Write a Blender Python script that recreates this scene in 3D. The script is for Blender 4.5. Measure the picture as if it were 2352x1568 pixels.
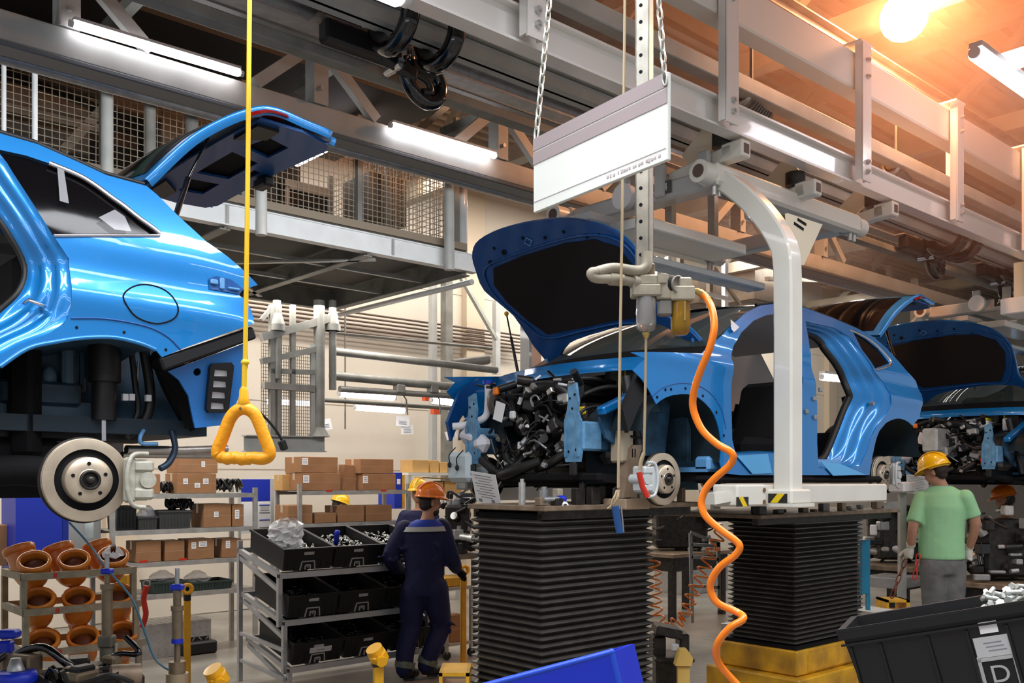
import bpy, bmesh, math, random
from mathutils import Vector, Matrix, Quaternion
from mathutils.geometry import delaunay_2d_cdt
from math import pi, sin, cos, atan2, radians, sqrt, exp
random.seed(7)
scene = bpy.context.scene
for o in list(bpy.data.objects):
    bpy.data.objects.remove(o, do_unlink=True)
COL = scene.collection

# ------------------------------------------------------------------ camera
F, CX, CY, HC = 2150.0, 1176.0, 1100.0, 1.89        # focal length in pixels of the 2352 wide frame, horizon row, eye height
cam = bpy.data.cameras.new('camera')
cam.sensor_width = 36.0
cam.lens = 36.0 * F / 2352.0
cam.shift_x = 0.0
cam.shift_y = (CY - 784.0) / 2352.0
cam.clip_start = 0.05
cam.clip_end = 300
camo = bpy.data.objects.new('camera', cam)
COL.objects.link(camo)
camo.location = (0, 0, HC)
camo.rotation_euler = (pi / 2, 0, 0)
scene.camera = camo

# ------------------------------------------------------------------ world, view
world = bpy.data.worlds.new('world')
scene.world = world
world.use_nodes = True
bg = world.node_tree.nodes['Background']
bg.inputs[0].default_value = (0.93, 0.95, 1.0, 1)
bg.inputs[1].default_value = 0.42
scene.view_settings.view_transform = 'Standard'
scene.view_settings.look = 'None'
scene.view_settings.exposure = 0.0
scene.view_settings.gamma = 1.0
scene.view_settings.use_curve_mapping = False
cy = scene.cycles
cy.use_denoising = True
cy.adaptive_threshold = 0.025
cy.max_bounces = 5
cy.diffuse_bounces = 3
cy.glossy_bounces = 4
cy.transmission_bounces = 5
cy.transparent_max_bounces = 10
cy.volume_bounces = 0
cy.sample_clamp_indirect = 6.0
cy.caustics_reflective = False
cy.caustics_refractive = False

# ------------------------------------------------------------------ frames
TH = atan2(F, 3580.0 - CX)                            # heading of the assembly line in plan
DX, DY = cos(TH), sin(TH)
BASE = Vector((0.926, 5.5, 0))
LM = Matrix.Translation(BASE) @ Matrix.Rotation(TH, 4, 'Z')   # line frame: x along the line, y away from the lens, z up
I4 = Matrix.Identity(4)

def U(px, py, z):
    return Vector(((px - CX) * z / F, z, HC + (CY - py) * z / F))

def PL(px, py, y):
    """point of the line frame with lateral y seen at the given place"""
    r = (px - CX) / F
    x = (r * (BASE.y + y * DX) - BASE.x + y * DY) / (DX - r * DY)
    dep = BASE.y + y * DX + x * DY
    return Vector((x, y, HC + (CY - py) * dep / F))

def LP(px, py, dep):
    """line-frame point at the given depth"""
    return LM.inverted() @ U(px, py, dep)

# ------------------------------------------------------------------ overhead lamps of the hall (area lights under the roof) and an added gallery fill
def area_light(name, loc, size, power, color, rot=(0, 0, 0)):
    l = bpy.data.lights.new(name, 'AREA')
    l.shape = 'RECTANGLE'
    l.size, l.size_y = size
    l.energy = power
    l.color = color
    o = bpy.data.objects.new(name, l)
    COL.objects.link(o)
    o.matrix_world = LM @ Matrix.Translation(loc) @ Matrix.Rotation(rot[2], 4, 'Z') @ Matrix.Rotation(rot[1], 4, 'Y') @ Matrix.Rotation(rot[0], 4, 'X')
    return o
COOL = (0.93, 0.95, 1.0)
area_light('ceiling_lamp_row_aisle', (0.5, -3.2, 5.6), (12, 1.2), 620, COOL, (radians(-28), 0, 0))
area_light('ceiling_lamp_row_rear', (-3.4, -1.6, 5.2), (5, 1.0), 330, COOL, (radians(-30), 0, 0))
area_light('ceiling_lamp_row_wall', (5, 7.2, 6.2), (22, 0.8), 900, (1.0, 0.95, 0.87), (radians(18), 0, 0))
area_light('ceiling_lamp_row_store', (-1, 5.4, 3.75), (6, 0.4), 150, (1.0, 0.95, 0.88))
area_light('gallery_fill_light', (-1.0, 1.75, 4.12), (5.5, 0.05), 75, COOL, (radians(78), 0, 0))  # unseen fill light added behind the rail to brighten the gallery beam
area_light('ceiling_lamp_row_line', (9, 2.8, 5.5), (9, 0.8), 300, (1.0, 0.94, 0.86))
# ------------------------------------------------------------------ materials
MATS = {}
def mat(name, col=(0.5, 0.5, 0.5), rough=0.5, metal=0.0, coat=0.0, emit=None, es=0.0, spec=0.5, var=0.0, vscale=6.0, trans=0.0, ior=1.45, alpha=1.0, bump=0.0, bscale=40.0, col2=None):
    if name in MATS:
        return MATS[name]
    m = bpy.data.materials.new(name)
    m.use_nodes = True
    nt = m.node_tree
    p = nt.nodes['Principled BSDF']
    p.inputs['Base Color'].default_value = (*col, 1)
    p.inputs['Roughness'].default_value = rough
    p.inputs['Metallic'].default_value = metal
    p.inputs['Coat Weight'].default_value = coat
    p.inputs['Coat Roughness'].default_value = 0.04
    p.inputs['Specular IOR Level'].default_value = spec
    p.inputs['Transmission Weight'].default_value = trans
    p.inputs['IOR'].default_value = ior
    p.inputs['Alpha'].default_value = alpha
    if emit:
        p.inputs['Emission Color'].default_value = (*emit, 1)
        p.inputs['Emission Strength'].default_value = es
    tc = None
    if var > 0 or col2:
        tc = nt.nodes.new('ShaderNodeTexCoord')
        nz = nt.nodes.new('ShaderNodeTexNoise')
        nz.inputs['Scale'].default_value = vscale
        nz.inputs['Detail'].default_value = 5
        rp = nt.nodes.new('ShaderNodeValToRGB')
        rp.color_ramp.elements[0].position = 0.32
        rp.color_ramp.elements[1].position = 0.68
        c2 = col2 if col2 else tuple(c * (1 - var) for c in col)
        rp.color_ramp.elements[0].color = (*c2, 1)
        rp.color_ramp.elements[1].color = (*col, 1)
        nt.links.new(tc.outputs['Object'], nz.inputs['Vector'])
        nt.links.new(nz.outputs['Fac'], rp.inputs['Fac'])
        nt.links.new(rp.outputs['Color'], p.inputs['Base Color'])
    if bump > 0:
        tc = tc or nt.nodes.new('ShaderNodeTexCoord')
        n2 = nt.nodes.new('ShaderNodeTexNoise')
        n2.inputs['Scale'].default_value = bscale
        b = nt.nodes.new('ShaderNodeBump')
        b.inputs['Strength'].default_value = bump
        b.inputs['Distance'].default_value = 0.01
        nt.links.new(tc.outputs['Object'], n2.inputs['Vector'])
        nt.links.new(n2.outputs['Fac'], b.inputs['Height'])
        nt.links.new(b.outputs['Normal'], p.inputs['Normal'])
    MATS[name] = m
    return m

PAINT = mat('blue_car_paint', (0.004, 0.215, 0.60), 0.32, 0.35, 1.0, spec=0.5)
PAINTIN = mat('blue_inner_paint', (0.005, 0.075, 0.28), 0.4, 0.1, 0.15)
PRIMER = mat('dull_blue_primer', (0.045, 0.10, 0.16), 0.55, 0.0, 0.1, vscale=7, col2=(.008, .022, .035))
SIDEB = mat('mid_blue_metal', (0.02, 0.17, 0.52), 0.4, 0.1, 0.3)
LBLUE = mat('pale_blue_metal', (0.13, 0.36, 0.68), 0.4, 0.1, 0.5)
BLACKP = mat('black_plastic', (0.008, 0.008, 0.009), 0.42)
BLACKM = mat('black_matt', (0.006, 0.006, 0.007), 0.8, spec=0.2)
GLOSSB = mat('black_gloss', (0.004, 0.004, 0.005), 0.12, 0, 0.5)
RUBBER = mat('black_rubber', (0.012, 0.011, 0.010), 0.5, bump=0.15, bscale=30)
GLASSD = mat('dark_privacy_glass', (0.003, 0.003, 0.004), 0.09, spec=0.28)
CHROME = mat('chrome', (0.75, 0.74, 0.78), 0.12, 1.0)
STEEL = mat('brushed_steel', (0.56, 0.54, 0.51), 0.32, 0.95, var=0.25, vscale=14)
DISCM = mat('machined_iron', (0.66, 0.57, 0.43), 0.38, 0.55, vscale=8, col2=(.44, .36, .27))
ALU = mat('cast_aluminium', (0.62, 0.62, 0.60), 0.42, 0.7, var=0.3, vscale=25)
DKSTEEL = mat('dark_oily_steel', (0.055, 0.05, 0.045), 0.4, 0.6, var=0.5, vscale=20)
GREY = mat('grey_painted_steel', (0.42, 0.425, 0.395), 0.42, 0.0, 0.1, var=0.22, vscale=4)
GREYD = mat('dusty_grey_steel', (0.23, 0.225, 0.20), 0.5, 0.0, var=0.4, vscale=5)
GALV = mat('galvanised_steel', (0.45, 0.46, 0.47), 0.35, 0.6, var=0.25, vscale=18)
WHITE = mat('cream_white_enamel', (0.74, 0.72, 0.64), 0.28, 0.0, 0.4, var=0.10, vscale=3)
WHITEG = mat('grey_white_enamel', (0.52, 0.53, 0.52), 0.35, 0.0, 0.3, var=0.15, vscale=4)
BOARD = mat('white_board', (0.78, 0.80, 0.74), 0.35)
BOARDG = mat('mauve_grey_strip', (0.36, 0.30, 0.30), 0.5)
PAPER = mat('white_paper', (0.85, 0.85, 0.86), 0.6)
INK = mat('grey_ink', (0.22, 0.22, 0.25), 0.7)
YEL = mat('yellow_plastic', (0.86, 0.42, 0.008), 0.35, 0, 0.2)
YELP = mat('yellow_paint', (0.78, 0.40, 0.012), 0.42, 0, 0.1, var=0.3, vscale=7)
STRAPY = mat('yellow_strap', (0.85, 0.55, 0.02), 0.5)
ORANGE = mat('orange_hose', (0.95, 0.22, 0.006), 0.28, 0, 0.3)
CLAY = mat('orange_brown_plastic', (0.78, 0.27, 0.03), 0.28, 0, 0.4, vscale=5, col2=(.52, .14, .025))
BLUEP = mat('royal_blue_plastic', (0.008, 0.03, 0.50), 0.4)
BLUEC = mat('blue_cabinet_paint', (0.012, 0.035, 0.42), 0.42)
TEAL = mat('teal_panel', (0.01, 0.22, 0.38), 0.4)
CARD = mat('brown_cardboard', (0.33, 0.165, 0.075), 0.8, var=0.2, vscale=5)
CARD2 = mat('tan_cardboard', (0.58, 0.34, 0.12), 0.8, var=0.15, vscale=5)
TAPE = mat('packing_tape', (0.55, 0.42, 0.30), 0.25)
TIMB = mat('brown_fixture_steel', (0.30, 0.22, 0.15), 0.5, 0.3, var=0.45, vscale=12)
DUST = mat('dusty_beige_metal', (0.46, 0.41, 0.31), 0.55, 0.1, var=0.3, vscale=25)
RED = mat('red_plastic', (0.55, 0.03, 0.015), 0.4)
REDL = mat('red_lamp', (0.20, 0.004, 0.004), 0.12, 0, 0.6)
GREEN = mat('green_cable_tray', (0.010, 0.085, 0.06), 0.5)
ROPE = mat('hemp_rope', (0.42, 0.33, 0.20), 0.8)
FILM = mat('clear_film', (0.75, 0.76, 0.80), 0.15, 0, 0, alpha=0.35)
TUBE = mat('lamp_tube', (1, 1, 1), 0.5, emit=(0.97, 0.93, 1.0), es=11)
TUBEW = mat('wall_lamp_tube', (1, 1, 1), 0.5, emit=(1.0, 0.92, 0.98), es=9)
SKIN = mat('skin', (0.50, 0.25, 0.16), 0.5, var=0.12, vscale=20)
HAIR = mat('dark_hair', (0.022, 0.012, 0.008), 0.6, bump=0.5, bscale=120)
NAVY = mat('navy_overall', (0.005, 0.007, 0.050), 0.75, bump=1.0, bscale=12)
NAVYY = mat('bright_blue_yoke', (0.010, 0.040, 0.34), 0.7)
REFL = mat('reflective_tape', (0.45, 0.45, 0.42), 0.4)
SHIRT = mat('green_tshirt', (0.28, 0.55, 0.29), 0.8, bump=1.0, bscale=7)
PANTS = mat('grey_trousers', (0.16, 0.16, 0.155), 0.85, var=0.35, vscale=8, bump=1.0, bscale=13)
GLOVE = mat('grey_white_glove', (0.58, 0.56, 0.48), 0.85)
HATO = mat('orange_helmet', (0.88, 0.20, 0.012), 0.28, 0, 0.4)
HATY = mat('yellow_helmet', (0.90, 0.52, 0.006), 0.25, 0, 0.5)
HATW = mat('white_helmet', (0.8, 0.8, 0.78), 0.3, 0, 0.4)
TREAD = mat('tread_plate', (0.50, 0.50, 0.50), 0.38, 0.7, var=0.2, vscale=9)
TRIMG = mat('grey_interior_trim', (0.10, 0.095, 0.09), 0.85)
OILC = mat('amber_oil_bowl', (0.95, 0.50, 0.02), 0.08, 0, 0.5, trans=0.75, ior=1.35)
CLEARB = mat('clear_filter_bowl', (0.80, 0.78, 0.74), 0.12, 0, 0.4, trans=0.7, ior=1.2)
GLASSW = mat('windscreen_glass', (0.30, 0.38, 0.37), 0.03, trans=0.9, ior=1.12)
POLY = mat('clear_polythene', (0.8, 0.8, 0.82), 0.2, alpha=0.55)

# ------------------------------------------------------------------ mesh builder
class MB:
    def __init__(s, M=None):
        s.v = []; s.f = []; s.mi = []; s.sm = []
        s.M = M.copy() if M else I4.copy()
        s.cur = 0; s.smooth = False
    def add(s, vs, fs, smooth=None):
        n = len(s.v)
        M = s.M
        s.v.extend([M @ Vector(v) for v in vs])
        for f in fs:
            s.f.append([i + n for i in f]); s.mi.append(s.cur)
            s.sm.append(s.smooth if smooth is None else smooth)
        return s
    def box(s, c, d, R=None, bev=0.0):
        x, y, z = d[0] / 2, d[1] / 2, d[2] / 2
        c = Vector(c)
        if bev > 0:
            b = min(bev, x * .95, y * .95, z * .95)
            P = []
            for sx in (-1, 1):
                for sy in (-1, 1):
                    for sz in (-1, 1):
                        P += [(sx * (x - b), sy * (y - b), sz * z), (sx * (x - b), sy * y, sz * (z - b)), (sx * x, sy * (y - b), sz * (z - b))]
            bm = bmesh.new()
            for p in P: bm.verts.new(p)
            bmesh.ops.convex_hull(bm, input=bm.verts[:])
            bmesh.ops.dissolve_limit(bm, angle_limit=0.01, verts=bm.verts[:], edges=bm.edges[:])
            bm.verts.index_update()
            vs = [v.co.copy() for v in bm.verts]; fs = [[v.index for v in f.verts] for f in bm.faces]
            bm.free()
        else:
            vs = [Vector((a, b_, c_)) for a in (-x, x) for b_ in (-y, y) for c_ in (-z, z)]
            fs = [(0, 1, 3, 2), (4, 6, 7, 5), (0, 4, 5, 1), (2, 3, 7, 6), (0, 2, 6, 4), (1, 5, 7, 3)]
        if R is not None: vs = [R @ v for v in vs]
        return s.add([v + c for v in vs], fs, False)
    def bb(s, a, b, bev=0.0):
        c = [(a[i] + b[i]) / 2 for i in range(3)]; d = [abs(b[i] - a[i]) for i in range(3)]
        return s.box(c, d, None, bev)
    def bar(s, p, q, w, h, up=(0, 0, 1), bev=0.0):
        p, q = Vector(p), Vector(q); d = q - p; L = d.length
        if L < 1e-6: return s
        d.normalize(); u = Vector(up); sd = d.cross(u)
        if sd.length < 1e-4: sd = d.cross(Vector((1, 0, 0)))
        if sd.length < 1e-4: sd = d.cross(Vector((0, 1, 0)))
        sd.normalize(); u = sd.cross(d)
        R = Matrix((d, sd, u)).transposed()
        return s.box((p + q) / 2, (L, w, h), R, bev)
    def ibeam(s, p, q, w, h, t=0.012, up=(0, 0, 1)):
        p, q = Vector(p), Vector(q); u = Vector(up).normalized()
        s.bar(p + u * (h / 2 - t / 2), q + u * (h / 2 - t / 2), w, t, up)
        s.bar(p - u * (h / 2 - t / 2), q - u * (h / 2 - t / 2), w, t, up)
        return s.bar(p, q, t, h - 2 * t, up)
    def ring(s, c, ax, r, n, ref=None):
        ax = Vector(ax).normalized()
        a = ref if ref is not None else (Vector((0, 0, 1)) if abs(ax.z) < .9 else Vector((1, 0, 0)))
        a = (a - ax * a.dot(ax)).normalized(); b = ax.cross(a)
        return [Vector(c) + (a * cos(2 * pi * i / n) + b * sin(2 * pi * i / n)) * r for i in range(n)]
    def cyl(s, p, q, r, r2=None, n=16, cap=True, smooth=True):
        p, q = Vector(p), Vector(q); r2 = r if r2 is None else r2
        ax = q - p
        a = s.ring(p, ax, r, n); b = s.ring(q, ax, r2, n)
        s.add(a + b, [(i, (i + 1) % n, n + (i + 1) % n, n + i) for i in range(n)], smooth)
        if cap: s.add(a + b, [list(range(n))[::-1], list(range(n, 2 * n))], False)
        return s
    def tube(s, pts, r, n=8, closed=False, cap=True):
        pts = [Vector(p) for p in pts]
        m = len(pts); rs = r if isinstance(r, (list, tuple)) else [r] * m
        vs = []; ref = None
        for i, p in enumerate(pts):
            if closed: t = pts[(i + 1) % m] - pts[i - 1]
            else: t = pts[min(i + 1, m - 1)] - pts[max(i - 1, 0)]
            if t.length < 1e-9: t = Vector((0, 0, 1))
            t.normalize()
            if ref is None: ref = Vector((0, 0, 1)) if abs(t.z) < .9 else Vector((1, 0, 0))
            ref = ref - t * ref.dot(t)
            if ref.length < 1e-5: ref = t.orthogonal()
            ref.normalize()
            b = t.cross(ref)
            vs += [p + (ref * cos(2 * pi * k / n) + b * sin(2 * pi * k / n)) * rs[i] for k in range(n)]
        fs = []
        for i in range(m if closed else m - 1):
            j = (i + 1) % m
            for k in range(n):
                fs.append((i * n + k, i * n + (k + 1) % n, j * n + (k + 1) % n, j * n + k))
        s.add(vs, fs, True)
        if cap and not closed: s.add(vs, [list(range(n))[::-1], list(range((m - 1) * n, m * n))], False)
        return s
    def lathe(s, prof, o=(0, 0, 0), ax=(0, 0, 1), n=24, smooth=True, ref=None):
        """prof: (radius, height) pairs along the axis"""
        ax = Vector(ax).normalized(); o = Vector(o)
        a = ref if ref is not None else (Vector((0, 0, 1)) if abs(ax.z) < .9 else Vector((1, 0, 0)))
        a = (a - ax * a.dot(ax)).normalized(); b = ax.cross(a)
        vs = []
        for r, h in prof:
            vs += [o + ax * h + (a * cos(2 * pi * k / n) + b * sin(2 * pi * k / n)) * max(r, 1e-5) for k in range(n)]
        fs = []
        for i in range(len(prof) - 1):
            for k in range(n):
                fs.append((i * n + k, i * n + (k + 1) % n, (i + 1) * n + (k + 1) % n, (i + 1) * n + k))
        return s.add(vs, fs, smooth)
    def sph(s, c, r, n=14, sc=(1, 1, 1)):
        c = Vector(c); m = n // 2
        vs = []; fs = []
        for i in range(m + 1):
            a = pi * i / m
            for k in range(n):
                vs.append(c + Vector((r * sc[0] * sin(a) * cos(2 * pi * k / n), r * sc[1] * sin(a) * sin(2 * pi * k / n), r * sc[2] * cos(a))))
        for i in range(m):
            for k in range(n):
                fs.append((i * n + k, (i + 1) * n + k, (i + 1) * n + (k + 1) % n, i * n + (k + 1) % n))
        return s.add(vs, fs, True)
    def prism(s, poly, fn, t0, t1):
        """extrude a 2D outline; fn(u, v, t) gives the 3D point"""
        n = len(poly)
        a = [fn(u, v, t0) for u, v in poly]; b = [fn(u, v, t1) for u, v in poly]
        r = delaunay_2d_cdt([Vector(p) for p in poly], [], [list(range(n))], 1, 1e-6)
        tri = [[r[3][i][0] for i in f] for f in r[2] if all(r[3][i] for i in f)]
        s.add(a + b, [t[::-1] for t in tri] + [[i + n for i in t] for t in tri], False)
        return s.add(a + b, [(i, (i + 1) % n, n + (i + 1) % n, n + i) for i in range(n)], False)
    def loft(s, rows, closed=False, smooth=True):
        n = len(rows[0]); vs = [v for r in rows for v in r]
        fs = []
        for i in range(len(rows) - 1):
            for k in range(n if closed else n - 1):
                fs.append((i * n + k, i * n + (k + 1) % n, (i + 1) * n + (k + 1) % n, (i + 1) * n + k))
        return s.add(vs, fs, smooth)
    def panel(s, outline, holes, fn, grid=0.04, thick=0.0, tv=None, smooth=True):
        """sheet filling an outline with holes, bent by fn(u, v); tv(u, v) gives the thickness vector"""
        V = []; E = []
        def loop(p):
            i0 = len(V); p = resample(p, grid)
            V.extend([Vector(q) for q in p])
            m = len(p)
            E.extend([(i0 + i, i0 + (i + 1) % m) for i in range(m)])
            return list(range(i0, i0 + m))
        lo = loop(outline); hs = [loop(h) for h in holes]
        us = [p[0] for p in outline]; vs_ = [p[1] for p in outline]
        O = [V[i] for i in lo]; HS = [[V[i] for i in h] for h in hs]
        u = min(us) + grid / 2
        allb = [q for q in V]
        while u < max(us):
            v = min(vs_) + grid / 2
            while v < max(vs_):
                if inside((u, v), O) and not any(inside((u, v), h) for h in HS):
                    if all((q.x - u) ** 2 + (q.y - v) ** 2 > (grid * .55) ** 2 for q in allb):
                        V.append(Vector((u, v)))
                v += grid
            u += grid
        r = delaunay_2d_cdt(V, E, [], 0, 1e-7)
        P = r[0]; fs = []
        for f in r[2]:
            c = ((P[f[0]].x + P[f[1]].x + P[f[2]].x) / 3, (P[f[0]].y + P[f[1]].y + P[f[2]].y) / 3)
            if inside(c, O) and not any(inside(c, h) for h in HS): fs.append(list(f))
        top = [Vector(fn(p.x, p.y)) for p in P]
        s.add(top, fs, smooth)
        if thick and tv:
            n = len(top)
            bot = [top[i] + Vector(tv(P[i].x, P[i].y)) * thick for i in range(n)]
            s.add(bot, [f[::-1] for f in fs], smooth)
            cnt = {}
            for f in fs:
                for i in range(3):
                    a, b = f[i], f[(i + 1) % 3]
                    k = (min(a, b), max(a, b)); cnt[k] = (cnt[k][0] + 1 if k in cnt else 1, (a, b))
            ed = [e for c, e in cnt.values() if c == 1]
            ws = []; wf = []
            for a, b in ed:
                i = len(ws); ws += [top[a], top[b], bot[b], bot[a]]; wf.append((i + 1, i, i + 3, i + 2))
            s.add(ws, wf, False)
        return s
    def build(s, name, mats, parent=None, merge=False):
        me = bpy.data.meshes.new(name)
        W = WM.get(parent.name, I4) if parent else I4
        Wi = W.inverted()
        me.from_pydata([Wi @ v for v in s.v], [], s.f)
        ms = mats if isinstance(mats, (list, tuple)) else [mats]
        for m in ms: me.materials.append(m)
        me.polygons.foreach_set('material_index', s.mi)
        me.polygons.foreach_set('use_smooth', s.sm)
        bm = bmesh.new(); bm.from_mesh(me)
        bmesh.ops.remove_doubles(bm, verts=bm.verts[:], dist=1e-5) if merge else None
        bmesh.ops.recalc_face_normals(bm, faces=bm.faces[:])
        bm.to_mesh(me); bm.free()
        me.update()
        o = bpy.data.objects.new(name, me)
        COL.objects.link(o)
        if parent:
            o.parent = parent
            WM[o.name] = W
        return o

WM = {}
def resample(p, g):
    out = []
    n = len(p)
    for i in range(n):
        a, b = Vector(p[i]), Vector(p[(i + 1) % n]); L = (b - a).length
        k = max(1, int(round(L / g)))
        out += [a + (b - a) * j / k for j in range(k)]
    return out

def inside(q, poly):
    x, y = q[0], q[1]; c = False; n = len(poly); j = n - 1
    for i in range(n):
        xi, yi = poly[i][0], poly[i][1]; xj, yj = poly[j][0], poly[j][1]
        if (yi > y) != (yj > y) and x < (xj - xi) * (y - yi) / (yj - yi) + xi: c = not c
        j = i
    return c

def spline(pts, k=6, closed=False):
    pts = [Vector(p) for p in pts]; n = len(pts); out = []
    rng = range(n if closed else n - 1)
    for i in rng:
        p0 = pts[(i - 1) % n] if closed or i > 0 else pts[0]
        p1 = pts[i]; p2 = pts[(i + 1) % n]
        p3 = pts[(i + 2) % n] if closed or i + 2 < n else pts[-1]
        for j in range(k):
            t = j / k
            out.append(0.5 * ((2 * p1) + (p2 - p0) * t + (2 * p0 - 5 * p1 + 4 * p2 - p3) * t * t + (3 * p1 - p0 - 3 * p2 + p3) * t ** 3))
    if not closed: out.append(pts[-1])
    return out

def along(pts, m):
    """m points evenly spaced along a polyline"""
    pts = [Vector(p) for p in pts]
    L = [0]
    for i in range(1, len(pts)): L.append(L[-1] + (pts[i] - pts[i - 1]).length)
    out = []; j = 0
    for k in range(m):
        t = L[-1] * k / (m - 1)
        while j < len(pts) - 2 and L[j + 1] < t: j += 1
        sg = L[j + 1] - L[j]
        out.append(pts[j].lerp(pts[j + 1], (t - L[j]) / sg if sg > 0 else 0))
    return out

def tag(o, label=None, cat=None, group=None, kind=None):
    if label: o['label'] = label
    if cat: o['category'] = cat
    if group: o['group'] = group
    if kind: o['kind'] = kind
    return o

def thing(name, label, cat, M=None, group=None):
    o = bpy.data.objects.new(name, None)
    o.empty_display_size = 0.1
    COL.objects.link(o)
    M = M if M is not None else I4
    if isinstance(M, (Vector, tuple)): M = Matrix.Translation(M)
    o.matrix_world = M
    WM[o.name] = M.copy()
    return tag(o, label, cat, group)

def place(o, M):
    o.matrix_world = M
    return o

KIDS = {}
def dup(root, M, label=None, group=None, skip=()):
    def cp(o, par):
        c = o.copy(); COL.objects.link(c)
        if par is not None: c.parent = par
        for ch in list(o.children):
            if ch.name.split('.')[0] not in skip: cp(ch, c)
        return c
    r = cp(root, None)
    r.matrix_world = M
    if label: r['label'] = label
    if group: r['group'] = group
    return r

def one(mb, name, mats, label, cat, group=None, kind=None):
    return tag(mb.build(name, mats), label, cat, group, kind)

def struct(mb, name, mats):
    o = mb.build(name, mats); o['kind'] = 'structure'; return o

def text_mesh(name, txt, size, M, material, parent=None, depth=0.001, align='CENTER'):
    c = bpy.data.curves.new(name, 'FONT'); c.body = txt; c.size = size; c.extrude = depth
    c.align_x = align; c.align_y = 'CENTER'
    t = bpy.data.objects.new(name, c); COL.objects.link(t)
    bpy.context.view_layer.update()
    me = bpy.data.meshes.new_from_object(t.evaluated_get(bpy.context.evaluated_depsgraph_get()))
    bpy.data.objects.remove(t, do_unlink=True)
    W = WM.get(parent.name, I4) if parent else I4
    me.transform(W.inverted() @ M)
    me.materials.clear(); me.materials.append(material)
    o = bpy.data.objects.new(name, me); COL.objects.link(o)
    if parent: o.parent = parent; WM[o.name] = W
    return o
# ================================================================== SETTING
def floor_mat():
    m = bpy.data.materials.new('sealed_concrete'); m.use_nodes = True
    nt = m.node_tree; p = nt.nodes['Principled BSDF']
    tc = nt.nodes.new('ShaderNodeTexCoord')
    n1 = nt.nodes.new('ShaderNodeTexNoise'); n1.inputs['Scale'].default_value = 1.3; n1.inputs['Detail'].default_value = 8
    rp = nt.nodes.new('ShaderNodeValToRGB')
    rp.color_ramp.elements[0].position = .3; rp.color_ramp.elements[1].position = .7
    rp.color_ramp.elements[0].color = (.15, .135, .115, 1); rp.color_ramp.elements[1].color = (.31, .29, .26, 1)
    mp = nt.nodes.new('ShaderNodeMapping'); mp.inputs['Scale'].default_value = (1, 12, 1)
    n2 = nt.nodes.new('ShaderNodeTexNoise'); n2.inputs['Scale'].default_value = 2.0
    nt.links.new(tc.outputs['Object'], n1.inputs['Vector'])
    nt.links.new(tc.outputs['Object'], mp.inputs['Vector']); nt.links.new(mp.outputs[0], n2.inputs['Vector'])
    nt.links.new(n1.outputs['Fac'], rp.inputs['Fac']); nt.links.new(rp.outputs[0], p.inputs['Base Color'])
    r2 = nt.nodes.new('ShaderNodeMapRange'); r2.inputs['To Min'].default_value = .18; r2.inputs['To Max'].default_value = .5
    nt.links.new(n2.outputs['Fac'], r2.inputs['Value']); nt.links.new(r2.outputs[0], p.inputs['Roughness'])
    return m
XA, XB, YA, YB, ZR = -9.0, 34.0, -7.0, 9.2, 7.6
mb = MB(LM); mb.bb((XA, YA, -0.12), (XB, YB, 0)); struct(mb, 'floor', floor_mat())

# back wall of pale sandwich panels: horizontal cassettes as shallow grooves in the mesh
WALLM = mat('cream_wall_panel', (0.68, 0.61, 0.52), 0.5, var=0.08, vscale=1.5)
mb = MB(LM)
mb.bb((XA, YB, 0), (XB, YB + .2, ZR))
z = 0.0
while z < ZR:
    mb.bb((XA, YB - .012, z + .012), (XB, YB, min(ZR, z + 1.0)))
    z += 1.012
struct(mb, 'wall_back', WALLM)
mb = MB(LM); mb.bb((XB, YA, 0), (XB + .2, YB, ZR)); struct(mb, 'wall_right', WALLM)
mb = MB(LM)
for x in range(-6, 34, 6):
    mb.bb((x - .2, YB - .16, 0), (x + .2, YB - .012, ZR))
struct(mb, 'trim_1', mat('cream_pilaster', (0.60, 0.50, 0.38), 0.6))

# corrugated roof deck
ROOFM = mat('brown_roof_deck', (0.30, 0.215, 0.15), 0.6, var=0.3, vscale=2)
mb = MB(LM)
y = YA; row = []
prof = []
while y < YB + .2:
    prof += [(y, ZR), (y + .10, ZR), (y + .13, ZR + .06), (y + .22, ZR + .06)]
    y += .25
mb.loft([[Vector((XA, a, b)) for a, b in prof], [Vector((XB, a, b)) for a, b in prof]], smooth=False)
mb.loft([[Vector((XA, a, b + .05)) for a, b in prof], [Vector((XB, a, b + .05)) for a, b in prof]], smooth=False)
struct(mb, 'ceiling', ROOFM)

# ------------------------------------------------------------------ roof steel: trusses across the hall, purlins along it
TRUSM = mat('brown_grey_roof_steel', (0.30, 0.25, 0.19), 0.55, var=0.3, vscale=3)
def roof_truss(x, lab):
    t = thing('roof_truss', lab, 'truss', LM @ Matrix.Translation((x, 0, 0)), 'roof trusses across the hall')
    M = LM @ Matrix.Translation((x, 0, 0))
    b = MB(M); b.bar((0, YA, 7.45), (0, YB - .2, 7.45), .16, .16); b.build('top_chord', TRUSM, t)
    b = MB(M); b.bar((0, YA, 6.15), (0, YB - .2, 6.15), .2, .2); b.build('bottom_chord', TRUSM, t)
    yy = YA; k = 0
    while yy < YB - 1.6:
        b = MB(M)
        if k % 2 == 0: b.bar((0, yy, 6.2), (0, yy + 1.5, 7.4), .12, .12)
        else: b.bar((0, yy, 7.4), (0, yy + 1.5, 6.2), .12, .12)
        b.box((0, yy + .05, 6.27 if k % 2 == 0 else 7.3), (.03, .5, .34))
        b.build('web_member', TRUSM, t)
        yy += 1.5; k += 1
    return t
TL = ['roof truss over the near end of the assembly line, left of the hanging sign', 'roof truss crossing behind the chains of the hanging sign',
      'roof truss crossing just before the warm flare glow', 'roof truss crossing behind the warm flare glow',
      'roof truss at the far end above the second white square posts', 'roof truss in the far distance beyond the last blue car']
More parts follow.
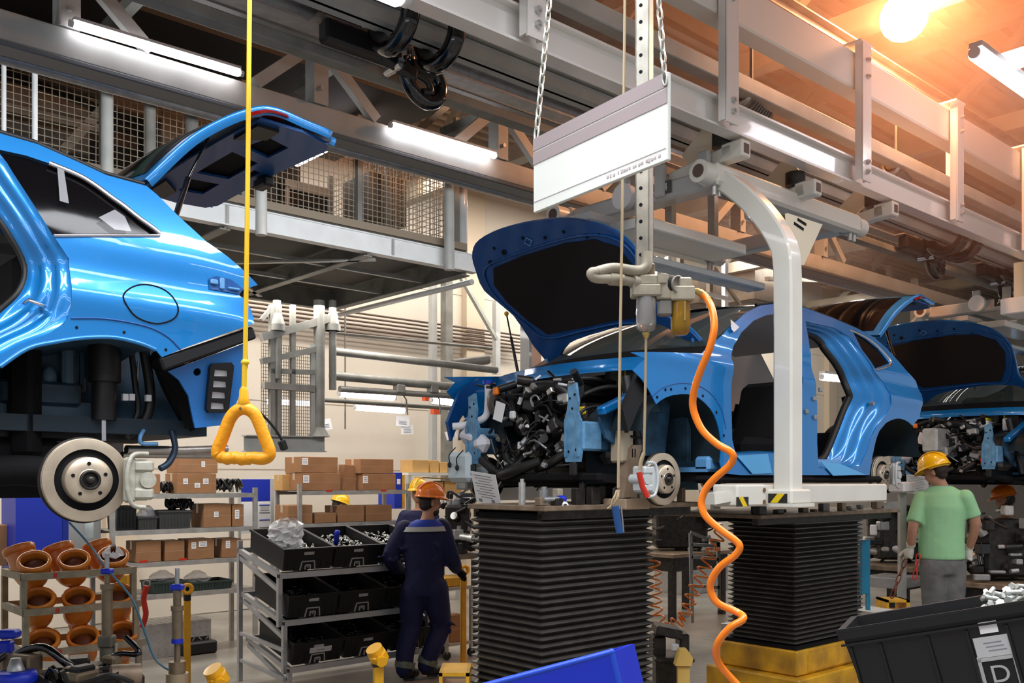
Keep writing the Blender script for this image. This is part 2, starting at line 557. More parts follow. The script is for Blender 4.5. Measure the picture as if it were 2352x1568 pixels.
for x, lab in zip((-3.2, .7, 3.9, 7.6, 11.6, 16.5), TL):
    roof_truss(x, lab)
PUR = [(-1.0, 'cold-formed purlin under the roof deck, closest to the warm flare glow'), (1.7, 'roof purlin above the black overhead trolley'),
       (3.4, 'roof purlin above the green cable tray'), (5.4, 'roof purlin above the mesh fenced gallery')]
for y, lab in PUR:
    b = MB(LM); b.ibeam((XA, y, 7.46), (XB, y, 7.46), .1, .18)
    one(b, 'roof_purlin', TRUSM, lab, 'purlin', 'purlins under the roof deck')

# ------------------------------------------------------------------ overhead conveyor: rails, chords, posts
def longi(name, y, z0, z1, w, x0, x1, m, lab, cat, grp=None, ib=False, t=.012):
    b = MB(LM)
    if ib: b.ibeam((x0, y, (z0 + z1) / 2), (x1, y, (z0 + z1) / 2), w, z1 - z0, t)
    else: b.bb((x0, y - w / 2, z0), (x1, y + w / 2, z1), .006)
    return one(b, name, m, lab, cat, grp)
RX0, RX1 = -6.5, 22.0
longi('conveyor_rail', 1.62, 4.035, 4.185, .08, RX0, RX1, GREY, 'grey box beam carrying the two lit tube lamps, upper left', 'rail')
longi('conveyor_flange', 1.64, 4.005, 4.033, .14, RX0, RX1, mat('slate_grey_flange', (.13, .14, .15), .45), 'dark slate flange strip under the grey lamp beam', 'rail')
longi('upper_chord', 1.62, 4.60, 4.70, .07, RX0, RX1, GREYD, 'dusty upper chord above the tube lamps, joined by short posts', 'beam')
RAILW = mat('white_rail_enamel', (0.80, 0.78, 0.74), 0.25, 0.1, 0.5)
b = MB(LM); b.ibeam((RX0, 0, 4.15), (RX1, 0, 4.15), .10, .19, .014); b.bb((RX0, -.012, 4.085), (RX1, -.006, 4.2))
one(b, 'conveyor_rail', RAILW, 'shiny white I-beam rail bolted to the square drop posts', 'rail')
b = MB(LM); b.bb((RX0, -.05, 4.747), (RX1, .10, 5.02), .012)
one(b, 'main_beam', mat('warm_white_beam', (0.72, 0.70, 0.64), .38, 0, .2), 'big pale box beam running under the warm flare glow', 'beam')
longi('track_beam', .8, 4.21, 4.31, .12, RX0, RX1, GALV, 'worn steel centre track on which the black trolleys run', 'rail', ib=True)
longi('track_beam', .8, 4.06, 4.12, .09, RX0, RX1, GREYD, 'narrow lower channel just under the worn centre track', 'rail')
b = MB(LM)
b.bb((RX0, .40, 4.16), (RX1, .52, 4.22)); b.bb((RX0, .43, 4.23), (RX1, .49, 4.26)); b.bb((RX0, .40, 4.265), (RX1, .52, 4.30)); b.bb((RX0, .45, 4.16), (RX1, .47, 4.30))
one(b, 'cable_duct', GREY, 'grooved grey duct beside the white I-beam rail', 'duct')
longi('conduit_pipe', 1.2, 4.36, 4.43, .07, RX0, RX1, GREYD, 'dusty conduit between the centre track and the lamp beam', 'pipe')
longi('cross_stringer', .28, 4.55, 4.66, .1, RX0, RX1, GREY, 'grey stringer between the big pale beam and the centre track', 'beam')
longi('stringer_beam', 3.1, 4.62, 4.78, .12, RX0, RX1, GREYD, 'dark stringer behind the green cable tray', 'beam')
longi('stringer_beam', 2.25, 5.02, 5.2, .12, RX0, RX1, GREYD, 'dark stringer high above the lamp beam', 'beam')
b = MB(LM); b.bb((RX0, 2.45, 4.42), (RX1, 2.75, 4.44)); b.bb((RX0, 2.45, 4.42), (RX1, 2.465, 4.55)); b.bb((RX0, 2.735, 4.42), (RX1, 2.75, 4.55))
one(b, 'cable_tray', GREEN, 'dark green cable tray running above the tube lamps', 'cable tray')
b = MB(LM); b.tube([(RX0, 1.78, 4.03), (RX1, 1.78, 4.03)], .038, 12); one(b, 'compressed_air_pipe', GALV, 'silver pipe slung under the grey lamp beam', 'pipe')
for yy, zz, lab in ((2.0, 4.30, 'thin black cable pair above the lit tube lamps'), (2.12, 4.36, 'thin black cable just below the green tray'), (1.95, 4.24, 'lowest thin black cable behind the tube lamps')):
    b = MB(LM); b.tube([(RX0, yy, zz), (RX1, yy, zz)], .012, 6); b.tube([(RX0, yy + .05, zz), (RX1, yy + .05, zz)], .012, 6)
    one(b, 'power_cable', BLACKP, lab, 'cable')

for yy, z0, z1, w, lab in ((1.95, 4.86, 4.96, .1, 'lowest of the dark stringers over the tube lamps'), (2.2, 5.36, 5.46, .08, 'narrow dark stringer high over the tube lamps'), (2.9, 5.12, 5.3, .12, 'deep dark stringer behind the green cable tray'), (1.35, 5.25, 5.37, .12, 'dark stringer over the centre track'), (.55, 5.5, 5.62, .14, 'brown stringer above the white rail')):
    longi('stringer_beam', yy, z0, z1, w, RX0, RX1, GREYD, lab, 'beam', None, True)
for k in range(7):
    x = -3.6 + k * 1.45; b = MB(LM); b.bar((x, 1.3, 4.97), (x, 3.15, 4.97), .07, .08); b.bar((x, 1.62, 4.7), (x, 1.62, 4.93), .06, .06, (1, 0, 0)); one(b, 'cross_tie', GREYD, 'dark cross tie over the tube lamps, %s from the left' % ['first', 'second', 'third', 'fourth', 'fifth', 'sixth', 'seventh'][k], 'beam', 'cross ties over the lamp beam')
# posts of the lamp beam with their two raking braces
def frame_post(x, lab):
    t = thing('frame_post', lab, 'post', LM @ Matrix.Translation((x, 1.62, 4.185)), 'short posts over the lamp beam')
    b = MB(LM)
    b.bb((x - .055, 1.57, 4.187), (x + .055, 1.66, 4.598)); b.bb((x - .055, 1.55, 4.187), (x - .045, 1.57, 4.598))
    b.build('post', GREY, t)
    for s in (-1, 1):
        b = MB(LM); b.bar((x + s * .06, 1.6, 4.52), (x + s * .42, 1.6, 4.2), .05, .07); b.build('brace', GREY, t)
    b = MB(LM)
    for k in range(2): b.cyl((x, 1.545, 4.28 + k * .22), (x, 1.57, 4.28 + k * .22), .014, n=8)
    b.build('bolt', ALU, t)
FP = ['short post at the left end of the nearest lit tube', 'short post beside the black trolley, left of its bar', 'short post at the right end of the second lit tube',
      'short post on the lamp beam hidden partly by the white sign', 'short post on the lamp beam behind the white carrier head', 'short post on the lamp beam left of the distant black trolley']
for x, lab in zip((-2.86, -1.41, .07, 1.55, 3.03, 4.5), FP):
    frame_post(x, lab)

# white drop posts between the main beam and the white rail
def drop_post(x, lab, y=-.062):
    t = thing('drop_post', lab, 'post', LM @ Matrix.Translation((x, y, 4.05)), 'white square drop posts of the rail')
    b = MB(LM)
    # channel section, open towards the rail
    b.bb((x - .062, y - .055, 4.075), (x - .05, y, 5.06)); b.bb((x + .05, y - .055, 4.075), (x + .062, y, 5.06)); b.bb((x - .062, y - .062, 4.06), (x + .062, y - .05, 5.07))
    b.build('channel', RAILW, t)
    b = MB(LM); b.bb((x - .09, y - .064, 5.06), (x + .09, y + .09, 5.075)); b.build('cap_plate', RAILW, t)
    for zz in (4.13, 4.2, 4.82, 4.94):
        b = MB(LM); b.cyl((x, y - .082, zz), (x, y - .06, zz), .02, n=6, smooth=False); b.cyl((x, y - .092, zz), (x, y - .08, zz), .01, n=8); b.build('bolt', ALU, t)
DP = ['white drop post cut off by the top edge, left of the sign chains', 'white drop post just right of the hanging sign', 'white drop post below the warm flare glow',
      'white drop post right of the warm flare glow, before the shorter one', 'white drop post near the right edge with loose wire at its foot']
for x, lab in zip((-1.187, .455, 2.12, 3.72, 5.3), DP): drop_post(x, lab)
b = MB(LM); xx = 4.75; b.bb((xx - .06, .3, 4.62), (xx + .06, .42, 5.3)); one(b, 'stub_post', RAILW, 'shorter pale post behind the third white drop post', 'post')

# ------------------------------------------------------------------ tube lamps
def tube_lamp(p, q, r, lab, m=None, house=True, grp='lit tube lamps'):
    p, q = Vector(p), Vector(q)
    t = thing('tube_lamp', lab, 'lamp', Matrix.Translation(p), grp)
    d = (q - p).normalized()
    b = MB(); b.tube([p, p + d * .01, q - d * .01, q], [r * .75, r, r, r * .75], 12); b.build('diffuser', m or TUBE, t)
    if house:
        b = MB(); b.bar(p + Vector((0, 0, r * 1.15)), q + Vector((0, 0, r * 1.15)), r * 1.7, r * .7); b.build('housing', WHITEG, t)
    for e, s in ((p, -1), (q, 1)):
        b = MB(); b.cyl(e, e + d * s * .02, r * .8, n=12); b.build('end_cap', WHITEG, t)
    return t
def lamp_px(a, bq, y, r, lab, m=None, **k):
    tube_lamp(LM @ PL(a[0], a[1], y), LM @ PL(bq[0], bq[1], y), r, lab, m, **k)
lamp_px((168, 55), (551, 168), 1.52, .022, 'brightest and longest lit tube on the grey lamp beam, top left')
lamp_px((900, 288), (1138, 358), 1.52, .022, 'second lit tube on the grey lamp beam, left of the white sign')
lamp_px((2240, 122), (2420, 252), -.9, .05, 'thick lit tube at the right edge under the roof')
lamp_px((612, 922), (716, 926), 6.9, .032, 'lit tube behind the caged post, left of the yellow grip cord', TUBEW, house=False)
lamp_px((780, 903), (905, 912), 6.2, .045, 'upper lit tube hung on the pipe frame before the cream wall', TUBEW)
lamp_px((816, 935), (928, 943), 6.8, .04, 'lower lit tube with two white cards beside it', TUBEW)
lamp_px((992, 918), (1041, 924), 6.2, .045, 'short lit tube just left of the far blue headlamp corner', TUBEW)
lamp_px((1888, 865), (1976, 873), 6.2, .075, 'lit tube seen through the rear door opening of the middle car', TUBEW)
lamp_px((2258, 917), (2298, 928), 5.6, .08, 'lit tube reflected above the cowl of the last car', TUBEW)
lamp_px((2222, 738), (2300, 768), 3.4, .03, 'dim lit tube above the raised bonnet of the last car', TUBEW)
# the lamps that stand over the near aisle, out of frame, seen in the paint as two long streaks
for (x0, x1, y, z, lab) in ((-7.2, -3.0, -1.55, 3.1, 'lit tube row over the near aisle'), (-7.2, -3.0, -1.95, 3.62, 'upper lit tube row over the near aisle'), (-1.5, 1.0, -3.0, 4.3, 'lit tube over the middle of the near aisle')):
    tube_lamp(LM @ Vector((x0, y, z)), LM @ Vector((x1, y, z)), .03, lab, grp='aisle tube lamps')

# round down-light under the gallery roof, slanted window strip
c = U(878, 366, 9.4)
t = thing('round_ceiling_lamp', 'small round bright lamp under the gallery roof', 'lamp', Matrix.Translation(c))
b = MB(); b.cyl(c, c + Vector((0, 0, .02)), .1, n=28); b.build('diffuser', TUBE, t)
b = MB(); b.lathe([(.105, 0), (.115, .0), (.12, .03), (.09, .07), (0, .07)], c + Vector((0, 0, .01)), n=28); b.build('shade', WHITEG, t)

# lamp globe added in place of a sun flare, with cap and stem
c = U(2076, 40, 8.2)
t = thing('flare_lamp', 'round glaring warm yellow lamp added for the sun flare, upper right', 'lamp', Matrix.Translation(c))
b = MB(); b.sph(c, .2, 20); b.build('bulb', mat('flare_bulb', (1, 1, 1), emit=(1.0, 0.75, 0.32), es=40), t)
b = MB(); b.lathe([(.13, .10), (.15, .10), (.12, .2), (.06, .28), (.06, .42), (0, .42)], c, n=28); b.build('cap', WHITEG, t)
b = MB(); b.cyl(c + Vector((0, 0, .42)), (c.x, c.y, ZR), .015, n=8); b.build('stem', GREYD, t)
pl = bpy.data.lights.new('flare_light', 'POINT'); pl.energy = 640; pl.color = (1.0, 0.40, 0.18); pl.shadow_soft_size = .2  # added point light, casts the warm flare glow
lo = bpy.data.objects.new('flare_light', pl); COL.objects.link(lo); lo.location = c + Vector((0, -.45, -.1))
# skylight strip with bars
b = MB(LM); p = PL(2335, 118, -1.0)
for k in range(3): b.bb((p.x + k * .45, p.y - .10, p.z), (p.x + k * .45 + .3, p.y + .10, p.z + .02))
struct(b, 'window_1', mat('skylight_glass', (1, 1, 1), emit=(.9, .93, 1), es=2.2))

# ------------------------------------------------------------------ mesh fenced gallery (mezzanine)
MZ0, MZ1, MY0, MY1, MX0, MX1 = 3.99, 4.17, 3.9, 6.45, -6.0, 1.62
t = thing('gallery_platform', 'grey steel gallery platform raised on slim columns', 'platform', LM @ Matrix.Translation((-1, MY0, MZ0)))
PALEB = mat('pale_grey_edge_beam', (.78, .80, .79), .4, var=.1)
b = MB(LM); b.ibeam((MX0, MY0, 4.08), (MX1 + .12, MY0, 4.08), .1, .18); b.bb((MX0, MY0 - .035, 4.0), (MX1 + .12, MY0, 4.16)); b.build('front_beam', PALEB, t)
b = MB(LM); b.ibeam((MX0, MY1, 4.06), (MX1, MY1, 4.06), .1, .24); b.build('rear_beam', GREYD, t)
b = MB(LM); b.ibeam((MX1, MY0, 4.06), (MX1, MY1, 4.06), .1, .22); b.build('end_beam', GREYD, t)
for k, x in enumerate((-3.4, -.95, .45)):
    b = MB(LM); b.ibeam((x, MY0, 4.04), (x, MY1, 4.04), .09, .16); b.build('joist', GREYD, t)
for yy in (4.6, 5.4):
    b = MB(LM); b.bar((MX0, yy, 4.0), (MX1, yy, 4.0), .04, .04); b.build('runner', GREY, t)
b = MB(LM); b.bar((-1.6, MY0 + .1, 3.97), (.6, MY1 - .1, 3.97), .05, .02); b.bar((.6, MY0 + .1, 3.97), (-1.6, MY1 - .1, 3.97), .05, .02); b.build('cross_brace', GREY, t)
b = MB(LM); b.bb((MX0, MY0, 4.17), (MX1, MY1, 4.2)); b.build('deck', mat('dark_deck', (.07, .062, .05), .7), t)
b = MB(LM); b.bb((MX0, MY0 - .02, 4.2), (MX1, MY0, 4.27)); b.build('toe_board', mat('brown_toe_board', (.26, .21, .15), .6), t)
for x in (-.95, .7, 1.35): 
    b = MB(LM); b.bb((x - .012, MY0 - .05, 4.0), (x + .012, MY0 - .035, 4.16)); b.build('stiffener', GREY, t)
b = MB(LM); b.tube([(MX1 + .08, MY0, 3.9), (MX1 + .08, MY1, 3.9)], .03, 10); b.build('edge_pipe', WHITEG, t)

def mesh_fence(p, q, z0, z1, s, lab, posts=5, w=.0028, m=None, lean=0):
    p, q = Vector(p), Vector(q); d = q - p; L = d.length; d.normalize()
    M = LM @ Matrix.Translation(p)
    t = thing('mesh_fence', lab, 'fence', M)
    m = m or mat('fence_wire', (.36, .31, .23), .5, .3)
    b = MB(LM); n = int(L / s)
    for i in range(n + 1):
        a = p + d * (i * s); b.bar((a.x, a.y, z0), (a.x, a.y, z1), w * 2, w * 2)
    k = int((z1 - z0) / s)
    for i in range(k + 1):
        zz = z0 + i * s; b.bar((p.x, p.y, zz), (q.x, q.y, zz), w * 2, w * 2)
    b.build('wire_mesh', m, t)
    for i in range(posts):
        a = p + d * (L * i / max(1, posts - 1)); b = MB(LM); b.bar((a.x, a.y - .03, z0 - .06), (a.x, a.y - .03, z1 + .05), .05, .05); b.build('post', GREYD, t)
    return t
mesh_fence((-4.2, MY0 + .05, 0), (1.5, MY0 + .05, 0), 4.26, 5.2, .052, 'wire mesh fence along the front of the gallery', 6)
mesh_fence((1.55, MY0 + .1, 0), (1.55, MY1, 0), 4.26, 5.5, .06, 'wire mesh fence across the end of the gallery', 3)
# dark lining behind the gallery
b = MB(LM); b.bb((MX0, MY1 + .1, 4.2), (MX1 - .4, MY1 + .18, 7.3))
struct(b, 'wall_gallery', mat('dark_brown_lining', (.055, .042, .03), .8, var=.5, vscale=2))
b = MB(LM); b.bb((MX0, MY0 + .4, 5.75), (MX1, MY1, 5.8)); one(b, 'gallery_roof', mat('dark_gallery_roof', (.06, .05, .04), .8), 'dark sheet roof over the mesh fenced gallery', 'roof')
# window with yellow blind in the lining
p = PL(706, 488, MY1)
t = thing('gallery_window', 'framed hatch half closed by a dull yellow blind', 'hatch', LM @ Matrix.Translation(p))
b = MB(LM); b.bb((p.x - .26, p.y - .02, p.z - .2), (p.x + .26, p.y + .08, p.z - .0)); b.build('blind', mat('dull_yellow', (.30, .22, .01), .7), t)
b = MB(LM); b.bb((p.x - .26, p.y - .01, p.z), (p.x + .26, p.y + .08, p.z + .22)); b.build('pane', GLOSSB, t)
b = MB(LM)
for s in (-1, 1): b.bb((p.x + s * .29 - .03, p.y - .05, p.z - .23), (p.x + s * .29 + .03, p.y + .08, p.z + .25))
b.bb((p.x - .32, p.y - .05, p.z + .22), (p.x + .32, p.y + .08, p.z + .33)); b.build('frame', mat('brown_frame', (.25, .19, .13), .6), t)
# bright band of strip lights seen slanting behind the fence
tube_lamp(LM @ Vector((1.0, MY0 + .8, 5.55)), LM @ Vector((1.0, MY1 - .2, 5.55)), .05, 'slanting strip light behind the gallery fence', TUBEW, grp='gallery strip lights')
# gallery columns and hanging cage
def col(name, lab, p, q, r, m=GREYD, flange=True):
    p, q = Vector(p), Vector(q)
    t = thing(name, lab, 'column', LM @ Matrix.Translation(p))
    b = MB(LM); b.cyl(p, q, r, n=18); b.build('shaft', m, t)
    if flange:
        b = MB(LM); b.box(p + Vector((0, 0, .01)), (r * 3.6, r * 3.6, .02)); b.build('base_plate', m, t)
        b = MB(LM); b.lathe([(r, 0), (r * 1.9, .02), (r * 1.9, .09), (r, .16)], q - Vector((0, 0, .17)), n=18); b.build('head', m, t)
    return t
def colpx(px, yb, yt, y, r, name, lab, m=GREYD, fl=False):
    a = PL(px, yb, y); c = PL(px, yt, y); return col(name, lab, (a.x, y, a.z), (a.x, y, c.z), r, m, fl)
colpx(246, 470, 165, 3.5, .042, 'round_column', 'round grey column behind the first car roof and its fence', GREY)
colpx(80, 330, 120, 2.9, .017, 'white_pole', 'thin white pole with a blue clip above the first car', WHITEG)
colpx(9, 330, 88, 2.9, .014, 'white_pole', 'thin pale pole at the left frame edge above the first car', WHITEG)
colpx(600, 540, 390, 3.3, .045, 'round_column', 'grey column right of the open tailgate of the first car', GREY)
colpx(440, 330, 215, 3.6, .05, 'round_column', 'dark column behind the tailgate glass', GREYD)
colpx(345, 400, 200, 3.5, .04, 'round_column', 'dark slim column between fence bays above the first car', GREYD)
colpx(1032, 620, 390, 3.75, .05, 'round_column', 'grey post at the end of the gallery fence', GREY)
colpx(1060, 580, 400, 4.0, .06, 'round_column', 'thick grey pipe post outside the gallery end', WHITEG)
# braces in the upper left
for (a, c, y, w, lab) in (((30, 150), (235, 225), 4.3, .06, 'dark brace rising behind the white pole'), ((235, 250), (140, 350), 4.3, .07, 'brown brace behind the mesh fence, left'),
                       ((445, 300), (330, 385), 4.6, .05, 'brown brace behind the mesh fence near the tailgate'), ((90, 175), (240, 240), 5.2, .05, 'thin brown rail behind the mesh fence'),
                       ((350, 225), (520, 275), 4.6, .06, 'dark rail between the lamp beam and the tailgate'), ((1090, 190), (960, 300), 2.9, .05, 'pale raking strut under the roof right of the trolley'),
                       ((0, 245), (240, 300), 5.0, .07, 'brown horizontal rail behind the left fence bay')):
    b = MB(LM); b.bar(PL(*a, y), PL(*c, y), w, w); one(b, 'brace_bar', mat('brown_brace', (.24, .18, .12), .6, var=.3), lab, 'brace')
# boxes of plant behind the gallery mesh
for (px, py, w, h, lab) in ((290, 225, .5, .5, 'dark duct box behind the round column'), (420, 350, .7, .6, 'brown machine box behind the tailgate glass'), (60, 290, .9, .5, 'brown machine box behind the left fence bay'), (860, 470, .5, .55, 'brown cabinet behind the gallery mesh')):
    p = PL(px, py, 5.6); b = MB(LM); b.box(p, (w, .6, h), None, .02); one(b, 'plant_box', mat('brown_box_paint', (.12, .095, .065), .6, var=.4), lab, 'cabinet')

# hanging cage left of the wall: post with ladder rungs, pipes, lower beam
t = thing('lift_cage', 'grey hanging cage frame with mesh infill and a bottom beam', 'frame', LM @ Matrix.Translation(PL(735, 1000, 5.4)))
yc = 5.4
def P3(px, py, y=yc): return PL(px, py, y)
b = MB(LM); b.cyl(P3(733, 1000), P3(733, 690), .06, n=16); b.build('main_post', GREYD, t)
b = MB(LM); b.bar(P3(718, 1000), P3(718, 790), .03, .05); b.build('rung_strip', GREY, t)
for px in (624, 640, 672): b = MB(LM); b.bar(P3(px, 1000), P3(px, 700), .05, .05); b.build('upright', GREYD, t)
b = MB(LM); b.cyl(P3(764, 895), P3(764, 690), .04, n=12); b.cyl(P3(764, 760) , P3(764, 720), .085, .05, n=12); b.cyl(P3(764, 760), P3(764, 745), .085, n=12); b.build('guide_post', GREYD, t)
b = MB(LM); b.cyl(P3(636, 870), P3(636, 690), .04, n=12); b.cyl(P3(636, 745), P3(636, 720), .085, .05, n=12); b.cyl(P3(636, 760), P3(636, 745), .085, n=12); b.build('guide_post', GREYD, t)
for (a, c, w) in (((600, 775), (760, 730), .08), ((600, 830), (735, 800), .06), ((620, 852), (720, 855), .05), ((605, 885), (720, 893), .07), ((600, 735), (625, 705), .04)):
    b = MB(LM); b.bar(P3(*a), P3(*c), w, w); b.build('rail', GREYD, t)
b = MB(LM); b.ibeam(P3(560, 1018), P3(745, 1020), .1, .17); b.build('bottom_beam', GREY, t)
b = MB(LM); b.lathe([(.12, 0), (.07, .08), (.06, .1)], P3(733, 1003), n=14); b.build('foot', GREYD, t)
b = MB(LM)
p, q = P3(600, 1000, 5.5), P3(722, 800, 5.5); n = 24
for i in range(n + 1):
    x = p.x + (q.x - p.x) * i / n; b.bar((x, 5.5, p.z), (x, 5.5, q.z), .006, .006)
for i in range(28):
    zz = p.z + (q.z - p.z) * i / 27; b.bar((p.x, 5.5, zz), (q.x, 5.5, zz), .006, .006)
b.build('wire_mesh', mat('fence_wire', ()), t)
# pipe frame in front of the wall, to the right of the cage
for k, (a, c, y, r, lab) in enumerate((((760, 806), (1140, 850), 5.6, .045, 'top pipe of the pipe frame before the cream wall'), ((760, 862), (1060, 890), 5.6, .05, 'middle pipe of the pipe frame before the cream wall'),
        ((780, 893), (1050, 910), 5.6, .035, 'conduit holding the upper wall lamp'), ((740, 918), (1045, 938), 5.9, .025, 'thin conduit above the lower wall lamp'),
        ((770, 765), (1130, 800), 7.0, .02, 'thin rail crossing the cream wall'), ((1040, 836), (1120, 826), 5.8, .06, 'grey box rail rising behind the raised bonnet'))):
    b = MB(LM); b.tube([PL(*a, y), PL(*c, y)], r, 10); one(b, 'wall_pipe', GREYD, lab, 'pipe')
for k in range(6):
    pts = [PL(560 + 0, 690 + k * 10, 8.9), PL(1000, 745 + k * 9, 8.95)]
    a = PL(700, 702 + k * 9.5, 9.0)
    b = MB(LM); b.tube([(-3, 9.0, a.z), (7, 9.0, a.z)], .016, 6)
    one(b, 'wall_cable', mat('brown_cable', (.10, .065, .05), .6), 'brown cable, %s from the top of the bundle along the cream wall' % ['first', 'second', 'third', 'fourth', 'fifth', 'lowest'][k], 'cable', 'cables along the cream wall')
for (px, y0, y1, y, w, m, lab) in ((994, 600, 1100, 8.6, .1, WHITEG, 'slim white wall post left of the raised bonnet'), (1026, 625, 1110, 8.4, .14, GREYD, 'grey square wall post with pipes beside it'), (1140, 690, 860, 8.6, .1, WHITEG, 'white wall post partly behind the raised bonnet'),
        (793, 640, 985, 8.8, .02, GREYD, 'thin hanging rod before the cream wall'), (988, 950, 1085, 8.9, .03, GREYD, 'thin brown drop pipe on the cream wall')):
    a = PL(px, y0, y); c = PL(px, y1, y); b = MB(LM); b.bb((a.x - w / 2, y - w / 2, c.z), (a.x + w / 2, y + w / 2, a.z)); one(b, 'wall_post', m, lab, 'post')
b = MB(LM); b.bar(PL(1055, 630, 8.3), PL(1140, 780, 8.3), .07, .05); one(b, 'wall_brace', GREY, 'pale raking brace left of the raised bonnet', 'brace')
# white cards on wires
for (px, py, w, h, tilt, lab) in ((925, 967, .17, .13, .05, 'upper white card hung beside the lower wall lamp'), (935, 986, .16, .12, -.05, 'lower white card hung beside the lower wall lamp'), (747, 975, .15, .13, -.2, 'white card hung right of the cage foot'), (1036, 998, .15, .11, -.3, 'white card hung left of the far blue headlamp corner')):
    p = LM @ PL(px, py, 6.3); R = Matrix.Translation(p) @ Matrix.Rotation(.35, 4, 'Z') @ Matrix.Rotation(tilt, 4, 'Y')
    t = thing('hanging_card', lab, 'card', Matrix.Translation(p))
    b = MB(R); b.box((0, 0, 0), (w, .004, h)); b.build('card', PAPER, t)
    b = MB(R)
    for i in range(3): b.box((0, -.004, -.02 - i * .018 + .02), (w * .6, .002, .006))
    b.build('print', INK, t)
    b = MB(); b.tube([R @ Vector((0, 0, h / 2)), p + Vector((-.03, 0, .35))], .004, 5); b.build('wire', WHITEG, t)
b = MB(LM); p = PL(982, 912, 7.2); b.box(p, (.14, .08, .1)); one(b, 'alarm_box', mat('orange_red', (.75, .10, .03), .5), 'upper orange box by the short wall lamp', 'box')
b = MB(LM); p = PL(1001, 943, 7.0); b.box(p, (.13, .08, .1)); one(b, 'alarm_box', mat('orange_red', ()), 'lower orange box by the short wall lamp', 'box')
for px, lab in ((917, 'left cable box on the wall conduit'), (994, 'right cable box on the wall conduit')):
    b = MB(LM); p = PL(px, 893, 5.6); b.box(p, (.12, .1, .1), None, .01); b.tube([p, p + Vector((.1, 0, -.12)), p + Vector((.12, 0, -.3))], .01, 6); one(b, 'junction_box', GREYD, lab, 'box')
# ================================================================== CARS
PITCH = 5.95
WID = 1.60                                       # far side mirror plane: y -> WID - y
def S(x, z):
    """lateral skin of the near flank: tumblehome, shoulder ridge, plan taper at both ends"""
    zr = z - HC
    k = .07
    y = -.06 + .50 * k * math.log1p(exp(min(40, (zr - .80) / k)))
    sh = .63 - .03 * (x - 2.7)
    y -= .014 * exp(-((zr - sh) / .05) ** 2)
    y += .016 * exp(-((zr - sh - .12) / .07) ** 2)
    y += .05 * max(0, .15 - zr) ** 2
    if x > 3.05: y += .42 * (x - 3.05) ** 2
    if x < -.2: y += .5 * (x + .2) ** 2
    return y
def T(px, py, xo=0.0, extra=0.0):
    y = 0.0
    for i in range(5):
        p = PL(px, py, y); y = S(p.x - xo, p.z) + extra
    return (p.x - xo, p.z)
def TT(pts, xo=0.0, extra=0.0):
    return [Vector(T(a, b, xo, extra)) for a, b in pts]
def onS(e):
    return lambda x, z: Vector((x, S(x, z) + e, z))
def onF(e):
    return lambda x, z: Vector((x, WID - S(x, z) - e, z))
def tvn(x, z): return Vector((0, 1, 0))
def tvf(x, z): return Vector((0, -1, 0))

def jamb(b, j0, j1, far=False, n=12, dep=.13):
    m = 40
    a = along(spline(j0, 4), m); c = along(spline(j1, 4), m); rows = []
    for i in range(n + 1):
        s = i / n; r = []
        for k in range(m):
            p = a[k].lerp(c[k], s)
            y = S(p.x, p.y) + .004 + dep * (s ** 1.2) + .012 * sin(s * 3 * 2 * pi) * sin(pi * s)
            r.append(Vector((p.x, WID - y if far else y, p.y)))
        rows.append(r)
    b.loft(rows)

def disc_brake(t, M, x, z, R, side=1, y=0.0, cal_dir=1, cal_m=None):
    """ventilated disc, hat, hub and caliper; axis along y, outer face towards -y"""
    s = side
    def L(b, prof): b.lathe([(r, h) for r, h in prof], (x, y, z), (0, -s, 0), 48)
    d = MB(M)
    L(d, [(.72 * R, -.012), (R, -.012), (R, -.003)]); L(d, [(R, -.003), (R * .985, -.002), (R * .985, .003), (R, .004)]); L(d, [(R, .004), (R, .012), (R * .985, .013), (.74 * R, .013)])
    o = d.build('brake_disc', DISCM, t)
    d = MB(M); L(d, [(.745 * R, .0125), (.735 * R, .004), (.56 * R, .004), (.555 * R, .006)]); d.build('disc_groove', BLACKM, o)
    d = MB(M); L(d, [(.56 * R, .004), (.55 * R, .035), (.53 * R, .040), (.26 * R, .040)]); L(d, [(.26 * R, .040), (.25 * R, .043), (.2 * R, .044)])
    d.build('disc_hat', DISCM, o)
    d = MB(M); L(d, [(.245 * R, .03), (.24 * R, .052), (.2 * R, .056), (.17 * R, .05), (.165 * R, .042), (.1 * R, .042), (.09 * R, .06), (.04 * R, .064), (0, .064)]); d.build('hub', DKSTEEL, o)
    for k in range(5):
        a = 2 * pi * k / 5 + .35
        d = MB(M); c = Vector((x + cos(a) * .39 * R, y - s * .0405, z + sin(a) * .39 * R)); d.cyl(c + Vector((0, s * .004, 0)), c - Vector((0, s * .0015, 0)), .045 * R, n=10); d.build('stud_hole', BLACKM, o)
    # back plate and caliper
    d = MB(M); L(d, [(1.03 * R, -.03), (1.04 * R, -.016), (.5 * R, -.02)]); d.build('dust_shield', DKSTEEL, t)
    q = cal_dir
    c = MB(M)
    cx = x + q * R * 1.0
    c.box((cx + q * .03, y - s * .0, z + .0), (.07, .10, .15), None, .012)
    c.box((cx - q * .012, y - s * .045, z + .0), (.045, .028, .165), None, .01)
    c.box((cx + q * .035, y - s * .045, z + .05), (.08, .03, .045), None, .01); c.box((cx + q * .035, y - s * .045, z - .05), (.08, .03, .045), None, .01)
    c.cyl((cx + q * .05, y - s * .06, z), (cx + q * .05, y + s * .06, z), .03, n=14)
    c.tube(spline([(cx + q * .05, y - s * .055, z + .095), (cx - q * .01, y - s * .062, z + .085), (cx - q * .03, y - s * .066, z), (cx - q * .01, y - s * .062, z - .085), (cx + q * .04, y - s * .055, z - .1)], 5), .009, 8)
    c.build('brake_caliper', cal_m or WHITEG, t)

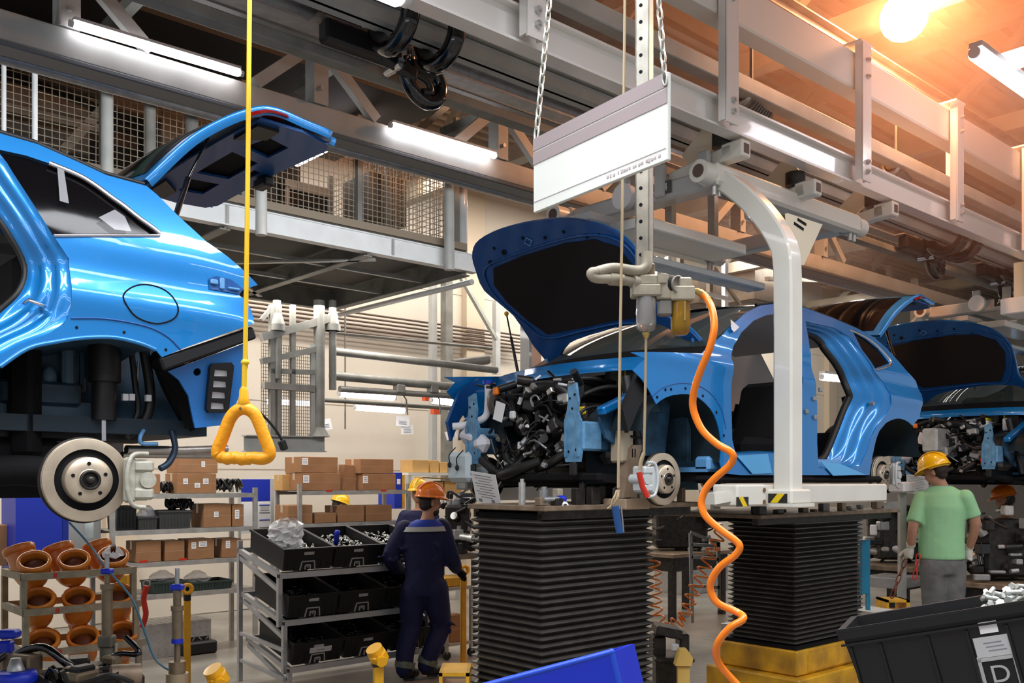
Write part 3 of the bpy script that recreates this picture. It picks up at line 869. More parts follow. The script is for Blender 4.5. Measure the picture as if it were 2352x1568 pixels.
# ------------------------------------------------------------------ tailgate (in car coordinates, taken from the nearest car)
X1 = -PITCH
def tail_pts():
    h = PL(345, 424, .22); k = PL(600, 262, .12); e = PL(775, 328, .14)
    m = PL(480, 345, .16)
    f = lambda p: Vector((p.x - X1, p.z))
    return f(h), f(m), f(k), f(e)
def tailgate(t, M):
    h, m, k, e = tail_pts()
    W = .80
    prof = spline([h, h.lerp(k, .5) + Vector((-.025, .035)), k, k.lerp(e, .55) + Vector((.0, .008)), e], 8)
    nk = 16
    def half(i):       # half width along the profile
        s = i / (len(prof) - 1)
        return .58 + .12 * min(1, s * 2) - (.05 if s > .93 else 0) - .03 * max(0, s - .5)
    def row(i, off, w0, w1, n=14):
        p = prof[i]; a = prof[min(i + 1, len(prof) - 1)] - prof[max(i - 1, 0)]; a.normalize(); nn = Vector((-a.y, a.x))
        r = []
        for j in range(n + 1):
            s = w0 + (w1 - w0) * j / n; hw = half(i)
            cr = (.07 if i < nk else .03) * (1 - s * s)
            q = p + nn * (off + cr * .6)
            r.append(Vector((q.x, W + s * hw, q.y)))
        return r
    I = range(len(prof))
    tg = MB(M)
    tg.loft([row(i, .03, -1, 1) for i in I if i >= nk])                     # lower outer skin
    tg.loft([row(i, .0, -1, -.80, 4) for i in I if i <= nk + 1]); tg.loft([row(i, .0, .80, 1, 4) for i in I if i <= nk + 1])
    tg.loft([[row(i, .03, -1, 1, 2)[0], row(i, .02, -1, 1, 2)[0] + Vector((0, -.012, 0)), row(i, -.01, -1, 1, 2)[0]] for i in I])
    tg.loft([[row(i, .03, -1, 1, 2)[-1], row(i, .02, -1, 1, 2)[-1] + Vector((0, .012, 0)), row(i, -.01, -1, 1, 2)[-1]] for i in I])
    tg.loft([row(i, .0, -.9, .9, 8) for i in (0, 1, 2)])
    for w0, w1 in ((-1, -.86), (.86, 1)): tg.loft([row(i, .024, w0, w1, 3) for i in I if i <= nk])
    for ii in (range(0, 4), range(nk - 3, nk + 1)): tg.loft([row(i, .0235, -1, 1) for i in ii])
    o = tg.build('tailgate', PAINT, t)
    g = MB(M); g.loft([row(i, .026, -.88, .88) for i in I if 2 <= i <= nk - 2]); g.loft([row(i, .018, -.88, .88) for i in I if 2 <= i <= nk - 2]); g.build('rear_window', GLASSD, o)
    # inner door panel with stamped openings
    p0, p1 = prof[nk], prof[-1]; ax = (p1 - p0); Ln = ax.length; ax.normalize(); nn = Vector((-ax.y, ax.x))
    def fn(off): return lambda u, v: Vector(((p0 + ax * v + nn * (off + .014 * (1 - (u / .62) ** 2))).x, W + u, (p0 + ax * v + nn * (off + .014 * (1 - (u / .62) ** 2))).y))
    hw = .665
    ou = [(-hw, 0), (hw, 0), (hw + .02, Ln * .5), (hw - .02, Ln * .9), (hw - .1, Ln), (-hw + .1, Ln), (-hw + .02, Ln * .9), (-hw - .02, Ln * .5)]
    hs = [[(-.50, .16), (-.30, .13), (-.26, .30), (-.46, .30)], [(-.2, .12), (.2, .12), (.16, .30), (-.16, .30)], [(.30, .13), (.50, .16), (.46, .30), (.26, .30)], [(-.06, .34), (.06, .34), (.05, .385), (-.05, .385)]]
    hs = [[(a, b * Ln / .46) for a, b in hh] for hh in hs]
    b = MB(M); b.panel(ou, hs, fn(-.016), .045, .012, lambda u, v: Vector((nn.x, 0, nn.y))); b.build('inner_panel', PAINTIN, o)
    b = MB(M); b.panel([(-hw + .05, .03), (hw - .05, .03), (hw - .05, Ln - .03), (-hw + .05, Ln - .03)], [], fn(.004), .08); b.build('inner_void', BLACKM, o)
    for q in (-1, 1):
        b = MB(M); b.panel([(q * .38, .02), (q * .62, .015), (q * .63, .11), (q * .5, .12)], [], fn(-.03), .05, .02, lambda u, v: Vector((nn.x, 0, nn.y))); b.build('lamp_back', BLACKP, o)
    b = MB(M); r = [row(i, .012, -1.012, -.86, 4) for i in range(nk - 2, nk + 5)]; b.loft(r); r2 = [row(i, -.004, -1.03, -.86, 4) for i in range(nk - 2, nk + 5)]; b.loft(r2); b.loft([[a[0], c[0]] for a, c in zip(r, r2)]); b.build('tail_lamp', REDL, o)
    b = MB(M); b.box(Vector((p1.x, W, p1.y)) + Vector((-ax.x * .02, 0, -ax.y * .02 - .03)), (.06, .12, .05), None, .01); b.build('latch', BLACKP, o)
    # gas strut on the near side
    a = Vector(T(413, 497, X1)); c = prof[11]
    b = MB(M); b.cyl((a.x + .01, S(a.x, a.y) + .08, a.y), (a.x + (c.x - a.x) * .5, .24, a.y + (c.y - a.y) * .5), .012, n=10); b.cyl((a.x + (c.x - a.x) * .45, .235, a.y + (c.y - a.y) * .45), (c.x, .30, c.y - .01), .006, n=8); b.build('gas_strut', GLOSSB, t)
    return o

# ------------------------------------------------------------------ nearest car, seen from its rear door back
def car_rear_near():
    M = LM @ Matrix.Translation((X1, 0, 0))
    t = thing('car_body', 'nearest bright blue car, cut by the left edge, rear wheel arch and open tailgate', 'car', M, 'blue cars on the assembly line')
    q = lambda pts: TT(pts, X1)
    top = [(-160, 262), (0, 306), (87, 331), (178, 371), (245, 402), (337, 427), (362, 448), (413, 499), (472, 553), (523, 589), (561, 622), (592, 654)]
    tail = [(556, 666), (549, 678), (566, 690), (577, 712), (584, 742), (429, 797), (372, 820)]
    arch = [(357, 803), (332, 792), (306, 784), (275, 777), (242, 774), (189, 776), (128, 785), (64, 800), (20, 828), (-20, 862), (-50, 895)]
    low = [(-220, 905), (-220, 862), (-100, 850), (0, 815), (46, 791), (110, 767), (140, 747), (155, 730), (163, 706), (164, 650), (158, 594)]
    win_b = [(122, 540), (365, 541), (371, 535)]
    win_t = [(350, 522), (319, 499), (285, 472), (255, 451), (217, 423), (178, 400), (122, 378), (60, 357), (0, 344), (-160, 296)]
    out = q(top + tail + arch + low + win_b + win_t)
    b = MB(M); b.panel(out, [], onS(0), .028, .006, tvn); b.build('quarter_panel', PAINT, t)
    b = MB(M); b.panel(out, [], onF(0), .06, .006, tvf); b.build('quarter_panel', PAINT, t)
    j0 = q([(-160, 296), (-60, 324), (0, 352), (33, 400), (122, 540), (158, 594), (164, 650), (163, 706), (155, 730), (140, 747), (110, 767), (46, 791), (0, 815), (-100, 850), (-220, 862)])
    j1 = q([(-160, 335), (-60, 396), (0, 459), (26, 492), (46, 522), (77, 579), (83, 617), (66, 660), (26, 698), (0, 721), (-60, 752), (-140, 775), (-220, 790)])
    b = MB(M); jamb(b, j0, j1); b.build('door_jamb', PAINT, t)
    b = MB(M); jamb(b, j0, j1, True); b.build('door_jamb', PAINT, t)
    b = MB(M); pts = [Vector((p.x, S(p.x, p.y) + .135, p.y)) for p in spline(j1, 4)]; b.tube(pts, .012, 8); b.build('door_seal', RUBBER, t)
    # striker pin
    p = T(92, 693, X1); b = MB(M); b.tube([(p[0] - .03, S(*p) + .07, p[1]), (p[0] - .03, S(*p) + .02, p[1] + .005), (p[0] + .02, S(*p) + .02, p[1] - .01), (p[0] + .02, S(*p) + .07, p[1] - .012)], .007, 8); b.build('door_striker', CHROME, t)
    # wheel arch flange line, fuel flap, locating holes
    lip = spline(q([(163, 731), (242, 732), (332, 748), (383, 772), (415, 803)]), 6)
    b = MB(M); b.tube([Vector((p.x, S(p.x, p.y) - .0005, p.y)) for p in lip], .0035, 6); b.build('arch_crease', PAINTIN, t)
    lp = spline(q([(357, 803), (332, 792), (306, 784), (275, 777), (242, 774), (189, 776), (128, 785), (64, 800), (0, 842)]), 4)
    b = MB(M); b.tube([Vector((p.x, S(p.x, p.y) - .002, p.y)) for p in lp], .008, 8); b.build('arch_lip', PAINT, t)
    fu = spline(q([(283, 683), (300, 661), (332, 653), (368, 661), (393, 678), (409, 706), (400, 731), (365, 743), (330, 736), (303, 718)]), 6, True)
    b = MB(M); b.tube([Vector((p.x, S(p.x, p.y) - .0008, p.y)) for p in fu], .0028, 6, True); b.build('fuel_flap_gap', BLACKM, t)
    for a in ((176, 752), (285, 763), (381, 803)):
        p = T(*a, X1); b = MB(M); b.cyl((p[0], S(*p) + .003, p[1]), (p[0], S(*p) - .0015, p[1]), .0055, n=10); b.build('locating_hole', BLACKM, t)
    # quarter glass with bright trim
    gl = q([(0, 349), (60, 361), (122, 382), (178, 404), (217, 427), (255, 455), (285, 476), (319, 503), (350, 526), (366, 539), (122, 539), (33, 401)])
    b = MB(M); b.panel(gl, [], onS(.012), .05); b.build('quarter_glass', GLASSD, t)
    b = MB(M); b.panel(gl, [], onF(.012), .08); b.build('quarter_glass', GLASSD, t)
    tr = spline(q([(112, 375), (178, 402), (217, 425), (255, 453), (285, 474), (319, 501), (350, 523), (368, 537)]), 5)
    b = MB(M); b.tube([Vector((p.x, S(p.x, p.y) - .002, p.y)) for p in tr], .010, 8); b.build('window_trim', CHROME, t)
    tr = along(q([(366, 541), (124, 541)]), 12)
    b = MB(M); b.tube([Vector((p.x, S(p.x, p.y) - .002, p.y)) for p in tr], .006, 8); b.build('window_trim', CHROME, t)
    # tape tabs left on the glass
    b = MB(M); b.panel(q([(130, 380), (146, 392), (157, 468), (136, 462)]), [], onS(-.006), .02); b.build('tape_tab', FILM, t)
    b = MB(M); b.panel(q([(225, 500), (262, 482), (285, 498), (300, 532), (262, 528)]), [], onS(-.008), .02); b.build('tape_tab', FILM, t)
    # roof, rail, far closing parts
    a = TT([(-160, 262), (0, 306), (87, 331), (178, 371), (245, 402), (337, 427)], X1)
    b = MB(M); rows = []
    for p in a:
        y0 = S(p.x, p.y); rows.append([Vector((p.x, y0 + (WID - 2 * y0) * k / 12, p.y + .06 * (1 - (k / 6 - 1) ** 2))) for k in range(13)])
    b.loft(rows); b.build('roof_panel', PAINT, t)
    b = MB(M); b.tube([Vector((p.x, S(p.x, p.y) + .03, p.y + .012)) for p in a], .012, 8); b.build('roof_rail', BLACKP, t)
    # tail lamp pocket and rear corner
    b = MB(M); b.panel(q([(478, 640), (495, 634), (530, 642), (558, 664), (549, 676), (480, 664)]), [], onS(-.004), .03); b.build('lamp_pocket', PAINTIN, t)
    for a in ((490, 648, .03, .02), (508, 652, .02, .045), (535, 664, .05, .01)):
        p = T(a[0], a[1], X1); b = MB(M); b.box((p[0], S(*p) - .008, p[1]), (a[2], .015, a[3]), None, .004); b.build('lamp_clip', LBLUE, t)
    a, c = Vector(T(372, 836, X1)), Vector(T(588, 762, X1))
    b = MB(M); b.bar((a.x, S(*a) + .015, a.y), (c.x, S(*c) + .02, c.y), .03, .05, bev=.008); b.build('bumper_bracket', BLACKP, t)
    lowr = q([(405, 848), (580, 782), (583, 840), (573, 900), (552, 972), (478, 980), (458, 905), (432, 868)])
    fl = lambda x, z: Vector((x, .03 + .25 * max(0, x - 3.1) ** 2 + .03 * sin((z - 1.9) * 9), z))
    b = MB(M); b.panel(lowr, [[Vector(T(472 + 9 * cos(i * pi / 5), 850 + 9 * sin(i * pi / 5), X1)) for i in range(10)]], fl, .03, .01, tvn); b.build('rear_side_panel', SIDEB, t)
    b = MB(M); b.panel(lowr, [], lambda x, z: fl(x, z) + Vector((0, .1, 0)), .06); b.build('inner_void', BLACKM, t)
    o = MB(M); vq = q([(499, 832), (540, 830), (547, 838), (546, 938), (540, 945), (503, 945), (496, 936), (495, 840)])
    hs = []
    for k in range(4): hs.append(q([(505, 846 + k * 25), (535, 849 + k * 25), (537, 862 + k * 25), (505, 861 + k * 25)]))
    o.panel(vq, hs, lambda x, z: fl(x, z) + Vector((0, -.025, 0)), .03, .03, tvn); vo = o.build('side_vent', BLACKP, t)
    for hh in hs:
        b = MB(M); b.panel(hh, [], lambda x, z: fl(x, z) + Vector((0, -.012, 0)), .03, .004, tvn); b.build('vent_flap', PAPER, vo)
    # wheel house: inner skin, stampings, rail
    lin = [Vector(T(a, b_, X1)) for a, b_ in ((357, 803), (306, 784), (242, 774), (189, 776), (128, 785), (64, 800), (0, 842), (-50, 895))]
    b = MB(M); sl = spline(lin, 4); b.loft([[Vector((p.x, S(p.x, p.y) + .003, p.y)) for p in sl], [Vector((p.x, .12, p.y + .01)) for p in sl], [Vector((p.x, .38, p.y - .02)) for p in sl]]); b.build('arch_liner', PRIMER, t)
    yb = .36
    qb = lambda pts: [Vector((PL(a, c, yb).x - X1, PL(a, c, yb).z)) for a, c in pts]
    back = qb([(-60, 1000), (-60, 850), (0, 800), (90, 770), (250, 760), (370, 800), (470, 900), (475, 1000)])
    b = MB(M); b.panel(back, [], lambda x, z: Vector((x, yb + .05 * exp(-((z - 2.12) / .09) ** 2) - .03 * sin(x * 14), z)), .03); b.build('wheel_house', PRIMER, t)
    def pb(px, py, y): 
        p = PL(px, py, y); return Vector((p.x - X1, y, p.z))
    for (x0, y0, x1, y1, dy, m, nm) in ((145, 790, 176, 886, .06, mat('slate_stamping', (.09, .16, .22), .5), 'stamped_rib'), (186, 790, 200, 905, .05, PRIMER, 'stamped_rib'), (0, 880, 188, 925, .07, PRIMER, 'chassis_ledge'), (0, 925, 215, 965, .05, mat('slate_stamping', ()), 'chassis_ledge'), (-60, 965, 330, 1008, .08, BLACKP, 'chassis_rail'), (155, 890, 195, 905, .06, PRIMER, 'stamped_rib')):
        a = pb(x0, y1, yb - dy); c = pb(x1, y0, yb - dy); b = MB(M); b.bb((a.x, yb - dy, a.z), (c.x, yb + .02, c.z), .012); b.build(nm, m, t)
    b = MB(M); c = pb(113, 868, yb - .03); b.sph(c, .035, 14, (.8, .5, 1.3)); b.build('access_plug', mat('slate_stamping', ()), t)
    # strut, hoses, trailing arm, tank, exhaust
    a = pb(240, 770, .20); c = pb(238, 965, .20); e = pb(238, 1012, .20)
    b = MB(M); b.cyl(a, c, .045, n=16); b.cyl(a, (a - c) * .45 + c, .06, n=16); b.build('shock_absorber', BLACKP, t)
    b = MB(M); b.cyl(c, e, .011, n=10); b.build('damper_rod', CHROME, t)
    for k, (pp, r, m) in enumerate(((((300, 790), (310, 880), (316, 950), (285, 985)), .012, BLACKP), (((330, 800), (345, 900), (335, 960), (290, 1000)), .02, BLACKP), (((375, 830), (395, 880), (420, 930), (450, 980)), .045, BLACKM), (((355, 815), (400, 850), (440, 900), (455, 960)), .05, BLACKM),
                                  (((318, 830), (315, 900), (316, 948)), .006, STEEL))):
        b = MB(M); b.tube(spline([pb(*u, .22) for u in pp], 5), r, 10); b.build('hose', m, t)
    for a in ((287, 912), (302, 912), (340, 914)):
        c = pb(*a, .2); b = MB(M); b.box(c, (.02, .02, .025)); b.build('clip', PAPER, t)
    b = MB(M); a = pb(-300, 1148, .25); c = pb(150, 1000, .25); b.bb((a.x, .25, a.z), (c.x, 1.4, c.z), .04); b.build('fuel_tank', BLACKM, t)
    b = MB(M); b.tube(spline([pb(-120, 1090, .2), pb(40, 1080, .16), pb(140, 1090, .1), pb(205, 1100, .05)], 5), .055, 12); b.build('trailing_arm', BLACKM, t)
    b = MB(M); c = pb(205, 1100, .05); b.cyl((c.x, .03, c.z), (c.x, 1.57, c.z), .05, n=14); b.build('axle_beam', BLACKM, t)
    b = MB(M); a = pb(-300, 1000, .2); c = pb(475, 985, .2); b.bb((a.x, .2, c.z - .03), (c.x, 1.4, c.z + .03)); b.build('floor_pan', mat('dark_floor_pan', (.012, .028, .042), .5), t)
    b = MB(M); b.tube([pb(290, 1032, .45), pb(420, 1034, .5), pb(520, 1030, .55)], .018, 10); b.tube([pb(280, 1044, .5), pb(500, 1046, .6)], .014, 10); b.build('exhaust_pipe', STEEL, t)
    b = MB(M); b.tube(spline([pb(395, 990, .2), pb(402, 1030, .18), pb(388, 1062, .16), pb(368, 1076, .15)], 5), .013, 8); b.build('tow_hook', mat('dark_blue_steel', (.01, .03, .06), .4), t)
    b = MB(M); b.tube(spline([pb(330, 988, .2), pb(322, 1003, .18), pb(326, 1018, .18), pb(362, 1019, .18)], 5), .008, 8); b.build('hanger_hook', LBLUE, t)
    b = MB(M); b.box(pb(600, 980, .3), (.02, .02, .02)); b.tube(spline([pb(570, 935, .3), pb(600, 950, .3), pb(632, 985, .3), pb(648, 1012, .3)], 5), .006, 8); a = pb(650, 1022, .3); b.box(a, (.03, .03, .045), Matrix.Rotation(-.4, 3, 'Y'), .005); b.build('wiring_plug', BLACKP, t)
    # interior: dark trim, far window opening
    b = MB(M)
    for z0, z1 in ((1.95, 2.35), (2.95, 3.12)): b.bb((1.0, 1.40, z0), (3.3, 1.42, z1))
    b.bb((2.45, 1.40, 2.3), (3.3, 1.42, 3.0)); b.build('side_trim', TRIMG, t)
    b = MB(M); b.bb((2.5, .2, 1.95), (2.6, 1.4, 2.72), .04); b.build('rear_seat', BLACKM, t)
    b = MB(M); b.bb((.8, .3, 2.98), (2.45, 1.3, 3.0)); b.build('headliner', TRIMG, t)
    h = Vector(T(210, 1102, X1)); disc_brake(t, M, h.x, h.y, .148, 1, .0, 1, mat('cream_casting', (.52, .51, .43), .5, .2, vscale=30, col2=(.36, .35, .28)))
    tailgate(t, M)
    return t
car_rear_near()
# ------------------------------------------------------------------ whole car without doors, bonnet up (middle car; the last car is its copy)
def car_open():
    M = LM.copy()
    t = thing('car_body', 'bright blue doorless car in the middle with its bonnet up over an open engine bay', 'car', M, 'blue cars on the assembly line')
    q = TT
    # body side: sill, pillars, roof rail, quarter
    top = [(1612, 812), (1645, 782), (1680, 746), (1715, 717), (1745, 702), (1780, 697), (1848, 706), (1915, 731), (1969, 754), (2007, 774), (2035, 798), (2058, 823), (2081, 850), (2104, 876), (2116, 905), (2119, 930), (2112, 958), (2096, 977)]
    arch = [(2087, 969), (2078, 964), (2068, 961), (2058, 961), (2046, 965), (2035, 971), (2020, 989), (2014, 1004), (2010, 1019), (2004, 1047), (1999, 1078), (1997, 1091)]
    low = [(1850, 1091), (1700, 1091), (1660, 1086), (1664, 1030), (1664, 880), (1652, 832)]
    fd = [(1680, 822), (1686, 792), (1702, 764), (1730, 737), (1760, 723), (1800, 716), (1824, 720), (1832, 800), (1840, 900), (1842, 1000), (1840, 1040), (1760, 1041), (1690, 1042), (1682, 1010), (1679, 900)]
    J0 = [(1850, 738), (1915, 752), (1951, 773), (1976, 804), (2008, 852), (2030, 878), (2044, 903), (2047, 928), (2036, 952), (2016, 975), (2000, 1005), (1990, 1040), (1974, 1070), (1930, 1076), (1880, 1075)]
    J1 = [(1852, 750), (1905, 764), (1930, 782), (1941, 800), (1979, 859), (1994, 895), (1996, 912), (1981, 945), (1964, 991), (1943, 1042), (1928, 1058), (1905, 1062), (1882, 1062)]
    hole2 = J0 + [(1877, 1017), (1877, 927), (1872, 871), (1860, 800)]
    win = [(1959, 762), (1990, 779), (2017, 801), (2043, 834), (2010, 846), (1980, 803)]
    O = q(top + arch + low); H = [q(fd), q(hole2), q(win)]
    b = MB(M); b.panel(O, H, onS(0), .03, .008, tvn); b.build('body_side', PAINT, t)
    b = MB(M); b.panel(O, H, onF(0), .07, .008, tvf); b.build('body_side', PAINT, t)
    b = MB(M); jamb(b, q(J0), q(J1)); b.build('door_jamb', PAINT, t)
    b = MB(M); jamb(b, q(J0), q(J1), True); b.build('door_jamb', PAINT, t)
    for far in (False, True):
        pts = spline(q(J1), 4); b = MB(M); b.tube([Vector((p.x - .02, (WID - S(p.x, p.y) - .15) if far else S(p.x, p.y) + .15, p.y)) for p in pts], .026, 8); b.build('door_seal', RUBBER, t)
        fl = spline(q(fd), 3, True); b = MB(M)
        sg = -1 if far else 1
        base = lambda p, e: (WID - S(p.x, p.y) - e) if far else S(p.x, p.y) + e
        cc = Vector((sum(p.x for p in fl) / len(fl), sum(p.y for p in fl) / len(fl)))
        b.loft([[Vector((p.x, base(p, .004), p.y)) for p in fl], [Vector(((p.x + (cc.x - p.x) * .03), base(p, .03), p.y + (cc.y - p.y) * .03)) for p in fl], [Vector(((p.x + (cc.x - p.x) * .04), base(p, .10), p.y + (cc.y - p.y) * .04)) for p in fl]], True)
        b.build('door_frame', PAINT, t)
    # inner B pillar hinge pieces
    for a in ((1850, 945), (1870, 958), (1882, 895), (1868, 915)):
        p = T(*a); b = MB(M); b.box((p[0], S(*p) - .008, p[1]), (.035, .02, .03), None, .005); b.build('hinge_plate', GALV, t)
    p = T(2013, 926); b = MB(M); b.cyl((p[0], S(*p) + .05, p[1]), (p[0], S(*p) + .02, p[1]), .016, n=12); b.build('door_striker', GALV, t)
    gl = q([(1958, 761), (1990, 778), (2017, 800), (2044, 834), (2010, 847), (1979, 803)])
    b = MB(M); b.panel(gl, [], onS(.012), .06); b.build('quarter_glass', GLASSD, t)
    b = MB(M); b.panel(gl, [], onF(.012), .1); b.build('quarter_glass', GLASSD, t)
    tr = spline(q([(1950, 757), (1990, 776), (2019, 799), (2046, 835), (2010, 849)]), 5); b = MB(M); b.tube([Vector((p.x, S(p.x, p.y) - .002, p.y)) for p in tr], .009, 8); b.build('window_trim', CHROME, t)
    # roof
    rp = q([(1745, 702), (1780, 697), (1848, 706), (1915, 731), (1969, 754), (2000, 771)])
    b = MB(M); rows = []
    for p in rp:
        y0 = S(p.x, p.y); rows.append([Vector((p.x - .05 * (1 - (k / 6 - 1) ** 2) * (1 if p is rp[0] else 0), y0 + (WID - 2 * y0) * k / 12, p.y + .04 * (1 - (k / 6 - 1) ** 2))) for k in range(13)])
    b.loft(rows); b.build('roof_panel', PAINT, t)
    b = MB(M); b.tube([Vector((p.x, S(p.x, p.y) + .03, p.y + .01)) for p in rp], .011, 8); b.build('roof_rail', BLACKP, t)
    b = MB(M)
    rows = []
    for p in rp: rows.append([Vector((p.x + .06, .2 + 1.2 * k / 6, p.y - .035)) for k in range(7)])
    b.loft(rows); b.build('headliner', mat('grey_headliner', (.72, .70, .68), .9), t)
    # windscreen
    n0, n1 = Vector(T(1618, 812)), Vector(T(1742, 703))
    def ws(i, j, off=0):
        s = i / 8; u = j / 12; p = n0.lerp(n1, s); y0 = S(p.x, p.y) + .02
        bow = .16 * (1 - (2 * u - 1) ** 2)
        return Vector((p.x - bow * (1 - .35 * s) + .0, y0 + (WID - 2 * y0) * u, p.y + .03 * bow * 2 + .035 * sin(pi * s)))
    b = MB(M); b.loft([[ws(i, j) for j in range(13)] for i in range(9)]); b.build('windscreen', GLASSW, t)
    b = MB(M)
    b.loft([[ws(i, j) + Vector((-.002, 0, .002)) for j in range(13)] for i in (0, .5, .9)]); b.build('screen_band', BLACKM, t)
    b = MB(M); b.loft([[ws(0, j) + Vector((-.0, 0, 0)) for j in range(13)], [ws(0, j) + Vector((-.12, 0, -.01)) for j in range(13)], [ws(0, j) + Vector((-.16, 0, -.08)) for j in range(13)]]); b.build('cowl_panel', BLACKP, t)
    b = MB(M); b.loft([[ws(0, j) + Vector((-.165, 0, -.06)) for j in range(13)], [ws(0, j) + Vector((-.20, 0, -.02)) for j in range(13)], [ws(0, j) + Vector((-.21, 0, -.10)) for j in range(13)]]); b.build('cowl_edge', PAINT, t)
    p = T(1692, 845); b = MB(M); b.box((p[0] + .1, .55, p[1] + .05), (.03, .22, .07), None, .015); b.build('rear_view_mirror', BLACKP, t)
    # fenders
    fo = [(1447, 809), (1490, 808), (1532, 809), (1598, 811), (1640, 813), (1669, 816), (1675, 850), (1677, 900), (1677, 960), (1677, 1030), (1674, 1084), (1657, 1082), (1652, 1062), (1655, 1035), (1655, 1015), (1651, 989), (1646, 970), (1639, 952), (1630, 938), (1618, 925), (1606, 915), (1593, 908), (1578, 905), (1562, 905), (1545, 907), (1529, 912), (1517, 919), (1506, 928), (1490, 897), (1473, 871), (1452, 850), (1480, 824)]
    b = MB(M); b.panel(q(fo), [], onS(-.004), .025, .006, tvn); b.build('front_fender', PAINT, t)
    b = MB(M); b.panel(q(fo), [], onF(-.004), .05, .006, tvf); b.build('front_fender', PAINT, t)
    lip = spline(q([(1497, 910), (1522, 890), (1560, 880), (1600, 885), (1632, 905), (1655, 940), (1666, 985)]), 5)
    b = MB(M); b.tube([Vector((p.x, S(p.x, p.y) - .0045, p.y)) for p in lip], .003, 6); b.build('arch_crease', PAINTIN, t)
    for a in ((1508, 912), (1527, 895), (1540, 894), (1573, 892), (1613, 909), (1644, 947), (1661, 1000)):
        p = T(*a); b = MB(M); b.cyl((p[0], S(*p) + .003, p[1]), (p[0], S(*p) - .006, p[1]), .009, n=10); b.build('locating_hole', BLACKM, t)
    # wheel houses front and rear, floor, sill flap films
    def liner(pts, y1, m):
        sl = spline(q(pts), 3)
        for far in (0, 1):
            f_ = (lambda y: WID - y) if far else (lambda y: y)
            b = MB(M); b.loft([[Vector((p.x, f_(S(p.x, p.y) + .004), p.y)) for p in sl], [Vector((p.x, f_(.2), p.y + .015)) for p in sl], [Vector((p.x, f_(y1), p.y - .01)) for p in sl]])
            c = Vector((sum(p.x for p in sl) / len(sl), sum(p.y for p in sl) / len(sl)))
            b.add([Vector((p.x, f_(y1), p.y - .01)) for p in sl] + [Vector((sl[0].x, f_(y1), 1.86)), Vector((sl[-1].x, f_(y1), 1.86))], [list(range(len(sl))) + [len(sl) + 1, len(sl)]], False)
            b.build('wheel_liner', m, t)
    liner([(1655, 1062), (1655, 1015), (1651, 989), (1639, 952), (1618, 925), (1593, 908), (1562, 905), (1529, 912), (1506, 928), (1492, 950), (1486, 990)], .42, mat('dark_teal_liner', (.010, .024, .032), .55, var=.4, vscale=6))
    liner([(1999, 1078), (2004, 1047), (2010, 1019), (2020, 989), (2035, 971), (2058, 961), (2078, 964), (2096, 977), (2108, 1000), (2112, 1050)], .40, mat('dark_teal_liner', ()))
    b = MB(M); p = PL(1655, 1075, .12); b.panel([(.28, 1.82), (.62, 1.82), (.60, 2.15), (.5, 2.35), (.34, 2.1)], [], lambda x, z: Vector((x, .25 + .1 * sin((x - .28) * 9), z)), .04); b.build('inner_fender', mat('slate_blue_metal', (.05, .13, .19), .5, var=.4), t)
    a0, a1 = T(1700, 1091)[1], T(1700, 1041)[1]
    b = MB(M); b.bb((.38, .02, a0 + .02), (2.38, 1.58, a0 + .05)); b.bb((.38, .0, a0 + .02), (2.36, .12, a1 - .02), .02); b.bb((.38, 1.48, a0 + .02), (2.36, 1.6, a1 - .02), .02); b.build('floor_pan', LBLUE, t)
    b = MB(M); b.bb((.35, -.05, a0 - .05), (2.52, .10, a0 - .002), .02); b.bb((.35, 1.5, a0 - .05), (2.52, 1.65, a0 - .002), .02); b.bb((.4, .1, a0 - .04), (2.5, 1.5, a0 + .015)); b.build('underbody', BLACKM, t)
    for pts in ([(1688, 1046), (1760, 1042), (1770, 1086), (1725, 1088)], [(1882, 1060), (1925, 1064), (1985, 1090), (1910, 1092)]):
        b = MB(M); b.panel(q(pts), [], onS(-.012), .05, .003, tvn); b.build('sill_film', mat('blue_film', (.10, .42, .80), .25, 0, .4), t)
    # paper tag on the pillar
    b = MB(M); b.panel(q([(1672, 734), (1692, 752), (1680, 763), (1674, 757)]), [], onS(-.02), .03); b.build('paper_tag', PAPER, t)
    # interior
    for y in (.42, 1.18):
        b = MB(M); b.bb((1.05, y - .24, 1.98), (1.55, y + .24, 2.18), .05); b.build('seat', BLACKM, t)
        b = MB(M); b.bar((1.5, y, 2.1), (1.72, y, 2.72), .46, .14, (0, 1, 0), .04) if False else b.box((1.62, y, 2.36), (.14, .44, .5), Matrix.Rotation(.3, 3, 'Y'), .05); b.build('seat_back', mat('dark_seat_cloth', (.018, .017, .017), .9), t)
    b = MB(M); b.panel([(.45, 2.5), (3.42, 2.5), (3.42, 2.78), (3.1, 3.06), (1.2, 3.08), (.5, 2.70)], [], lambda x, z: Vector((x, 1.49 - .1 * max(0, z - 2.6), z)), .12, .02, tvf); b.build('far_side_trim', mat('far_trim', (.42, .41, .40), .8), t)
    b = MB(M); b.bb((.45, 1.47, 1.98), (3.42, 1.49, 2.5)); b.build('far_side_trim', BLACKM, t)
    b = MB(M); b.bb((.52, .14, 2.22), (.86, 1.46, 2.60), .06); b.bb((.7, .55, 2.0), (1.2, .9, 2.3), .05); b.build('dashboard', BLACKM, t)
    b = MB(M); b.bb((2.25, .2, 1.98), (2.42, 1.4, 2.25), .05); b.build('rear_bench', BLACKM, t)
    b = MB(M); b.tube(spline([(1.78, .2, 2.0), (1.84, .3, 2.04), (1.9, .2, 2.02), (1.98, .35, 2.05), (2.1, .25, 2.0)], 5), .01, 6); b.build('wiring_loom', BLACKP, t)
    for (x, y, z, m) in ((1.33, .12, 2.03, RED), (1.95, .25, 2.02, LBLUE), (.92, .2, 2.02, WHITEG), (2.12, .3, 2.03, GALV)):
        b = MB(M); b.box((x, y, z), (.06, .05, .05), None, .01); b.build('loose_fitting', m, t)
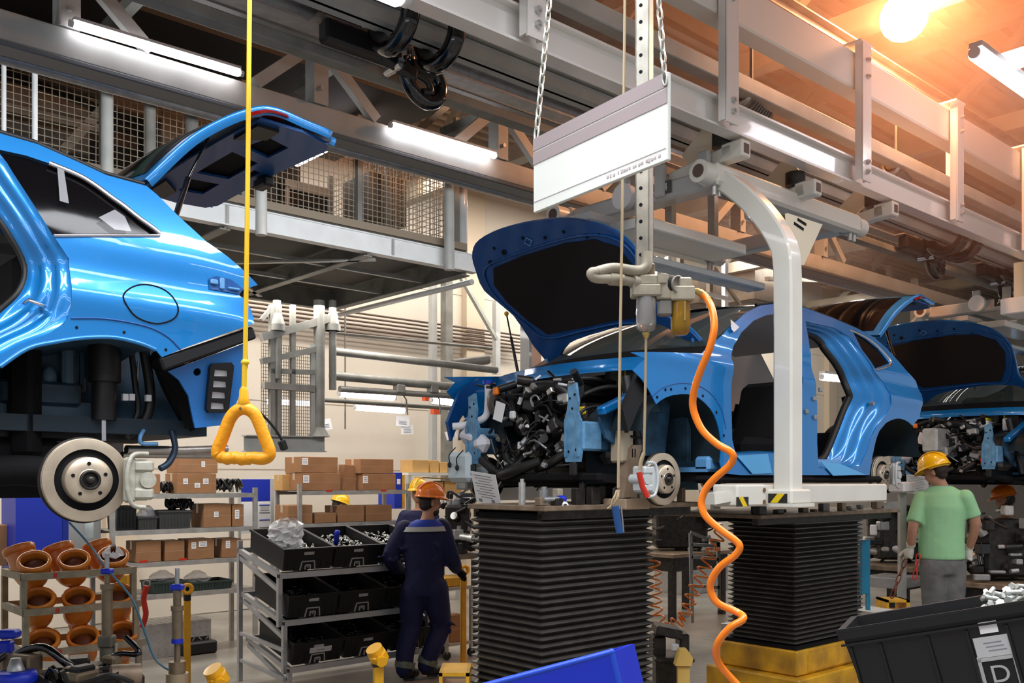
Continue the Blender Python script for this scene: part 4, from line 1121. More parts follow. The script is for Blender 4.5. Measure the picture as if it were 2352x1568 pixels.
    # brakes
    h = Vector(T(1540, 1100)); disc_brake(t, M, h.x, h.y, .152, 1, .0, -1, mat('pale_casting', (.62, .66, .66), .45, .2, var=.15)); disc_brake(t, M, h.x, h.y, .152, -1, WID, -1)
    h2 = Vector(T(2040, 1090)); disc_brake(t, M, h2.x, h2.y, .142, 1, .0, 1); disc_brake(t, M, h2.x, h2.y, .142, -1, WID, 1)
    for hh, y0 in ((h, .1), (h2, .1)):
        for yy, y2 in ((.16, .3), (WID - .16, WID - .3)):
            b = MB(M); b.cyl((hh.x, yy, hh.y + .05), (hh.x + .02, y2, hh.y + .62), .035, n=12); b.build('shock_absorber', BLACKP, t)
    b = MB(M); b.cyl((h2.x, .04, h2.y), (h2.x, WID - .04, h2.y), .045, n=12); b.build('axle_beam', BLACKM, t)
    b = MB(M); b.cyl((h.x, .04, h.y), (h.x, WID - .04, h.y - .02), .025, n=12); b.build('drive_shaft', BLACKM, t)
    tailgate(t, M)
    bonnet(t, M)
    engine_bay(t, M)
    return t

# ------------------------------------------------------------------ bonnet: plane through the hinge line, leaning forward
def bonnet(t, M):
    hx, hz = .437, 2.715
    e = Vector((-.507, 0, .862)); nrm = Vector((.862, 0, .507))
    P0 = Vector((hx, 0, hz))
    def hit(px, py):
        # intersect the sight line with the bonnet plane; returns (y, v)
        o = LM.inverted() @ Vector((0, 0, HC)); d = (LM.inverted() @ U(px, py, 5.0)) - o
        s = (P0 - o).dot(nrm) / d.dot(nrm); p = o + d * s
        return Vector((p.y, (p - P0).dot(e)))
    out = [hit(*a) for a in ((1262, 838), (1226, 790), (1182, 722), (1122, 662), (1102, 612), (1096, 572), (1110, 545), (1150, 525), (1225, 509), (1300, 506), (1380, 523), (1430, 553), (1465, 596), (1488, 650), (1505, 700), (1530, 730), (1575, 752), (1622, 800), (1602, 803), (1545, 764), (1500, 747), (1430, 753), (1370, 768), (1300, 793), (1274, 836))]
    pad = [hit(*a) for a in ((1140, 612), (1200, 588), (1290, 562), (1360, 553), (1415, 570), (1450, 615), (1465, 680), (1462, 733), (1400, 741), (1330, 756), (1258, 768), (1215, 735), (1170, 690), (1142, 650))]
    W = .8
    def fn(off):
        def f(u, v):
            cr = .05 * (1 - ((u - W) / .75) ** 2) - .05 * max(0, v - .55) ** 2 * 2
            return P0 + e * v + Vector((0, u, 0)) + nrm * (off + cr)
        return f
    tv = lambda u, v: nrm
    out = spline(out, 3, True)
    b = MB(M); b.panel(out, [], fn(.012), .05, .012, tv); o = b.build('bonnet', PAINT, t)
    # stamped inner frame: raised ribs round the pad
    fr = MB(M)
    c = Vector((sum(p.x for p in pad) / len(pad), sum(p.y for p in pad) / len(pad)))
    inn = [p + (c - p) * .03 for p in pad]
    fr.panel(out, [inn], lambda u, v: fn(-.012)(u, v) + nrm * (.012 * sin(u * 30) * sin(v * 26) * .3), .035, .02, tv)
    fr.build('inner_frame', PAINTIN, o)
    b = MB(M); b.tube([fn(-.018)(p.x, p.y) for p in spline([p + (p - c) * .09 for p in pad], 5, True)], .008, 6, True); b.build('frame_bead', PAINTIN, o)
    b = MB(M); b.panel(pad, [], fn(-.022), .06, .012, tv); b.build('insulation_pad', mat('black_felt', (.009, .006, .006), .95), o)
    for a in ((1140, 567), (1160, 578), (1133, 600), (1200, 547), (1248, 548), (1290, 535), (1342, 545), (1371, 543)):
        p = hit(*a); b = MB(M); q_ = fn(-.0135)(p.x, p.y); b.cyl(q_, q_ - nrm * .004, .012 + .004 * (a[0] % 3), n=10); b.build('stamped_hole', BLACKM, o)
    # diamond stamping
    p = hit(1212, 556); dd = [fn(-.016)(p.x + a * .035, p.y + c_ * .03) for a, c_ in ((0, 1), (1, 0), (0, -1), (-1, 0))]
    b = MB(M); b.tube(dd, .005, 6, True); b.build('diamond_stamping', LBLUE, o)
    for y in (.14, 1.46):
        b = MB(M); b.box((hx + .0, y, hz - .03), (.10, .03, .10), None, .008); b.tube([(hx + .02, y, hz - .1), (hx - .02, y, hz - .02), (hx - .03, y, hz + .06)], .012, 8); b.build('bonnet_hinge', PAINT, t)
    p = hit(1170, 716); a = fn(-.02)(p.x, p.y); c = Vector((.15, 1.45, 2.50))
    b = MB(M); b.cyl(a, a.lerp(c, .35), .006, n=8); b.cyl(a.lerp(c, .3), c, .011, n=8); s = b.build('bonnet_stay', BLACKP, t)
    b = MB(M); b.sph(a, .018, 10); b.build('stay_clip', YEL, s)

# ------------------------------------------------------------------ open engine bay
def engine_bay(t, M):
    rnd = random.Random(11)
    def B(c, d, m, nm='engine_casting', R=None, bev=.012):
        b = MB(M); b.box(c, d, R, bev); return b.build(nm, m, t)
    def C(p, q_, r, m, nm, r2=None, n=18):
        b = MB(M); b.cyl(p, q_, r, r2, n); return b.build(nm, m, t)
    def TU(pts, r, m, nm='hose', k=5, n=9):
        b = MB(M); b.tube(spline(pts, k), r, n); return b.build(nm, m, t)
    # chassis legs with crash plates
    for y in (.34, 1.26):
        s = 1 if y < .8 else -1
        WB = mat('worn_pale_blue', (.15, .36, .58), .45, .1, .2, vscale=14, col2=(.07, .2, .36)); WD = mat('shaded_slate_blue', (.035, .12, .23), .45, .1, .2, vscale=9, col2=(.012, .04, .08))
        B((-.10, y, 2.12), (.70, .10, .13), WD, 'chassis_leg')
        pl = [(y + a * .76, b_) for a, b_ in ((-.075, 1.99), (.075, 1.99), (.09, 2.04), (.085, 2.24), (.06, 2.29), (.045, 2.36), (.05, 2.43), (-.035, 2.45), (-.06, 2.34), (-.05, 2.28), (-.085, 2.23), (-.09, 2.04))]
        b = MB(M); b.prism(pl, lambda u, v, k: Vector((-.45 - k, u, v)), 0, .018); b.bar((-.47, y - .05, 2.02), (-.47, y - .05, 2.24), .012, .02, (0, 1, 0)); b.bar((-.47, y + .05, 2.02), (-.47, y + .05, 2.24), .012, .02, (0, 1, 0)); o = b.build('crash_plate', mat('worn_pale_blue', (.15, .36, .58), .45, .1, .2, vscale=14, col2=(.07, .2, .36)), t)
        for (u, v) in ((.03, 2.05), (-.03, 2.06), (.05, 2.12), (-.05, 2.13), (.02, 2.36), (.0, 2.30), (-.02, 2.38)):
            b = MB(M); b.cyl((-.468, y + u, v), (-.4695, y + u, v), .008, n=8); b.build('plate_hole', BLACKM, o)
        B((-.46, y, 1.95), (.03, .06, .09), BLACKP, 'tow_bracket')
        B((-.38, y - s * .02, 2.14), (.16, .13, .17), WB, 'crash_box')
        # shock tower and slanting apron
        pts = [(-.36, 2.25), (.20, 2.50), (.28, 2.42), (.25, 2.05), (-.05, 2.02), (-.30, 2.13)]
        yo = y - s * .12
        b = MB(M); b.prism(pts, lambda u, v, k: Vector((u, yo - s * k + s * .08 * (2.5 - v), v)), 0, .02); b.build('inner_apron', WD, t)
        b = MB(M); b.bar((-.38, yo - s * .02, 2.28), (.30, yo - s * .06, 2.56), .07, .05, bev=.01); b.build('apron_rail', PAINT, t)
        C((.12, y - s * .05, 2.3), (.12, y - s * .05, 2.52), .11, PRIMER, 'strut_tower', .085)
        b = MB(M); b.panel([(-.42, 2.28), (-.30, 2.50), (-.12, 2.60), (-.18, 2.44), (-.30, 2.30), (-.38, 2.15)], [], lambda x, z: Vector((x, (S(x, z) + .03) if s > 0 else WID - S(x, z) - .03, z)), .05, .03, tvn if s > 0 else tvf); b.build('lamp_carrier', BLACKP if s > 0 else PAINTIN, t)
    # power unit
    B((.02, .78, 2.20), (.34, .46, .34), DKSTEEL, 'engine_block', None, .03)
    B((.0, .80, 2.45), (.30, .44, .12), BLACKP, 'valve_cover', None, .03)
    for k in range(4): C((-.04 + 0, .64 + k * .1, 2.50), (-.04, .64 + k * .1, 2.545), .022, BLACKP, 'ignition_coil', n=12)
    B((.0, .45, 2.12), (.30, .24, .28), mat('worn_alu', (.34, .33, .31), .45, .6, var=.6, vscale=22), 'gearbox', None, .04)
    C((-.16, .42, 2.09), (-.19, .42, 2.09), .055, BLACKM, 'drive_flange')
    C((-.10, .52, 2.16), (-.24, .52, 2.16), .075, ALU, 'clutch_housing')
    B((.0, .8, 1.98), (.40, .6, .10), DKSTEEL, 'oil_sump', None, .03)
    b = MB(M); b.tube(spline([(-.22, .58, 2.38), (-.27, .68, 2.46), (-.28, .84, 2.46), (-.24, .98, 2.40)], 5), .045, 12); b.build('intake_manifold', BLACKP, t)
    for k in range(4): TU([(-.27, .62 + k * .1, 2.44), (-.26, .62 + k * .1, 2.34), (-.18, .63 + k * .1, 2.30)], .022, BLACKP, 'intake_runner')
    for (x, y, z, r, m) in ((-.20, 1.02, 2.24, .075, DKSTEEL), (-.22, 1.08, 2.06, .06, DKSTEEL), (-.22, .92, 2.08, .05, ALU), (-.18, 1.10, 2.38, .05, BLACKP)):
        b = MB(M); b.lathe([(0, .0), (r, 0), (r, .012), (r * .85, .02), (r, .03), (r, .045), (r * .7, .05), (r * .3, .07), (0, .07)], (x, y, z), (-1, 0, 0), 22); b.build('pulley', m, t)
    C((-.1, 1.0, 2.22), (.1, 1.0, 2.22), .07, ALU, 'alternator'); C((-.12, .62, 2.03), (.0, .62, 2.03), .06, ALU, 'starter_motor')
    # brake booster with clear cap, air box, battery, reservoirs
    C((.30, .55, 2.53), (.16, .55, 2.55), .10, BLACKP, 'brake_booster'); C((.16, .55, 2.55), (.13, .55, 2.553), .085, mat('cloudy_cap', (.55, .55, .55), .15, .3, var=.6, vscale=20), 'clear_cap')
    B((.12, .30, 2.50), (.2, .14, .16), BLACKP, 'fuse_box'); B((.05, .36, 2.46), (.08, .06, .13), PAPER, 'brake_fluid_tank'); C((.05, .36, 2.53), (.05, .36, 2.565), .026, mat('yellow_cap', (.85, .7, .02), .4), 'filler_cap')
    b = MB(M); b.tube(spline([(-.32, 1.27, 2.52), (-.32, 1.27, 2.40), (-.34, 1.28, 2.30), (-.44, 1.36, 2.25), (-.5, 1.42, 2.24)], 5), .024, 10); b.build('washer_filler_pipe', PAPER, t)
    C((-.32, 1.27, 2.52), (-.32, 1.27, 2.545), .038, BLUEC, 'washer_cap')
    b = MB(M); b.sph((-.30, 1.20, 2.40), .08, 14, (.9, .8, 1.3)); b.build('air_duct', mat('brown_grey_plastic', (.12, .10, .085), .4), t)
    # crumpled foil heat shield
    b = MB(M); rows = []
    for i in range(10):
        rows.append([Vector((-.05 + .3 * (j / 10) * .9, 1.0 + .26 * i / 9, 2.52 + .06 * sin(i * .5) + rnd.uniform(-.016, .016))) for j in range(11)])
    b.loft(rows, smooth=False); b.build('heat_shield', mat('foil', (.75, .75, .76), .22, .95), t)
    # front lower parts: washer tank, bumper foam, hoses
    b = MB(M); b.box((-.42, 1.32, 2.17), (.13, .20, .12), Matrix.Rotation(.25, 3, 'X'), .05); b.box((-.43, 1.20, 2.12), (.12, .12, .12), Matrix.Rotation(-.2, 3, 'X'), .045); b.build('washer_tank', mat('milky_plastic', (.62, .63, .68), .4), t)
    B((-.40, 1.38, 1.97), (.20, .24, .20), mat('pale_tank', (.55, .64, .68), .5), 'coolant_tank', None, .03)
    for (y, z) in ((1.42, 2.0), (1.34, 1.98)): TU([(-.5, y - .03, z + .1), (-.53, y, z + .05), (-.52, y + .01, z)], .004, BLACKP, 'wire'); B((-.52, y + .01, z - .015), (.03, .03, .04), BLACKP, 'wiring_plug')
    hoses = [([(-.36, 1.10, 1.93), (-.42, 1.0, 1.92), (-.40, .85, 1.96), (-.34, .74, 2.0)], .034), ([(-.44, 1.2, 2.02), (-.40, 1.05, 1.93), (-.3, .95, 2.02), (-.26, .9, 2.16)], .028), ([(-.3, 1.15, 2.2), (-.36, 1.05, 2.12), (-.36, 1.02, 2.0), (-.28, .96, 1.98)], .026),
             ([(-.25, .7, 2.3), (-.33, .62, 2.25), (-.32, .5, 2.2), (-.2, .45, 2.25)], .02), ([(.1, .52, 2.5), (-.1, .56, 2.52), (-.2, .7, 2.5), (-.2, .95, 2.5)], .018), ([(-.1, 1.1, 2.5), (-.25, 1.1, 2.45), (-.32, 1.0, 2.3), (-.25, .92, 2.2)], .022),
             ([(.2, .4, 2.45), (-.05, .44, 2.46), (-.22, .50, 2.40), (-.26, .6, 2.32)], .016), ([(-.45, .34, 2.2), (-.40, .30, 2.30), (-.1, .30, 2.34), (.15, .28, 2.42)], .010), ([(-.30, .55, 2.05), (-.36, .65, 1.98), (-.3, .8, 1.95)], .03)]
    for p, r in hoses: TU(p, r, RUBBER if r > .015 else BLACKP)
    for k in range(46):
        c = Vector((rnd.uniform(-.34, -.12), rnd.uniform(.42, 1.18), rnd.uniform(1.98, 2.52)))
        m = rnd.choice([BLACKP, BLACKP, GLOSSB, DKSTEEL, ALU, GALV, BLACKP])
        if rnd.random() < .5:
            B(c, (rnd.uniform(.03, .09), rnd.uniform(.03, .11), rnd.uniform(.03, .09)), m, 'engine_fitting', Matrix.Rotation(rnd.uniform(-.6, .6), 3, 'X'), .01)
        else:
            d = Vector((rnd.uniform(-1, .1), rnd.uniform(-1, 1), rnd.uniform(-.6, .6))).normalized() * rnd.uniform(.03, .08)
            C(c - d, c + d, rnd.uniform(.012, .035), m, 'engine_fitting', n=12)
    for k in range(44):
        c = Vector((rnd.uniform(-.42, -.27), rnd.uniform(.44, 1.2), rnd.uniform(1.95, 2.54))); m = rnd.choice([ALU, GALV, STEEL, GREYD, BLACKP, GLOSSB, PAPER]); d = Vector((rnd.uniform(-1, .2), rnd.uniform(-1, 1), rnd.uniform(-.7, .7))).normalized() * rnd.uniform(.012, .035)
        if k % 3: C(c - d, c + d, rnd.uniform(.006, .017), m, 'engine_fitting', n=9)
        else: B(c, (.03, rnd.uniform(.02, .06), rnd.uniform(.015, .04)), m, 'engine_fitting', Matrix.Rotation(rnd.uniform(-.8, .8), 3, 'X'), .005)
    for k in range(26):
        a = Vector((rnd.uniform(-.42, -.2), rnd.uniform(.36, 1.25), rnd.uniform(1.98, 2.5)))
        pts = [a]
        for j in range(3): pts.append(pts[-1] + Vector((rnd.uniform(-.06, .08), rnd.uniform(-.16, .16), rnd.uniform(-.12, .1))))
        TU(pts, rnd.choice([.004, .005, .006, .008]), rnd.choice([BLACKP, BLACKP, BLACKP, GALV]), 'wire', 4, 6)
    for (c, m) in (((-.38, 1.12, 2.46), ORANGE), ((-.40, .42, 2.08), RED), ((-.3, .42, 2.30), mat('yellow_wire', (.8, .6, .02), .5)), ((-.36, .98, 2.30), PAPER), ((-.34, .66, 2.20), GALV), ((-.38, .88, 2.10), PAPER)):
        B(c, (.03, .045, .05), m, 'coloured_plug', None, .008)
    b = MB(M); b.box((-.44, 1.02, 2.32), (.004, .09, .12), Matrix.Rotation(.3, 3, 'X')); b.build('bay_tag', PAPER, t)
    # subframe, lower arms
    b = MB(M); b.bar((-.36, .2, 1.90), (-.36, 1.4, 1.90), .08, .05, bev=.012); b.bar((.25, .2, 1.86), (.25, 1.4, 1.86), .1, .06, bev=.012); b.bar((-.36, .24, 1.90), (.25, .3, 1.86), .08, .05); b.bar((-.36, 1.36, 1.90), (.25, 1.3, 1.86), .08, .05); b.build('subframe', BLACKM, t)
    for y0, y1 in ((.06, .34), (1.54, 1.26)):
        b = MB(M); b.bar((.0, y0, 1.84), (.2, y1, 1.86), .07, .03); b.bar((.0, y0, 1.84), (-.2, y1, 1.88), .05, .03); b.build('lower_arm', BLACKM, t)
    # firewall
    b = MB(M); b.bb((.36, .15, 2.0), (.40, 1.45, 2.60)); b.build('firewall', PRIMER, t)
    # a work sheet hung on the nose
    R = Matrix.Translation((-.55, 1.02, 1.83)) @ Matrix.Rotation(-.35, 4, 'Y') @ Matrix.Rotation(.12, 4, 'X')
    b = MB(M @ R); b.box((0, 0, 0), (.004, .23, .21)); o = b.build('work_sheet', PAPER, t)
    b = MB(M @ R)
    for i in range(9):
        w = .16 - .05 * (i % 3 == 2); b.box((-.003, .0 + (.0 if i % 3 else .01), .085 - i * .018), (.001, w, .004))
    for (u, v) in ((.07, -.085), (-.05, -.08)): b.box((-.003, u, v), (.001, .03, .02))
    b.build('sheet_print', INK, o)
mid_car = car_open()
last_car = dup(mid_car, LM @ Matrix.Translation((PITCH, 0, 0)), 'blue car at the right edge, only raised bonnet and bare front end showing')
WM[last_car.name] = LM @ Matrix.Translation((PITCH, 0, 0))
SILV = mat('silver_casing', (.66, .65, .62), .4, .5, var=.3, vscale=12)
for (x0, y0, x1, y1, yy, m, nm) in ((2152, 988, 2222, 1038, .80, SILV, 'gearbox_casing'), (2195, 1000, 2262, 1030, .72, SILV, 'silver_cover'), (2175, 1030, 2255, 1048, .75, ALU, 'mount_arm'), (2158, 1050, 2260, 1092, .78, DKSTEEL, 'sump_casing'), (2268, 965, 2284, 985, .5, PAPER, 'fluid_bottle'), (2268, 960, 2282, 966, .5, mat('yellow_cap', ()), 'bottle_cap')):
    a, c = PL(x0, y1, yy), PL(x1, y0, yy); b = MB(LM); b.bb((a.x, yy, a.z), (c.x, yy + .16, c.z), .02); b.build(nm, m, last_car)
# ================================================================== CARRIERS, TROLLEYS, LIFTS
def PX(px, py, x):
    """line-frame point at line position x seen at the given place"""
    r = (px - CX) / F
    y = (BASE.x + x * DX - r * (BASE.y + x * DY)) / (r * DX + DY)
    dep = BASE.y + y * DX + x * DY
    return Vector((x, y, HC + (CY - py) * dep / F))
HAZY = mat('hazard_yellow', (.75, .55, .01), .5)
HAZB = mat('hazard_black', (.015, .015, .015), .5)

def carrier():
    M = LM.copy()
    yc = -.35; xc = PL(1818, 1100, yc - .065).x + .065
    t = thing('overhead_carrier', 'big white C-shaped carrier whose column stands before the middle car', 'carrier', M, 'white overhead carriers')
    zb = PX(1810, 1163, xc).z; 
    def arm(far):
        f = (lambda y: WID - y) if far else (lambda y: y)
        path = [Vector((xc, f(yc), zb)), Vector((xc, f(yc), 2.5)), Vector((xc, f(yc), 3.05))]
        for a in ((1806, 588), (1792, 548), (1765, 506), (1728, 464), (1690, 432), (1655, 410)):
            p = PX(a[0], a[1], xc); path.append(Vector((xc, f(p.y), p.z)))
        sp = [path[0], path[1]] + spline(path[2:], 9)
        b = MB(M); rows = []
        for i, p in enumerate(sp):
            tg = sp[min(i + 1, len(sp) - 1)] - sp[max(i - 1, 0)]; tg.normalize()
            nn = Vector((1, 0, 0)); u = nn.cross(tg)
            h = .065; c = .012
            prof = [(-h, -h + c), (-h, h - c), (-h + c, h), (h - c, h), (h, h - c), (h, -h + c), (h - c, -h), (-h + c, -h)]
            rows.append([p + nn * a_ + u * b_ for a_, b_ in prof])
        b.loft(rows, True, False); b.add(rows[0], [list(range(8))], False); b.add(rows[-1], [list(range(8))], False)
        b.build('column', WHITE, t)
        top = sp[-1]
        # torque tube with round ends
        a = PL(1628, 428, top.y if not far else WID - top.y); c = PL(1960, 548, top.y if not far else WID - top.y)
        y = top.y
        b = MB(M); b.box(((a.x + c.x) / 2, y, top.z), (c.x - a.x, .14, .14), None, .02); b.build('torque_beam', WHITE, t)
        for xx, s in ((a.x, -1), (c.x, 1)):
            b = MB(M); b.cyl((xx, y, top.z), (xx + s * .11, y, top.z), .072, n=24); o = b.build('pivot_boss', WHITE, t)
            b = MB(M); b.cyl((xx + s * .108, y, top.z), (xx + s * .115, y, top.z), .042, n=20); b.build('pivot_bore', mat('brown_bore', (.10, .06, .045), .5), o)
            for k in (.03, .09):
                b = MB(M); b.cyl((xx - s * k, y - .02, top.z - .075), (xx - s * k, y - .02, top.z - .13), .016, n=10); b.build('lock_pin', ALU, o)
        return sp
    sp = arm(False); arm(True)
    top = sp[-1]; yt = top.y; zt = top.z
    # gusset with slots
    b = MB(M); g = [(xc + .02, yc, 3.0), (xc + .03, yc + .12, 3.55), (xc + .42, yc + .10, 3.55)]
    P = [PL(1806, 490, yc + .04), PL(1886, 516, yc + .04), PL(1843, 610, yc + .04), PL(1815, 600, yc + .04)]
    b.prism([(p.x, p.z) for p in P], lambda u, v, k: Vector((u, yc + .04 + k, v)), -.01, .01); o = b.build('gusset_plate', mat('cream_plate', (.72, .64, .48), .4), t)
    for (a0, a1) in (((1832, 503), (1852, 516)), ((1824, 512), (1846, 527)), ((1804, 534), (1825, 549))):
        p, q_ = PL(*a0, yc + .028), PL(*a1, yc + .028); b = MB(M); b.bar((p.x, yc + .028, p.z), (q_.x, yc + .028, q_.z), .003, .018, (0, 0, 1), .001); b.build('slot', BLACKM, o)
    # cross beams over the roof, number plate
    x0 = PL(1628, 428, yt).x
    for xx, h in ((x0 + .10, .13), (xc, .12), (PL(1960, 548, yt).x - .12, .12)):
        b = MB(M); b.box((xx, .8, zt - .01), (.13, WID - 2 * yt, h), None, .015); b.build('cross_beam', WHITEG, t)
    p = PX(1512, 436, x0 + .03)
    R = Matrix.Translation((x0 + .03, p.y, zt + .01)) @ Matrix(((0, 0, -1, 0), (-1, 0, 0, 0), (0, 1, 0, 0), (0, 0, 0, 1)))
    b = MB(M @ R); b.box((0, 0, 0), (.22, .085, .006)); o = b.build('number_plate', mat('plate_dark', (.035, .03, .03), .4), t)
    text_mesh('plate_text', 'A044', .075, M @ R @ Matrix.Translation((0, 0, .0035)), PAPER, o)
    for s in (-.06, .3, .62):
        b = MB(M); b.box((x0 + .03, yt + .12 + s, zt + .06), (.04, .09, .22), None, .01); b.build('clamp_plate', WHITEG, t)
    b = MB(M); c = PX(1432, 440, x0 + .0); b.cyl((x0 - .02, c.y, zt + .02), (x0 + .04, c.y, zt + .02), .09, n=24); b.build('swivel_boss', PAPER, t)
    # support arms with open square ends, reaching under the white rail
    for k, (px, py, px0, py0) in enumerate(((1690, 348, 1545, 400), (1856, 436, 1735, 470), (2035, 484, 1905, 505))):
        near = PL(px, py, .02); xx = near.x
        b = MB(M); zz = near.z - .0
        y0, y1 = .02, .52
        b.box((xx, y0 + .0, zz), (.10, .16, .11), None, .008); b.bar((xx, y0, zz), (xx, y1, zz - .07), .10, .09, bev=.008)
        o = b.build('support_arm', WHITE, t)
        b = MB(M); b.box((xx - .0, y0 - .081, zz), (.055, .003, .06)); b.build('square_mouth', mat('brown_bore', ()), o)
        b = MB(M); b.bar((xx, y1 - .12, zz + .02), (xx, y0 + .12, zz + .22), .012, .16); b.build('web_plate', mat('cream_plate', ()), o)
        b = MB(M); b.cyl((xx, y0 + .1, zz + .05), (xx, y0 + .1, zz + .14), .07, n=16); b.build('roller', DKSTEEL, o)
    for k, (a, c, y, w, h, m) in enumerate((((1437, 517), (1675, 588), .62, .30, .075, WHITE), ((1480, 600), (1738, 622), .66, .16, .05, WHITEG), ((1330, 500), (1420, 520), .9, .2, .06, WHITEG))):
        p, q_ = PL(*a, y), PL(*c, y); b = MB(M); b.box(((p.x + q_.x) / 2, y, p.z), (q_.x - p.x, w, h), None, .008); b.build('load_bar', m, t)
    p = PL(1590, 520, .7); 
    for dx in (-.25, .25):
        b = MB(M); b.box((p.x + dx, .7, p.z + .12), (.05, .06, .35)); b.build('hanger_strap', GREY, t)
    # foot shoe and sill beam with hazard marks
    zs = PX(1800, 1160, xc).z
    b = MB(M); b.box((xc, yc, zs + .055), (.22, .19, .09), None, .012); b.box((xc, yc, zs + .004), (.24, .22, .02)); b.build('column_shoe', WHITE, t)
    a, c = PL(1655, 1132, -.22), PL(2018, 1132, -.22)
    zc_ = (PL(1950, 1110, -.29).z + PL(1950, 1155, -.29).z) / 2
    b = MB(M); b.box(((a.x + c.x) / 2 + .1, -.22, zc_), (c.x - a.x - .2, .13, .125), None, .01); b.box((a.x + .16, -.24, zc_), (.30, .18, .13), None, .012); b.bar((a.x + .05, -.24, zc_), (a.x - .12, -.22, zc_ - .02), .1, .06); b.build('sill_beam', WHITE, t)
    b = MB(M); b.box(((a.x + c.x) / 2, WID + .22, zc_), (c.x - a.x, .13, .125), None, .01); b.build('sill_beam', WHITE, t)
    for s in (.3, .9, 1.4):
        b = MB(M); b.box((a.x + s, -.05, zc_ + .0), (.1, .34, .05)); b.build('sill_pad', WHITEG, t)
    for (px, yy, zz) in ((1705, -.331, zc_ - .035), ):
        p = PL(px, 1147, yy)
        o = MB(M); o.box((p.x, yy - .001, zz), (.12, .002, .055)); ho = o.build('hazard_mark', HAZB, t)
        o = MB(M); o.add([Vector((p.x - .04, yy - .0025, zz + .0275)), Vector((p.x + .005, yy - .0025, zz + .0275)), Vector((p.x + .05, yy - .0025, zz - .0275)), Vector((p.x + .005, yy - .0025, zz - .0275))], [(0, 1, 2, 3)], False); o.build('hazard_stripe', HAZY, ho)
    yy = yc - .095 - .002
    o = MB(M); o.box((xc - .112, yc, zs + .045), (.002, .13, .055)); ho = o.build('hazard_mark', HAZB, t)
    o = MB(M); o.add([Vector((xc - .1145, yc - .05, zs + .0725)), Vector((xc - .1145, yc - .0, zs + .0725)), Vector((xc - .1145, yc + .05, zs + .0175)), Vector((xc - .1145, yc + .0, zs + .0175))], [(0, 1, 2, 3)], False); o.build('hazard_stripe', HAZY, ho)
    for (dx, dz) in ((.02, .03), (.02, -.04)):
        b = MB(M); b.cyl((a.x + .28, -.335, zc_ + dz), (a.x + .28, -.325, zc_ + dz), .014, n=10); b.build('bolt', mat('rusty_bolt', (.16, .09, .04), .6), t)
    return t
car_c = carrier()
dup(car_c, LM @ Matrix.Translation((PITCH, 0, 0)), 'white overhead carrier above the last car at the right edge')

# ------------------------------------------------------------------ black power trolleys
def trolley(x, lab, s=1.0, first=None):
    y0 = .67
    M = LM @ Matrix.Translation((x, y0, 4.24)) @ Matrix.Scale(s, 4)
    t = thing('conveyor_trolley', lab, 'trolley', LM @ Matrix.Translation((x, y0, 4.24)), 'black trolleys on the centre track')
    def TU(p, r, m, nm, n=12, k=6):
        b = MB(M); b.tube(spline(p, k), r, n); return b.build(nm, m, t)
    for dx in (-.10, .22):
        b = MB(M)
        arc = [Vector((dx, -.29 + .17 * cos(a), -.03 + .17 * sin(a))) for a in [radians(d) for d in range(-100, 130, 12)]]
        arc2 = [Vector((dx, -.29 - .17 * cos(a), -.03 + .17 * sin(a))) for a in [radians(d) for d in range(-100, 130, 12)]]
        b.tube(arc, .055, 10); b.tube(arc2, .055, 10)
        o = b.build('yoke', GLOSSB, t)
        b = MB(M); b.cyl((dx, -.09, .13), (dx, -.05, .13), .055, n=18); b.cyl((dx, .05, .13), (dx, .09, .13), .055, n=18); b.build('wheel', GREYD, o)
        b = MB(M); b.cyl((dx, 0, .03), (dx, 0, -.10), .025, n=12); b.build('shank', STEEL, o)
        b = MB(M); b.cyl((dx, 0, -.075), (dx, 0, -.095), .05, n=6, smooth=False); b.build('nut', CHROME, o)
    b = MB(M); b.box((-.12, 0, -.10), (.52, .10, .12), None, .015); b.build('draw_bar', mat('satin_black_steel', (.018, .018, .02), .35, .3), t)
    b = MB(M); b.box((.30, 0, -.13), (.2, .10, .08), None, .02); b.box((.12, -.03, -.16), (.26, .06, .09), Matrix.Rotation(.25, 3, 'Y'), .02); b.build('link_block', mat('satin_black_steel', ()), t)
    b = MB(M); b.cyl((.10, -.09, -.17), (.10, .07, -.17), .032, n=14); b.build('link_pin', CHROME, t)
    hook = [(.18, 0, -.18), (.24, 0, -.27), (.34, 0, -.31), (.43, 0, -.27), (.45, 0, -.19), (.42, 0, -.13)]
    TU(hook, [.045] * 31, GLOSSB, 'hook', 12)
    TU([(.20, -.03, -.2), (.26, -.03, -.18), (.33, -.03, -.2), (.35, -.03, -.25), (.29, -.03, -.27)], .022, mat('satin_black_steel', ()), 'hook_latch')
    b = MB(M); b.box((-.05, .02, -.03), (.75, .12, .012)); b.build('worn_pad', mat('scuffed_steel', (.42, .39, .36), .35, .6, var=.5, vscale=22), t)
    return t
x = PL(840, 150, .8).x
trolley(x, 'black trolley with big hook near the top, left of centre', .9)
trolley(PL(2085, 560, .8).x, 'black trolley under the rail right of the white carrier column', 1.0)
trolley(PL(2255, 640, .8).x, 'black trolley near the right edge above the last car', 1.0)
